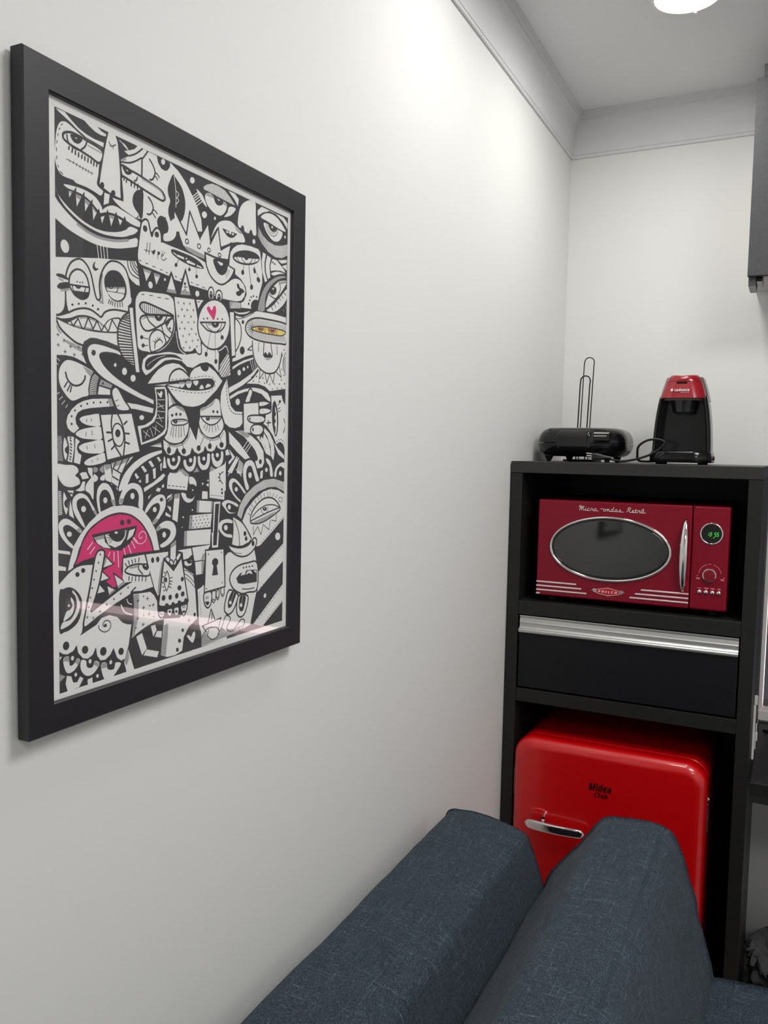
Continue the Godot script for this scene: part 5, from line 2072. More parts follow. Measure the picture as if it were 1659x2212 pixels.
	c.flat("w", "97 1266 121 1280 109 1293 104 1309 112 1327 129 1336 120 1374 88 1366 94 1321")
	c.soft("w", "2 1373 42 1375 85 1377 108 1389 111 1405 96 1419 114 1432 120 1451 102 1461 72 1466 41 1460 21 1444 7 1419")
	c.flat("w", "118 1412 132 1406 154 1406 168 1431 132 1436 126 1423")
	c.flat("w", "161 1387 188 1389 189 1485 149 1483 155 1461 183 1431 165 1408")
	c.flat("w", "134 1444 148 1444 143 1483 93 1481 119 1469")
	c.soft("g", "194 1387 217 1390 214 1404 196 1408")
	c.soft("g", "227 1394 246 1380 250 1409 233 1404")
	c.soft("w", "195 1415 217 1427 214 1441 195 1447")
	c.soft("w", "255 1417 231 1430 236 1442 256 1440")
	c.flat("w", "250 1376 290 1374 298 1426 293 1452 261 1442")
	c.flat("w", "295 1369 428 1340 376 1386 346 1422 329 1489 319 1467 293 1460 303 1402")
	c.flat("g", "250 1376 289 1375 292 1390 263 1399")
	c.flat("g", "297 1369 414 1343 397 1362 310 1386")
	c.kink("k", 6, "321 1366 305 1393 351 1414")
	c.line("k", 6, "361 1357 330 1403")
	c.line("k", 6, "399 1347 363 1405")
	c.line("k", 6, "302 1427 336 1443")
	c.line("k", 6, "295 1454 329 1473")
	c.soft("w", "610 1311 539 1324 467 1349 412 1381 364 1427 337 1489 381 1476 398 1452 425 1411 467 1382 521 1354 576 1334 616 1321")
	c.flat("w", "576 1345 591 1341 608 1359 595 1365")
	c.flat("w", "521 1364 539 1358 561 1384 546 1390")
	c.flat("w", "474 1386 489 1381 514 1405 499 1413")
	c.flat("w", "434 1420 443 1413 464 1434 448 1441")
	c.flat("w", "550 1397 570 1391 570 1439 556 1442")
	c.flat("w", "505 1422 523 1416 523 1457 505 1462")
	c.flat("w", "457 1451 474 1442 474 1459")
	c.flat("w", "600 1375 612 1367 608 1408 602 1403")
	c.flat("w", "492 1482 557 1456 621 1418 636 1426 614 1447 539 1481 496 1500")
	c.flat("w", "570 1497 583 1482 606 1488 595 1503")
	c.flat("w", "610 1475 625 1466 627 1481 615 1486")
	c.flat("w", "532 1293 606 1275 610 1298")
	c.flat("g", "532 1293 606 1275 608 1285")
	# sleeve with crosses
	c.flat("w", "563 1027 630 1018 643 1032 651 1070 648 1209 630 1236 576 1263 476 1289 453 1206 499 1199 543 1178 565 1151 574 1113 570 1063")
	c.flat("k", "571 1035 630 1029 636 1071 634 1210 613 1230 568 1253 483 1278 474 1217 521 1205 561 1182 578 1153 581 1100 578 1062")
	c.soft("w", "579 1046 591 1051 599 1049 607 1040 616 1047 611 1063 604 1071 587 1058")
	c.line("w", 3.4, "583 1082 630 1078")
	c.line("w", 3.4, "587 1097 624 1120")
	c.line("w", 3.4, "583 1115 626 1104")
	c.line("w", 3.4, "581 1133 634 1134")
	c.line("w", 3.4, "587 1148 611 1180")
	c.line("w", 3.4, "576 1166 624 1161")
	c.line("w", 3.4, "572 1182 621 1205")
	c.line("w", 3.4, "550 1205 600 1229")
	c.line("w", 3.4, "572 1197 567 1241")
	c.line("w", 3.4, "534 1211 554 1250")
	c.line("w", 3.4, "490 1227 532 1251")
	c.line("w", 3.4, "519 1220 501 1258")
	# moustache and lips
	c.flat("w", "482 935 489 909 521 885 576 875 632 861 666 856 712 857 776 856 850 841 892 812 898 790 978 810 1014 801 1032 823 1028 879 1026 916 979 884 935 875 884 886 830 913 788 912 748 889 689 888 632 899 594 923 557 947 532 964 507 978 493 968 482 952")
	c.line("k", 6.9, "728 790 738 818 748 832 768 845 800 847 829 834 844 821 854 833 871 843 890 839 894 820 890 786")
	c.soft("k", "500 933 509 910 539 892 587 879 651 869 705 866 756 883 705 879 651 883 605 897 568 923 539 946 514 954 503 947")
	c.line("w", 2.6, "516 935 539 916 587 891 635 877")
	c.flat("w", "512 1020 550 978 587 944 635 918 685 905 728 906 752 915 776 927 805 959 817 935 842 914 888 898 953 895 1002 915 1061 957 1016 1003 971 1036 915 1076 872 1092 818 1102 761 1096 713 1072 678 1046 655 1022 643 1013 576 1017")
	c.line("k", 8.6, "660 995 666 967 689 942 724 928 752 930 781 943 805 959")
	c.soft("k", "890 898 948 896 940 916 918 921 897 914")
	c.kink("k", 9.5, "512 1020 594 1008 689 992 809 972")
	c.soft("k", "639 1008 729 988 809 973 936 954 980 954 998 971 984 994 936 1010 851 1021 769 1022 689 1017 651 1015")
	c.soft("w", "651 1009 689 1002 725 998 731 1014 689 1013")
	c.soft("w", "729 992 769 987 767 1003 749 1015 733 1006")
	c.soft("w", "779 984 820 978 816 1002 801 1012 785 1004")
	c.soft("w", "834 976 870 971 868 987 853 996 838 989")
	c.soft("w", "880 1010 889 993 899 988 912 1000 910 1007")
	c.soft("w", "927 1001 936 984 949 979 970 988")
	c.flat("g", "729 991 769 986 769 995 730 1000")
	c.flat("g", "779 983 820 977 818 988 781 993")
	c.dashes("k", 2.6, 26, "678 982 748 973 830 961 914 945 980 945 1006 970 984 1002 936 1022 843 1032 749 1031 674 1028")
	# heart eye
	c.oval("w", 8.6, 992, 684, 128, -19, -0.6, 123)
	c.soft("p", "934 613 950 602 965 615 974 617 985 598 998 592 1006 605 1003 631 988 662 966 647 944 629")
	c.oval("k", 0, 938, 662, 5.2, -0.8, 0, 4.9)
	c.oval("k", 0, 1019, 652, 5.4, -0.8, 0, 4.9)
	c.oval("k", 0, 1057, 648, 5.5, -0.8, 0, 5)
	c.oval("k", 0, 910, 668, 4.3, -0.6, 0, 4.3)
	c.kink("k", 7.7, "884 689 1084 660")
	c.line("k", 7.7, "884 689 910 705 945 720 997 721 1042 708 1071 685 1083 660")
	c.soft("k", "970 678 1026 670 1024 688 1001 698 979 694")
	c.line("k", 4.3, "927 686 944 707 975 718")
	c.line("k", 4.3, "1053 667 1042 694 1015 713")
	c.oval("w", 0, 999, 680, 7.1, -1, 0, 3.3)
	c.flat("g", "936 684 970 679 973 689 945 693")
	c.line("k", 2.6, "962 729 937 822")
	c.line("k", 2.6, "999 724 1003 856")
	c.line("k", 2.6, "1042 716 1051 734")
	c.oval("k", 0, 930, 837, 11, -1.3, 0.1, 12)
	c.oval("k", 0, 1007, 864, 12, -1.2, 0.1, 12)
	c.oval("k", 0, 1056, 739, 12, -1.5, 0.1, 11)
	# goggle face at the right edge
	c.flat("w", "1119 603 1152 599 1166 816 1138 823")
	c.soft("w", "1154 593 1190 594 1239 586 1293 571 1258 590 1205 601 1171 600")
	c.flat("w", "1169 613 1229 614 1293 586 1354 561 1513 552 1639 552 1648 951 1483 976 1439 955 1375 946 1268 952 1324 922 1380 875 1348 840 1327 810 1322 795 1261 811 1174 843 1143 852 1143 835 1171 824")
	c.line("k", 3.4, "1162 623 1200 624 1259 607 1328 573")
	c.soft("w", "1166 631 1191 644 1208 670 1209 716 1192 758 1173 786")
	c.line("k", 6.9, "1162 627 1191 639 1213 664 1216 715 1197 763 1171 795")
	c.oval("k", 0, 1231, 637, 11, -1.6, 0.1, 10)
	c.oval("k", 0, 1227, 784, 21, -2.4, 0.2, 21)
	c.kink("k", 6, "1313 749 1275 774 1309 774")
	c.edged("w", 9.5, "1254 664 1269 633 1304 612 1354 598 1433 591 1640 589 1667 637 1642 698 1588 705 1489 712 1382 714 1305 706 1267 688")
	c.hatch("k", 1.7, 44, "1304 619 1360 606 1433 600 1649 598", "1330 646 1381 637 1487 631 1638 632")
	c.hatch("k", 1.7, 44, "1320 672 1382 676 1488 670 1627 658", "1305 701 1382 705 1488 704 1639 689")
	c.hatch("k", 3.4, 9, "1304 617 1274 638 1267 662 1280 684 1305 701", "1324 648 1312 654 1309 659 1315 663 1325 667")
	c.edged("y", 6, "1312 659 1345 644 1407 635 1514 629 1609 629 1638 638 1599 659 1515 665 1408 669 1340 667")
	c.soft("r", "1363 645 1428 639 1413 660 1387 665 1368 660")
	c.soft("r", "1466 636 1542 633 1526 656 1493 661 1472 652")
	c.oval("k", 0, 1392, 648, 15, -2, 0.1, 6.5)
	c.oval("k", 0, 1504, 642, 15, -2.1, 0.1, 7.3)
	c.oval("w", 0, 1393, 645, 4.2, -0.6, 0, 2.7)
	c.oval("w", 0, 1504, 637, 4.4, -0.6, 0, 2.7)
	c.line("k", 3.4, "1345 647 1350 659 1363 669")
	c.line("k", 3.4, "1440 636 1438 650 1428 666")
	c.line("k", 3.4, "1459 636 1465 652 1478 664")
	c.line("k", 3.4, "1554 634 1552 647 1543 661")
	c.line("k", 8.6, "1318 725 1321 772 1342 823 1385 860 1438 879 1486 880 1535 867 1574 829 1595 780 1601 755")
	c.line("k", 4.3, "1377 725 1373 771")
	c.line("k", 4.3, "1550 717 1554 769")
	c.kink("k", 6.9, "1425 719 1420 787 1436 795 1501 788 1507 778 1491 719")
	c.soft("k", "1425 781 1441 768 1456 779 1464 779 1474 764 1492 773 1502 785 1485 793 1431 797")
	c.flat("g", "1431 803 1506 791 1466 811")
	c.kink("k", 5.2, "1390 868 1383 920 1422 883")
	c.kink("k", 5.2, "1438 883 1455 935 1481 884")
	c.kink("k", 5.2, "1484 884 1517 930 1530 873")
	c.kink("k", 5.2, "1546 866 1598 891 1575 829")
	c.oval("k", 0, 1357, 907, 5.2, -0.5, 0.1, 3.9)
	c.oval("k", 0, 1329, 934, 5.1, -0.4, 0.1, 3.8)
	c.oval("k", 0, 1382, 934, 5.2, -0.4, 0.1, 3.9)
	c.oval("k", 0, 1433, 937, 5.3, -0.4, 0.1, 3.9)
	c.oval("k", 0, 1483, 939, 5.4, -0.4, 0.1, 4)
	c.oval("k", 0, 1531, 933, 5.5, -0.5, 0.1, 4)
	c.oval("k", 0, 1579, 930, 5.6, -0.5, 0.1, 4)
	c.oval("k", 0, 1633, 924, 5.8, -0.5, 0.1, 4.1)
	c.oval("k", 0, 1417, 911, 5.3, -0.5, 0.1, 3.9)
	c.oval("k", 0, 1510, 963, 4.4, -0.3, 0.1, 3.7)
	c.oval("k", 0, 1558, 954, 4.5, -0.3, 0.1, 3.7)
	c.oval("k", 0, 1602, 951, 4.6, -0.3, 0.1, 3.7)
	c.oval("k", 0, 1598, 905, 5.1, -0.4, 0.1, 3.7)
	c.oval("k", 0, 1602, 846, 4.5, -0.4, 0.1, 3.7)
	c.oval("k", 0, 1623, 735, 4.6, -0.5, 0.1, 3.7)
	c.oval("k", 0, 1606, 768, 4.5, -0.5, 0.1, 3.7)
	c.oval("k", 0, 1624, 877, 5.2, -0.5, 0.1, 3.8)
	c.line("k", 4.3, "1640 747 1618 784 1613 825 1631 861 1643 876")
	c.hatch("k", 2.6, 11, "1618 781 1613 825 1630 861", "1642 775 1642 822 1646 856")
	# sleeve, wedge and leaf between lips and goggle face
	c.flat("w", "1143 878 1184 857 1242 833 1322 810 1330 818 1272 836 1203 861 1144 891")
	c.line("w", 4.3, "1297 830 1323 879")
	c.line("w", 4.3, "1316 827 1336 874")
	c.line("w", 4.3, "1335 825 1351 864")
	c.oval("w", 0, 1202, 901, 15, -1.4, 0.2, 15)
	c.oval("w", 0, 1243, 879, 12, -1.2, 0.1, 10)
	c.oval("w", 0, 1277, 865, 7, -0.7, 0.1, 7.6)
	c.flat("w", "1114 986 1204 950 1308 897 1366 856 1377 858 1333 901 1234 956 1117 1013")
	c.flat("w", "1030 911 1044 874 1107 808 1119 838 1127 919 1090 933 1062 938 1049 935")
	c.hatch("k", 4.3, 6, "1033 903 1039 919 1049 935 1067 939 1090 934", "1108 814 1115 833 1120 852 1123 877 1126 900")
	c.flat("k", "1034 811 1088 782 1103 797 1057 847 1035 883 1030 848")
	c.line("w", 6, "1029 809 1056 797 1088 778 1107 805")
	# owl
	c.flat("w", "655 1042 705 1090 659 1111")
	c.flat("g", "662 1054 707 1089 686 1096")
	c.flat("k", "651 1116 690 1093 769 1099 889 1100 980 1054 1016 1043 1053 1060 1081 1178 1100 1200 1101 1297 1074 1411 652 1406 613 1329 606 1267 644 1230")
	c.soft("w", "655 1132 666 1117 697 1104 729 1102 757 1111 777 1131 794 1162 800 1188 794 1220 770 1253 738 1272 698 1277 659 1271 631 1254 647 1230 656 1186")
	c.soft("g", "705 1106 749 1104 777 1128 745 1121")
	c.edged("w", 6, "676 1180 690 1169 729 1164 769 1163 799 1172 769 1187 721 1192 686 1191")
	c.soft("k", "690 1171 717 1169 717 1181 706 1185 692 1180")
	c.oval("w", 0, 705, 1174, 2.8, -0.1, 0, 2.1)
	c.flat("g", "721 1169 790 1167 794 1171 721 1176")
	c.line("k", 3.4, "684 1196 671 1240")
	c.line("k", 3.4, "696 1195 686 1247")
	c.line("k", 3.4, "712 1194 706 1247")
	c.line("k", 3.4, "729 1193 728 1250")
	c.line("k", 3.4, "745 1193 746 1247")
	c.line("k", 3.4, "763 1192 770 1240")
	c.oval("k", 0, 682, 1147, 7.8, -0.4, 0, 6.7)
	c.oval("k", 0, 711, 1141, 7.9, -0.4, 0, 7.3)
	c.oval("k", 0, 740, 1140, 8, -0.4, 0, 6.8)
	c.soft("w", "890 1106 937 1090 981 1065 1007 1049 1034 1056 1044 1086 1053 1133 1072 1178 1054 1212 1018 1233 973 1243 929 1235 894 1209 879 1177 886 1144")
	c.flat("g", "890 1104 950 1089 989 1062 1007 1052 981 1084 892 1119")
	c.kink("k", 7.7, "890 1143 1059 1135")
	c.line("k", 6.9, "890 1143 911 1162 946 1178 977 1181 1013 1172 1044 1151 1059 1135")
	c.oval("k", 0, 946, 1151, 16, -0.7, 0.1, 10)
	c.oval("w", 0, 946, 1147, 3.5, -0.2, 0, 2.2)
	c.flat("g", "966 1144 1044 1140 1035 1151 966 1153")
	c.line("k", 3.4, "927 1181 914 1199")
	c.line("k", 3.4, "944 1185 931 1212")
	c.line("k", 3.4, "962 1186 955 1217")
	c.line("k", 3.4, "982 1185 982 1217")
	c.line("k", 3.4, "1004 1183 1011 1211")
	c.line("k", 3.4, "1022 1178 1031 1202")
	c.oval("k", 0, 989, 1114, 8, -0.4, 0.1, 7.2)
	c.oval("k", 0, 1021, 1114, 8, -0.4, 0.1, 7.3)
	c.flat("w", "621 1262 667 1284 702 1287 758 1276 794 1247 810 1196 857 1262 873 1196 895 1224 938 1245 982 1252 1036 1240 1077 1200 1091 1217 1096 1277 1083 1300 1050 1303 1023 1292 1018 1278 1000 1306 974 1315 943 1310 925 1285 912 1313 874 1327 844 1316 825 1295 811 1327 782 1338 750 1333 730 1317 718 1296 698 1325 671 1335 644 1326 625 1303")
	c.line("g", 6, "651 1284 702 1292 758 1281 798 1252 813 1220")
	c.line("g", 6, "882 1215 921 1244 982 1257 1041 1244 1073 1218")
	c.oval("k", 0, 660, 1311, 14, -0.1, 0, 16)
	c.oval("k", 0, 765, 1314, 15, -0.1, 0, 14)
	c.oval("k", 0, 876, 1298, 15, -0.2, 0.1, 14)
	c.oval("k", 0, 962, 1287, 15, -0.2, 0.1, 14)
	c.oval("k", 0, 1057, 1279, 17, -0.3, 0.1, 14)
	c.line("k", 3.4, "667 1287 661 1297")
	c.line("k", 3.4, "754 1280 764 1301")
	c.line("k", 3.4, "916 1241 886 1288")
	c.line("k", 3.4, "964 1255 964 1273")
	c.line("k", 3.4, "1041 1238 1055 1266")
	c.soft("w", "648 1349 652 1375 671 1396 691 1401 714 1394 736 1367 740 1341 722 1338 722 1362 706 1381 690 1383 671 1375 665 1352")
	c.oval("w", 0, 692, 1354, 11, -0, 0, 10)
	c.soft("w", "764 1357 766 1381 787 1405 811 1412 836 1403 853 1376 855 1343 840 1338 836 1362 828 1381 807 1388 787 1378 780 1357")
	c.oval("w", 0, 815, 1357, 12, -0, 0, 11)
	c.soft("w", "870 1340 874 1376 896 1401 917 1405 944 1398 961 1371 963 1329 943 1326 939 1360 926 1379 909 1380 889 1365 885 1340")
	c.oval("w", 0, 916, 1349, 12, -0, 0.1, 10)
	c.soft("w", "976 1326 979 1354 992 1379 1019 1392 1047 1385 1069 1360 1071 1317 1053 1314 1051 1343 1033 1360 1014 1360 996 1343 992 1323")
	c.oval("w", 0, 1023, 1331, 13, -0.1, 0.1, 11)
	c.flat("w", "652 1432 667 1414 706 1420 742 1407 770 1426 803 1431 789 1502 646 1489")
	c.flat("g", "671 1416 706 1421 740 1407 740 1395 714 1415")
	c.flat("g", "742 1407 752 1395 805 1427 803 1435 771 1432")
	c.dashes("k", 3.4, 5, "656 1475 775 1486")
	c.flat("w", "617 1394 625 1341 632 1341 644 1393")
	c.flat("w", "959 1418 970 1385 1019 1405 1070 1394 1093 1360 1094 1514 964 1510")
	c.flat("g", "959 1418 970 1385 1019 1405 1070 1394 1047 1416 1001 1419")
	c.line("k", 5.2, "1070 1417 1047 1439 1052 1468 1068 1477")
	c.line("k", 5.2, "1034 1425 1049 1434")
	c.line("k", 5.2, "1031 1443 1047 1445")
	c.line("k", 5.2, "1036 1464 1047 1460")
	c.oval("k", 0, 1062, 1505, 7.4, 0.2, 0.1, 5.7)
	c.flat("g", "836 1416 864 1390 881 1414")
	c.soft("w", "807 1438 837 1441 858 1463 858 1484 837 1474 808 1470")
	c.oval("w", 0, 908, 1473, 6.9, 0.2, 0, 5.5)
	c.flat("w", "940 1458 955 1451 955 1465")
	c.flat("w", "933 1479 955 1470 955 1491")
	# right sleeve and hand
	c.flat("w", "1047 1035 1054 1006 1077 971 1099 941 1109 988 1119 1039 1134 1080 1172 1104 1231 1103 1234 1162 1212 1181 1169 1191 1121 1187 1083 1168 1060 1124 1046 1077")
	c.dashes("k", 4.3, 15, "1093 947 1098 1017 1115 1082 1158 1114 1231 1116")
	c.flat("w", "1114 988 1204 952 1283 913 1313 919 1234 964 1117 1015")
	c.flat("w", "1121 1030 1186 1000 1259 980 1334 968 1407 971 1466 988 1491 1017 1492 1035 1451 1023 1408 998 1335 987 1264 994 1195 1013 1126 1044")
	c.oval("w", 0, 1191, 1053, 19, -1.2, 0.2, 17)
	c.edged("w", 7.7, "1255 1050 1279 1004 1291 983 1307 977 1320 987 1319 1005 1307 1026 1295 1048")
	c.flat("w", "1499 1001 1603 991 1617 1021 1644 1045 1641 1324 1554 1265 1520 1219 1459 1169 1426 1158 1442 1142 1452 1099 1496 1097 1506 1065")
	c.flat("k", "1230 1055 1387 1040 1389 1114 1369 1193 1308 1219 1237 1214")
	c.flat("w", "1244 1060 1376 1047 1381 1114 1338 1212 1248 1210")
	c.edged("w", 7.7, "1387 1040 1435 1034 1473 1037 1484 1044 1441 1060 1388 1066")
	c.edged("w", 7.7, "1391 1078 1446 1070 1490 1075 1501 1084 1468 1100 1394 1108")
	c.edged("w", 8.6, "1279 1137 1296 1121 1363 1114 1420 1116 1442 1133 1421 1150 1358 1158 1301 1152")
	c.edged("w", 8.6, "1305 1195 1327 1171 1369 1163 1411 1169 1427 1191 1406 1215 1364 1223 1323 1216")
	c.soft("k", "1290 1137 1304 1129 1304 1144")
	c.soft("k", "1320 1192 1333 1181 1334 1204")
	c.line("k", 2.1, "1413 1043 1414 1051")
	c.line("k", 2.1, "1419 1082 1420 1090")
	c.line("g", 2.6, "1399 1126 1405 1144")
	c.line("g", 2.6, "1398 1183 1403 1201")
	c.soft("k", "1530 1027 1550 1041 1568 1093 1572 1155 1564 1203 1548 1225 1531 1204 1513 1151 1509 1096 1514 1049")
	c.soft("w", "1541 1057 1555 1094 1560 1156 1553 1206 1542 1213 1546 1175 1534 1157 1547 1138 1535 1119 1548 1100 1540 1082")
	c.line("k", 4.3, "1564 1048 1586 1033")
	c.oval("k", 0, 1586, 1027, 12, -0.8, 0.1, 8)
	c.line("k", 4.3, "1567 1071 1590 1061")
	c.line("k", 4.3, "1570 1085 1595 1076")
	c.line("k", 6, "1628 1122 1643 1153 1638 1178 1624 1201")
	c.line("k", 6.9, "1459 1152 1497 1149")
	c.line("k", 6.9, "1475 1138 1474 1168")
	c.soft("k", "1560 1272 1588 1254 1623 1267 1640 1296 1640 1323 1600 1306")
	c.oval("k", 0, 1560, 1250, 5.1, -0.1, 0.1, 3.4)
	c.oval("k", 0, 1579, 1242, 5.1, -0.1, 0.1, 3.5)
	c.oval("k", 0, 1602, 1240, 5.1, -0.1, 0.1, 3.5)
	c.oval("k", 0, 1621, 1248, 5.2, -0.1, 0.1, 3.5)
	c.oval("k", 0, 1640, 1262, 5.2, -0.1, 0.1, 3.5)
	c.flat("w", "1362 1230 1390 1224 1402 1262")
	c.soft("w", "1409 1228 1434 1261 1449 1313 1423 1280 1401 1253")
	c.flat("w", "1433 1209 1477 1251 1494 1297 1500 1335 1451 1319 1445 1283 1422 1240")
	c.flat("w", "1437 1179 1487 1208 1526 1253 1538 1312 1528 1359 1503 1334 1499 1282 1465 1227 1432 1200")
	c.flat("w", "1532 1256 1572 1290 1635 1328 1639 1353 1578 1325 1543 1281")
	c.flat("w", "1116 1210 1208 1266 1304 1344 1259 1353 1189 1315 1122 1270")
	c.flat("w", "1169 1205 1237 1200 1313 1225 1380 1259 1429 1307 1438 1369 1420 1396 1372 1402 1351 1362 1372 1359 1377 1344 1355 1308 1313 1273 1247 1232")
	c.flat("g", "1188 1205 1237 1201 1308 1225 1277 1239 1237 1227")
	c.line("w", 5.2, "1241 1293 1283 1252")
	c.line("w", 5.2, "1257 1304 1304 1264")
	c.line("w", 5.2, "1271 1315 1317 1272")
	c.oval("k", 0, 1401, 1365, 14, 0, 0.2, 13)
	c.flat("w", "1089 1308 1110 1299 1127 1329 1092 1333")
	c.flat("w", "1120 1299 1170 1339 1156 1356 1132 1325")
	c.flat("w", "1113 1368 1151 1339 1158 1350 1123 1379")
	c.flat("w", "1109 1417 1185 1336 1209 1345 1143 1426")
	c.kink("k", 5.2, "1126 1420 1197 1340")
	c.flat("w", "1186 1406 1209 1353 1244 1374 1235 1427 1191 1426")
	c.hatch("k", 3.4, 6, "1209 1353 1244 1374", "1171 1403 1235 1427")


# sun dome, tower, creatures at the foot
func art_foot(c: PrintCanvas) -> void:
	# left edge and sun petals
	c.flat("w", "7 1477 22 1478 28 1574 8 1580")
	c.hatch("k", 2.6, 15, "7 1479 8 1578", "22 1480 27 1574")
	c.edged("w", 6, "34 1480 51 1504 61 1532 56 1564 46 1579 33 1555 28 1519")
	c.soft("k", "55 1514 41 1520 37 1531 43 1543 55 1548")
	c.flat("w", "51 1478 87 1480 76 1509 64 1489")
	c.line("k", 5.2, "66 1490 79 1492")
	c.line("k", 5.2, "66 1504 75 1506")
	c.flat("w", "68 1517 88 1595 63 1580 61 1564")
	c.flat("w", "94 1480 115 1471 146 1444 144 1468 141 1482 120 1485")
	c.soft("w", "149 1480 154 1456 173 1436 192 1425 192 1518 173 1497")
	c.soft("w", "137 1633 109 1603 89 1573 79 1545 81 1517 99 1498 125 1492 157 1505 183 1538 215 1585 207 1590 188 1567 170 1537 146 1516 125 1513 104 1524 104 1550 119 1579 145 1629")
	c.oval("w", 0, 138, 1558, 13, 0.7, -0.1, 13)
	c.soft("w", "223 1577 213 1544 210 1507 218 1474 238 1456 257 1453 282 1464 305 1498 319 1553 304 1554 296 1527 282 1497 260 1482 238 1489 226 1515 229 1553 234 1580")
	c.oval("w", 0, 259, 1527, 12, 0.5, -0.1, 13)
	c.soft("w", "339 1544 346 1512 368 1479 404 1460 440 1459 474 1477 488 1517 484 1576 458 1562 461 1521 449 1494 422 1482 392 1494 371 1517 359 1546")
	c.oval("w", 0, 421, 1515, 13, 0.5, -0.1, 14)
	c.soft("w", "77 1716 42 1689 15 1655 7 1623 13 1604 33 1592 58 1595 88 1613 127 1644 116 1655 88 1635 63 1621 43 1618 30 1629 37 1653 57 1682 81 1704")
	c.oval("w", 0, 62, 1656, 13, 1, -0.1, 11)
	c.flat("w", "5 1715 64 1727 67 1741 5 1728")
	c.flat("w", "5 1778 44 1789 43 1804 4 1798")
	c.flat("g", "290 1526 313 1527 319 1553 304 1554")
	c.flat("g", "346 1521 367 1525 359 1546 339 1544")
	c.flat("g", "188 1567 202 1563 216 1586 207 1591")
	c.flat("g", "98 1642 111 1633 127 1644 116 1655")
	c.flat("w", "642 1541 652 1524 686 1513 673 1529")
	c.flat("g", "649 1552 686 1521 683 1539 652 1552")
	c.flat("w", "646 1569 676 1577 673 1600")
	c.flat("w", "639 1598 673 1617 671 1626 635 1614")
	c.flat("w", "520 1523 544 1510 522 1535")
	c.soft("w", "500 1586 519 1558 554 1529 592 1515 625 1520 639 1546 632 1582 599 1621 563 1650 550 1638 573 1619 593 1593 599 1571 589 1555 566 1556 541 1568 509 1595")
	c.oval("k", 0, 609, 1539, 11, 0.4, -0, 9)
	c.oval("w", 0, 564, 1583, 13, 0.7, -0, 12)
	c.flat("g", "567 1621 589 1629 563 1650 549 1638")
	c.soft("w", "576 1669 612 1646 652 1640 693 1654 711 1688 700 1724 666 1749 623 1763 603 1759 603 1748 639 1733 666 1712 670 1689 646 1676 612 1674 583 1683")
	c.oval("w", 0, 628, 1704, 13, 1.1, 0, 14)
	c.flat("g", "593 1656 612 1674 583 1683 575 1669")
	# sun dome with its eye
	c.flat("w", "53 1805 64 1763 85 1705 119 1663 166 1618 226 1577 293 1556 362 1553 422 1560 484 1578 534 1626 573 1682 596 1772 557 1771 538 1719 506 1672 471 1635 423 1605 375 1592 339 1586 282 1593 226 1614 171 1647 134 1689 113 1719 97 1762 79 1799")
	c.flat("p", "88 1786 100 1767 118 1732 137 1689 171 1649 226 1617 281 1598 339 1591 392 1598 423 1609 471 1638 504 1677 533 1724 552 1772 374 1770 361 1774 349 1841 373 1896 303 1908 263 1877 280 1866 241 1828 303 1806 264 1768 192 1764 139 1771")
	c.line("k", 6.9, "84 1789 98 1767 116 1732 134 1689 169 1647 226 1614 282 1594 339 1587 386 1593 423 1605 471 1635 508 1675 538 1722 555 1770")
	c.flat("k", "182 1668 449 1648 440 1685 403 1725 350 1751 292 1743 236 1727 198 1699")
	c.flat("w", "193 1680 250 1674 256 1704 292 1737 247 1728 214 1708")
	c.flat("w", "256 1674 388 1664 376 1697 350 1725 315 1735 275 1718")
	c.soft("k", "284 1669 365 1663 372 1688 350 1708 321 1709 292 1694")
	c.oval("w", 0, 322, 1670, 10, 0.8, -0, 5.1)
	c.flat("w", "400 1667 438 1660 421 1692 385 1711")
	c.flat("g", "193 1680 250 1674 252 1690 205 1694")
	c.flat("g", "371 1667 388 1664 384 1677 374 1678")
	c.line("k", 2.6, "270 1676 284 1683")
	c.line("k", 2.6, "267 1686 287 1692")
	c.line("k", 2.6, "273 1699 292 1698")
	c.line("k", 2.6, "281 1712 297 1703")
	c.oval("k", 0, 358, 1629, 13, 0.9, -0.1, 12)
	c.oval("k", 0, 398, 1627, 12, 0.8, -0, 11)
	c.line("w", 4.3, "187 1700 158 1728")
	c.line("w", 4.3, "198 1721 172 1747")
	c.line("w", 4.3, "284 1752 276 1768")
	c.line("w", 4.3, "309 1755 309 1791")
	c.line("w", 4.3, "332 1752 336 1822")
	c.line("w", 4.3, "367 1743 377 1772")
	c.line("w", 4.3, "394 1731 413 1770")
	c.line("w", 4.3, "415 1715 436 1748")
	c.line("w", 4.3, "430 1702 452 1723")
	c.line("w", 3.4, "425 1701 447 1725 478 1732 506 1717 506 1690 484 1677 462 1691 468 1708 483 1702")
	# creature at lower left
	c.flat("w", "4 1851 66 1807 118 1789 187 1792 170 1873 148 1956 125 2071 114 2084 207 2053 234 2029 279 2024 325 2040 360 2072 390 2085 413 2088 396 2179 372 2236 348 2239 325 2221 304 2174 284 2200 256 2215 228 2212 209 2188 202 2149 184 2178 157 2189 130 2182 104 2153 97 2119 78 2140 48 2148 28 2143 6 2129 4 2045 2 2028")
	c.line("k", 7.7, "5 1851 66 1807 118 1789 187 1791")
	c.soft("k", "8 1891 30 1876 65 1874 101 1896 126 1936 122 1989 101 2027 64 2048 34 2053 7 2043")
	c.soft("w", "80 1889 106 1921 115 1959 100 1997 69 2024 39 2035 14 2037 25 2012 64 2007 90 1979 99 1948 91 1915 76 1897")
	c.soft("w", "68 1915 80 1929 85 1954 75 1985 44 2004 28 2006 44 1972 65 1965 76 1949 68 1931")
	c.oval("w", 0, 57, 1948, 5.6, 0.9, -0.1, 6)
	c.oval("k", 0, 103, 1826, 11, 1.3, -0.1, 10)
	c.oval("k", 0, 134, 1813, 11, 1.3, -0.1, 10)
	c.flat("w", "261 1770 302 1806 247 1815")
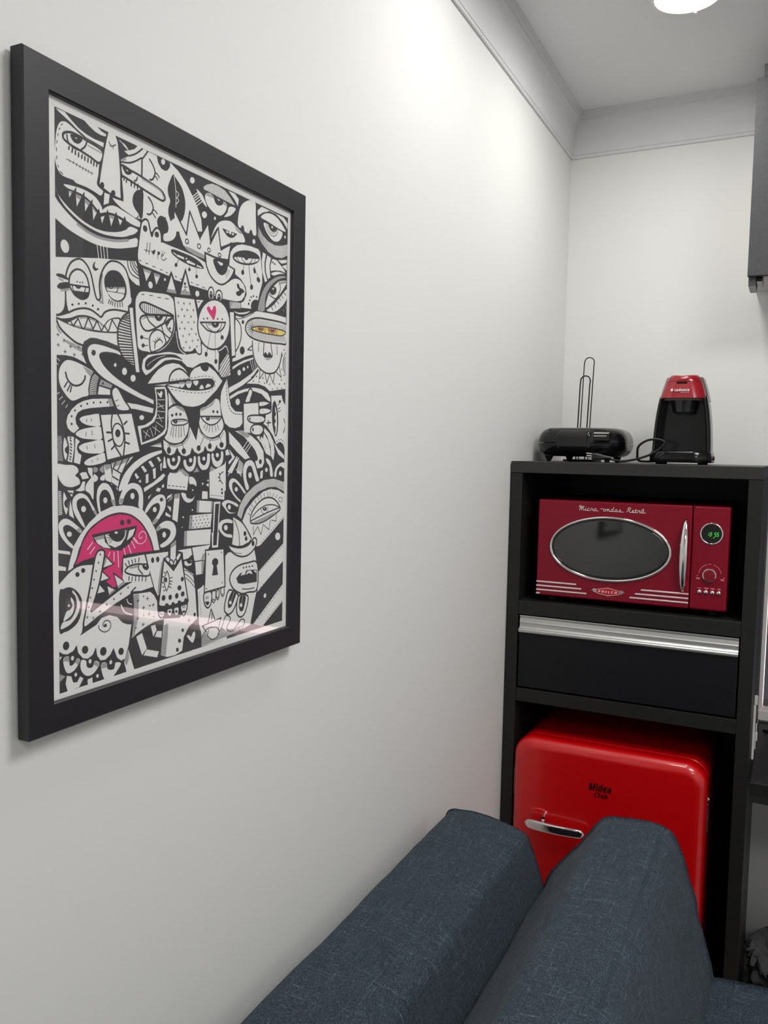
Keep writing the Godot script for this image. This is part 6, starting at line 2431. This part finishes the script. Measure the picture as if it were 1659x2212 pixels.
	c.kink("k", 5.2, "261 1767 306 1807 244 1817")
	c.flat("w", "240 1830 280 1864 229 1870")
	c.kink("k", 5.2, "237 1827 285 1866 224 1873")
	c.flat("w", "223 1884 255 1918 206 1921")
	c.flat("w", "309 1853 379 1897 332 1917")
	c.kink("k", 5.2, "332 1920 304 1843 388 1902")
	c.flat("w", "269 1897 317 1921 280 1939")
	c.flat("g", "269 1775 261 1791 250 1813 241 1815 258 1771")
	c.flat("g", "332 1917 379 1897 364 1889 329 1905")
	c.flat("g", "280 1939 317 1921 306 1916 280 1930")
	c.edged("w", 8.6, "200 1765 217 1740 242 1738 254 1750 247 1791 224 1876 196 1947 177 1987 196 1985 303 1937 409 1897 437 1908 439 1926 409 1953 302 1989 212 2024 137 2052 148 1980 170 1893 186 1821")
	c.plus("k", 2.6, 6.4, "229 1756 219 1790 205 1824 193 1859 183 1894 172 1932 163 1971 155 2013 188 2021 226 1999 265 1976 307 1959 348 1941 393 1920")
	c.line("w", 6.9, "350 1992 372 2027 416 2045")
	c.line("w", 5.2, "385 1971 395 1990 416 1999")
	c.line("k", 4.3, "218 2060 223 2077 251 2093 279 2088 288 2068 279 2051 257 2045 243 2056 248 2069 262 2070")
	c.oval("k", 0, 257, 2065, 7.9, 1.4, -0, 6.8)
	c.oval("k", 0, 41, 2111, 16, 5.6, -4.2, 17)
	c.oval("k", 0, 142, 2148, 17, 5.9, -4, 16)
	c.oval("k", 0, 244, 2176, 18, 6.2, -4.6, 18)
	c.oval("k", 0, 349, 2198, 16, 5.5, -3.8, 15)
	c.soft("w", "30 2158 27 2185 42 2221 62 2228 88 2219 114 2188 99 2175 86 2190 70 2199 58 2192 55 2159")
	c.oval("w", 0, 74, 2169, 8, 2.9, -2.2, 9)
	c.soft("w", "120 2189 117 2222 135 2251 162 2264 194 2256 222 2225 197 2207 184 2229 167 2231 151 2221 146 2195")
	c.oval("w", 0, 169, 2203, 8, 3, -2.1, 9)
	c.soft("w", "233 2227 233 2257 250 2299 278 2314 307 2295 348 2253 316 2241 307 2265 284 2266 267 2254 261 2229")
	c.oval("w", 0, 287, 2233, 7.9, 2.8, -2.2, 9)
	c.flat("w", "44 2236 37 2268 47 2301 108 2299 132 2267 114 2254 98 2275 77 2272 67 2243")
	c.oval("w", 0, 91, 2242, 7.1, 2.7, -2.1, 8)
	c.flat("w", "154 2278 181 2274 183 2300 156 2306")
	c.oval("w", 0, 210, 2275, 7.6, 2.8, -2, 7.8)
	c.flat("w", "7 2149 19 2151 9 2165")
	c.flat("g", "8 2221 37 2236 8 2254")
	c.flat("g", "33 2156 57 2159 57 2180 28 2172")
	c.flat("g", "91 2181 104 2176 114 2188 104 2204 86 2190")
	c.flat("g", "197 2207 222 2225 211 2237 189 2221")
	c.flat("g", "233 2227 261 2229 264 2251 233 2248")
	c.flat("w", "366 2248 393 2196 431 2297 390 2321")
	c.flat("g", "366 2248 393 2196 399 2237 384 2269")
	# square eyed figure
	c.flat("w", "364 1788 496 1783 555 1942 477 1947 410 1942 397 1940 439 1926 415 1897 373 1896 360 1877")
	c.kink("k", 6.9, "439 1926 410 1944 477 1950 554 1942")
	c.edged("w", 7.7, "374 1846 398 1827 447 1822 496 1828 526 1835 529 1881 465 1876 410 1864")
	c.line("k", 6, "462 1826 459 1845 484 1871")
	c.soft("k", "487 1827 526 1835 518 1855 499 1853 484 1839")
	c.oval("w", 0, 504, 1835, 5.1, 0.6, -0, 3.6)
	c.flat("g", "404 1829 458 1828 456 1838 401 1838")
	c.line("k", 5.2, "376 1812 388 1827")
	c.line("k", 5.2, "395 1801 401 1818")
	c.line("k", 5.2, "416 1799 421 1816")
	c.line("k", 5.2, "436 1797 439 1813")
	c.line("k", 5.2, "462 1795 459 1813")
	c.line("k", 5.2, "400 1873 397 1887")
	c.line("k", 5.2, "398 1873 398 1889")
	c.line("k", 5.2, "419 1876 417 1893")
	c.line("k", 5.2, "440 1878 439 1897")
	c.line("k", 5.2, "462 1880 460 1899")
	c.line("k", 5.2, "484 1883 480 1902")
	c.line("k", 5.2, "506 1886 504 1905")
	c.flat("w", "506 1784 656 1786 653 1817 626 1810 613 1831 600 1930 586 1988 560 1943 554 1924 528 1853")
	c.oval("k", 0, 550, 1815, 10, 1.1, -0, 13)
	c.oval("k", 0, 584, 1815, 11, 1.1, -0, 13)
	c.flat("g", "623 1817 609 1831 590 1915 583 1969 596 1989 609 1872")
	c.flat("w", "425 1955 534 1959 560 1979 580 2010 583 2060 626 2100 616 2101 557 2104 493 2120 437 2141 414 2153 433 2054 430 2000")
	c.flat("g", "427 1958 461 1959 457 2066 457 2067 433 2138 415 2152 430 2054")
	c.plus("k", 3.4, 9.6, "455 1989 516 1988 490 2026 554 2023 526 2061 452 2070 487 2103")
	c.oval("k", 0, 490, 1974, 3.8, 0.6, -0, 3.6)
	c.oval("k", 0, 531, 2023, 5.1, 0.8, -0, 3.6)
	c.oval("k", 0, 491, 2060, 3.8, 0.6, -0, 2.7)
	c.oval("k", 0, 557, 2079, 3.9, 0.7, -0, 2.7)
	c.oval("k", 0, 441, 2110, 4.9, 0.9, -0, 3.5)
	# tower, pole and night
	c.flat("w", "864 1553 990 1564 982 1620 861 1613")
	c.flat("w", "810 1624 982 1625 971 1693 803 1691")
	c.flat("w", "770 1697 975 1703 968 1779 767 1771")
	c.flat("w", "829 1783 972 1782 934 1823 926 1854 847 1851")
	c.flat("w", "851 1856 924 1859 912 1923 859 1922")
	c.flat("w", "905 1509 947 1513 947 1550 901 1548")
	c.flat("g", "864 1553 883 1555 879 1614 861 1613")
	c.flat("g", "810 1624 831 1624 828 1691 803 1691")
	c.flat("g", "770 1697 792 1698 789 1771 767 1771")
	c.flat("g", "978 1563 991 1564 982 1620 971 1619")
	c.flat("g", "911 1823 926 1822 920 1851 896 1853")
	c.flat("g", "900 1861 923 1860 912 1923 900 1923")
	c.oval("k", 0, 824, 1637, 3.6, 0.2, 0, 2.9)
	c.oval("k", 0, 856, 1636, 3.7, 0.2, 0, 2.9)
	c.oval("k", 0, 883, 1635, 3.7, 0.2, 0, 2.9)
	c.oval("k", 0, 910, 1634, 3.8, 0.2, 0, 2.9)
	c.oval("k", 0, 940, 1634, 3.8, 0.2, 0, 2.9)
	c.oval("k", 0, 837, 1652, 3.7, 0.2, 0, 2.9)
	c.oval("k", 0, 863, 1651, 3.7, 0.2, 0, 2.9)
	c.oval("k", 0, 891, 1651, 3.8, 0.2, 0, 2.9)
	c.oval("k", 0, 921, 1650, 3.8, 0.2, 0, 2.9)
	c.oval("k", 0, 948, 1650, 3.8, 0.2, 0, 2.9)
	c.oval("k", 0, 823, 1669, 3.6, 0.3, 0, 2.9)
	c.oval("k", 0, 850, 1669, 3.7, 0.3, 0, 2.9)
	c.oval("k", 0, 877, 1668, 3.7, 0.3, 0, 2.9)
	c.oval("k", 0, 905, 1669, 3.8, 0.3, 0, 2.9)
	c.oval("k", 0, 931, 1668, 3.8, 0.3, 0, 2.9)
	c.oval("k", 0, 957, 1669, 3.9, 0.3, 0, 2.9)
	c.oval("k", 0, 837, 1684, 3.7, 0.3, 0, 2.9)
	c.oval("k", 0, 863, 1684, 3.7, 0.3, 0, 2.9)
	c.oval("k", 0, 891, 1685, 3.8, 0.3, 0, 2.9)
	c.oval("k", 0, 918, 1684, 3.8, 0.3, 0, 2.9)
	c.oval("k", 0, 944, 1682, 3.8, 0.3, 0, 2.9)
	c.soft("w", "747 1514 777 1517 791 1538 827 1544 846 1531 831 1554 798 1562 766 1547")
	c.oval("w", 0, 830, 1599, 5.8, 0.3, 0, 4.3)
	c.oval("w", 0, 762, 1630, 6.4, 0.4, 0, 4.7)
	c.oval("w", 0, 755, 1678, 4.2, 0.3, 0, 2.8)
	c.oval("w", 0, 832, 1502, 5.8, 0.2, 0, 4.3)
	c.flat("w", "700 1518 739 1514 721 1652 683 1635")
	c.flat("g", "705 1516 739 1514 735 1537 696 1538")
	c.flat("w", "673 1754 712 1734 708 1837 670 1832")
	c.flat("g", "673 1754 712 1734 711 1758 672 1773")
	c.flat("w", "997 1567 1050 1567 1041 1656 1027 1800 987 1796")
	c.flat("k", "1009 1578 1041 1578 1033 1651 1025 1787 993 1787")
	c.flat("w", "981 1721 1040 1726 1033 1801 984 1799")
	c.flat("k", "996 1717 1028 1720 1021 1789 993 1787")
	c.flat("w", "961 1417 1091 1374 1082 1560 962 1544")
	c.line("k", 5.2, "1071 1416 1043 1433 1048 1458 1068 1476")
	c.line("k", 5.2, "1038 1423 1049 1431")
	c.line("k", 5.2, "1030 1443 1046 1445")
	c.line("k", 5.2, "1036 1463 1049 1460")
	c.oval("k", 0, 1062, 1506, 7.3, 0.2, 0.1, 6)
	c.oval("k", 0, 1063, 1524, 8, 0.3, 0.1, 7)
	c.dashes("k", 2.6, 6, "973 1532 1068 1542")
	# little face, body and card hand
	c.flat("w", "721 1787 821 1785 830 1817 800 1833 764 1837 760 1801")
	c.flat("w", "768 1875 837 1914 853 1989 869 2142 872 2140 805 2172 769 2214 759 2279 706 2291 651 2288 605 2270 617 2184 627 2103 626 2100 737 2114 794 2086 801 2039")
	c.flat("g", "630 2131 657 2127 654 2182 640 2280 605 2270 617 2203")
	c.line("k", 7.7, "848 1910 859 1989 875 2069 887 2150")
	c.flat("w", "771 1844 829 1846 823 1869 793 1871 773 1862")
	c.soft("k", "789 1844 825 1849 823 1857 804 1860")
	c.line("k", 6, "764 1839 829 1836")
	c.line("k", 3.4, "771 1887 807 1901 852 1936")
	c.line("k", 3.4, "775 1906 808 1925 849 1960")
	c.line("k", 3.4, "782 1926 815 1950 852 1984")
	c.oval("k", 0, 850, 2118, 9, 1.5, 0, 9)
	c.oval("g", 0, 807, 2140, 9, 1.5, 0, 9)
	c.oval("k", 0, 761, 2180, 9, 1.7, 0, 9)
	c.oval("k", 0, 738, 2227, 11, 2.2, 0, 10)
	c.oval("k", 0, 722, 2268, 10, 2, 0, 10)
	c.edged("w", 6, "636 1820 653 1808 672 1829 660 1840")
	c.edged("w", 6, "663 1835 680 1827 693 1846 680 1854")
	c.edged("w", 6, "693 1843 708 1828 716 1838 702 1858")
	c.edged("w", 6, "711 1821 732 1800 748 1809 725 1837")
	c.flat("w", "626 1824 693 1878 750 1827 795 2038 736 2041 653 2042 588 2048")
	c.kink("k", 7.7, "586 2052 626 1819 694 1879 751 1823 801 2044")
	c.flat("k", "583 2033 653 2042 736 2041 797 2038 797 2058 613 2062 583 2055")
	c.oval("k", 0, 596, 2041, 13, 2.1, -0, 11)
	c.oval("k", 0, 647, 2042, 14, 2.1, 0, 12)
	c.oval("k", 0, 691, 2043, 12, 2, 0, 12)
	c.oval("k", 0, 736, 2041, 13, 2, 0, 11)
	c.oval("k", 0, 783, 2037, 12, 1.8, 0, 11)
	c.edged("w", 6.9, "593 2062 628 2063 630 2082 613 2094 594 2082")
	c.edged("w", 6.9, "650 2060 686 2061 682 2086 667 2097 651 2082")
	c.edged("w", 6.9, "698 2061 731 2061 730 2093 712 2100 698 2085")
	c.edged("w", 6.9, "747 2059 791 2057 788 2086 769 2111 752 2089")
	c.line("k", 3.4, "601 2070 613 2077 623 2074")
	c.oval("k", 0, 667, 2073, 8, 1.4, 0, 5.6)
	c.oval("k", 0, 714, 2080, 8, 1.4, 0, 5.7)
	c.oval("k", 0, 769, 2090, 11, -0.8, 2.7, 5.4)
	c.oval("w", 2.6, 769, 2065, 10, -0.8, 2.2, 4.4)
	c.oval("k", 0, 624, 2001, 13, 3.3, -2.8, 13)
	c.oval("k", 0, 670, 2005, 12, 3, -2.5, 12)
	c.oval("k", 0, 717, 2005, 12, 3, -2.7, 13)
	c.oval("k", 0, 760, 2002, 13, 3, -2.5, 12)
	c.oval("k", 0, 736, 1969, 14, 3.3, -2.5, 12)
	c.oval("k", 0, 757, 1929, 11, 2.5, -2.3, 11)
	c.edged("w", 5.2, "650 1879 665 1925 646 1970 632 1944 627 1916 638 1894")
	c.oval("k", 0, 640, 1918, 9, 1.1, 0, 12)
	c.line("k", 4.3, "667 1914 684 1911")
	c.line("k", 4.3, "667 1928 684 1930")
	c.line("k", 4.3, "663 1939 680 1944")
	c.line("k", 4.3, "660 1952 677 1960")
	c.oval("k", 0, 631, 1883, 4.7, 0.6, 0, 3.7)
	c.oval("k", 0, 621, 1901, 4.7, 0.6, 0, 3.7)
	c.oval("k", 0, 618, 1928, 4.7, 0.6, 0, 3.7)
	c.oval("k", 0, 621, 1949, 4.7, 0.6, 0, 3.7)
	c.oval("k", 0, 628, 1967, 4.7, 0.7, 0, 3.7)
	# right half of the foot of the print
	c.flat("w", "1094 1852 1118 1836 1353 1846 1374 1913 1384 2054 1358 2126 1319 2254 1252 2263 884 2206 874 1999 921 1981 1096 2014")
	c.flat("w", "871 1996 897 1990 920 1978 912 2026 1031 2023 1033 2252 910 2290 902 2229 890 2150")
	c.flat("w", "875 2009 893 2002 1110 2176 1111 2290 907 2291 902 2224")
	c.dashes("k", 2.1, 10, "886 2013 902 2143")
	c.flat("w", "939 1811 1077 1813 1089 2008 929 2017")
	c.kink("k", 7.7, "931 1806 1082 1812 1094 2012 924 2019 931 1806")
	c.oval("k", 0, 1010, 1875, 25, 5, -4.5, 20)
	c.oval("w", 2.6, 1009, 1874, 14, 2.8, -2.6, 12)
	c.oval("k", 0, 1009, 1874, 13, 2.7, -2.5, 11)
	c.flat("k", "998 1886 1022 1889 1034 1943 986 1941")
	c.plus("k", 2.6, 5.8, "957 1830 1061 1830 1069 1988 940 2002")
	c.edged("w", 7.7, "924 2024 979 2024 980 2078 956 2101 933 2087 921 2059")
	c.edged("w", 6, "987 2025 1015 2024 1015 2064 999 2082 987 2064")
	c.edged("w", 6, "1023 2026 1043 2021 1043 2058 1031 2072 1021 2050")
	c.edged("w", 6, "1059 2019 1083 2014 1086 2049 1072 2060 1059 2042")
	c.soft("k", "933 2067 964 2072 956 2086 941 2083")
	c.oval("w", 2.6, 946, 2048, 11, 1.6, 0, 4.5)
	c.oval("k", 0, 1001, 2067, 7.1, 1.1, 0, 4)
	c.oval("k", 0, 1033, 2060, 5.6, 0.8, 0, 3)
	c.oval("k", 0, 1073, 2048, 5.7, 0.8, 0, 3.1)
	# petals and big arched eye on the right
	c.soft("w", "1275 1515 1248 1457 1243 1405 1264 1369 1308 1356 1344 1375 1372 1428 1391 1465 1363 1470 1340 1427 1317 1390 1290 1390 1273 1416 1274 1458 1297 1502")
	c.oval("w", 0, 1306, 1437, 16, 0.3, 0.2, 16)
	c.soft("w", "1215 1577 1163 1542 1125 1500 1125 1465 1154 1451 1196 1466 1266 1525 1253 1532 1214 1497 1171 1471 1150 1480 1155 1516 1189 1548 1223 1570")
	c.oval("w", 0, 1184, 1509, 14, 0.4, 0.1, 12)
	c.soft("w", "1181 1632 1123 1632 1085 1604 1063 1577 1105 1562 1155 1572 1199 1589 1194 1602 1147 1584 1110 1579 1096 1594 1127 1625")
	c.oval("w", 0, 1125, 1600, 13, 0.7, 0.1, 13)
	c.soft("w", "1156 1674 1115 1661 1058 1667 1034 1691 1050 1722 1091 1750 1149 1761 1145 1745 1099 1736 1066 1713 1070 1688 1098 1680 1152 1685")
	c.oval("w", 0, 1097, 1705, 16, 1.2, 0.1, 14)
	c.soft("w", "1454 1346 1492 1359 1517 1403 1523 1446 1498 1443 1488 1392 1464 1370")
	c.oval("w", 0, 1460, 1410, 13, 0.1, 0.2, 12)
	c.flat("w", "1404 1418 1427 1410 1423 1455 1400 1458")
	c.soft("w", "1537 1444 1551 1403 1590 1376 1638 1371 1639 1404 1600 1392 1566 1414 1557 1450")
	c.oval("w", 0, 1599, 1431, 14, 0.2, 0.2, 13)
	c.flat("w", "1108 1444 1119 1422 1178 1349 1198 1354")
	c.flat("w", "1232 1447 1187 1412 1172 1400 1221 1421")
	c.flat("w", "1194 1646 1215 1595 1266 1540 1346 1496 1437 1466 1533 1460 1642 1482 1643 1538 1553 1507 1476 1508 1383 1529 1311 1568 1258 1613 1229 1668")
	c.hatch("k", 1.7, 70, "1194 1646 1215 1595 1266 1540 1346 1496 1437 1466 1533 1460 1642 1482", "1229 1668 1258 1613 1311 1568 1383 1529 1476 1508 1553 1507 1643 1538")
	c.flat("w", "1240 1679 1280 1619 1347 1570 1429 1530 1505 1517 1583 1527 1644 1552 1644 1685 1538 1750 1404 1827 1333 1829 1314 1774 1278 1724")
	c.line("k", 7.7, "1235 1679 1276 1619 1338 1569 1420 1529 1495 1511 1573 1518 1644 1546")
	c.edged("w", 8.6, "1313 1689 1321 1648 1366 1603 1430 1571 1496 1565 1555 1584 1602 1631 1556 1657 1479 1685 1404 1702 1340 1700")
	c.line("k", 6.9, "1313 1685 1403 1664 1497 1643 1600 1626")
	c.line("k", 6, "1330 1664 1384 1630 1459 1607 1535 1608 1595 1625")
	c.flat("g", "1340 1691 1422 1675 1556 1645 1507 1672 1422 1694 1367 1698")
	c.soft("k", "1426 1621 1461 1617 1465 1633 1440 1636")
	c.oval("w", 0, 1445, 1624, 4.7, 0.2, 0, 2.7)
	c.line("k", 3.4, "1410 1622 1422 1643 1450 1655 1473 1640 1480 1616")
	c.kink("k", 4.3, "1340 1712 1342 1762 1381 1719 1414 1767 1434 1712 1490 1746 1505 1692")
	c.kink("k", 4.3, "1518 1693 1562 1702 1561 1663")
	c.line("k", 3.4, "1290 1641 1308 1653")
	c.line("k", 3.4, "1303 1615 1321 1633")
	c.line("k", 3.4, "1320 1595 1338 1613")
	c.line("k", 3.4, "1351 1573 1365 1593")
	c.line("k", 3.4, "1378 1550 1388 1573")
	c.line("k", 3.4, "1406 1546 1413 1566")
	c.line("k", 3.4, "1439 1539 1441 1559")
	c.line("k", 3.4, "1474 1535 1477 1557")
	c.line("k", 3.4, "1499 1533 1501 1556")
	c.line("k", 3.4, "1536 1544 1525 1562")
	c.line("k", 3.4, "1571 1552 1554 1571")
	c.line("k", 3.4, "1609 1595 1584 1585 1594 1569 1619 1573 1619 1593")
	c.dashes("k", 2.6, 12, "1636 1680 1415 1809")
	# diagonal bands
	c.flat("w", "1390 1971 1642 1832 1638 1937 1384 2082")
	c.flat("w", "1346 2254 1641 2068 1639 2170 1439 2281")
	c.dashes("k", 2.6, 10, "1406 1970 1632 1848")
	c.dashes("k", 2.6, 10, "1412 2063 1629 1946")
	c.dashes("k", 2.6, 10, "1396 2235 1632 2088")
	c.dashes("k", 2.6, 8, "1463 2258 1628 2167")
	c.oval("w", 0, 1580, 1790, 26, 2.1, 0.4, 22)
	c.oval("w", 0, 1458, 2113, 13, 3.3, -3.8, 12)
	# fool's cap face
	c.flat("w", "1159 1654 1225 1678 1278 1729 1316 1779 1305 1796 1244 1811 1192 1809 1148 1796 1157 1730")
	c.line("k", 7.7, "1153 1648 1233 1684 1288 1735 1325 1781")
	c.line("k", 5.2, "1171 1670 1206 1734 1218 1811")
	c.line("k", 6, "1156 1654 1159 1730 1148 1796")
	c.oval("k", 0, 1264, 1749, 13, 1, 0.2, 13)
	c.oval("k", 0, 1275, 1777, 12, 1, 0.1, 12)
	c.edged("w", 8.6, "1110 1791 1143 1805 1220 1821 1290 1815 1330 1790 1354 1779 1373 1795 1362 1827 1326 1855 1273 1871 1212 1865 1152 1838")
	c.oval("k", 0, 1339, 1808, 13, 1.1, 0.2, 15)
	c.line("k", 2.6, "1143 1828 1186 1846 1233 1853")
	c.edged("w", 8.6, "1379 1921 1291 1910 1204 1917 1149 1945 1133 1984 1163 2031 1232 2068 1302 2071 1381 2062")
	c.flat("k", "1377 1956 1292 1949 1222 1959 1190 1981 1205 2009 1249 2020 1378 2024")
	c.flat("w", "1226 1971 1248 1952 1274 1952 1270 1971")
	c.flat("w", "1279 1971 1285 1957 1305 1953 1323 1956 1337 1975")
	c.soft("k", "1292 1973 1296 1967 1314 1969 1317 1975")
	c.flat("w", "1346 1958 1371 1959 1372 1977")
	c.oval("k", 0, 1254, 1932, 7, 0.8, 0.1, 4.7)
	c.oval("k", 0, 1280, 1931, 7.1, 0.8, 0.1, 4.8)
	c.oval("k", 0, 1307, 1932, 7.2, 0.8, 0.1, 4.8)
	c.oval("k", 0, 1335, 1932, 7.3, 0.8, 0.1, 4.8)
	c.line("k", 5.2, "1244 2045 1293 2053 1354 2054")
	c.edged("w", 8.6, "1131 2035 1098 2086 1090 2136 1122 2163 1164 2149 1198 2102 1206 2071")
	c.soft("k", "1153 2047 1121 2090 1122 2126 1147 2126 1176 2088 1187 2063")
	c.oval("w", 0, 1140, 2103, 12, 1.8, 0.1, 10)
	c.line("w", 2.6, "1173 2050 1146 2096")
	c.edged("w", 8.6, "1214 2078 1194 2143 1207 2183 1242 2195 1277 2168 1296 2093")
	c.soft("k", "1228 2082 1215 2125 1224 2159 1250 2164 1268 2128 1274 2089")
	c.oval("w", 0, 1234, 2131, 12, 1.9, 0.1, 11)
	c.line("w", 2.6, "1252 2077 1239 2125")
	# foot of the print, middle
	c.flat("w", "443 2151 480 2140 512 2218 480 2243")
	c.flat("w", "538 2119 567 2118 577 2145 554 2172")
	c.flat("w", "580 2150 613 2156 610 2188 564 2174")
	c.flat("w", "509 2222 593 2249 580 2275 490 2246")
	c.flat("k", "757 2281 769 2214 805 2172 875 2143 902 2229 904 2294")
	c.soft("w", "793 2217 807 2212 822 2225 838 2205 853 2205 853 2230 834 2256")
	c.flat("g", "904 2290 903 2244 941 2222 957 2260 988 2272 1036 2265 1068 2220 1111 2254 1123 2245 1243 2242 1208 2271")
	c.kink("k", 6, "954 2179 979 2111 1013 2176 1061 2170 1036 2229")
	c.line("k", 5.2, "987 2130 983 2170")
	c.kink("k", 6, "1013 2176 910 2186 941 2222")
	c.line("k", 6, "903 2244 948 2208 1019 2212 1045 2236 1028 2264 988 2269 953 2244 960 2215")
	c.line("k", 6, "1036 2250 1068 2220 1101 2167 1142 2189 1110 2234 1159 2258 1234 2210 1269 2226 1244 2268 1305 2290")
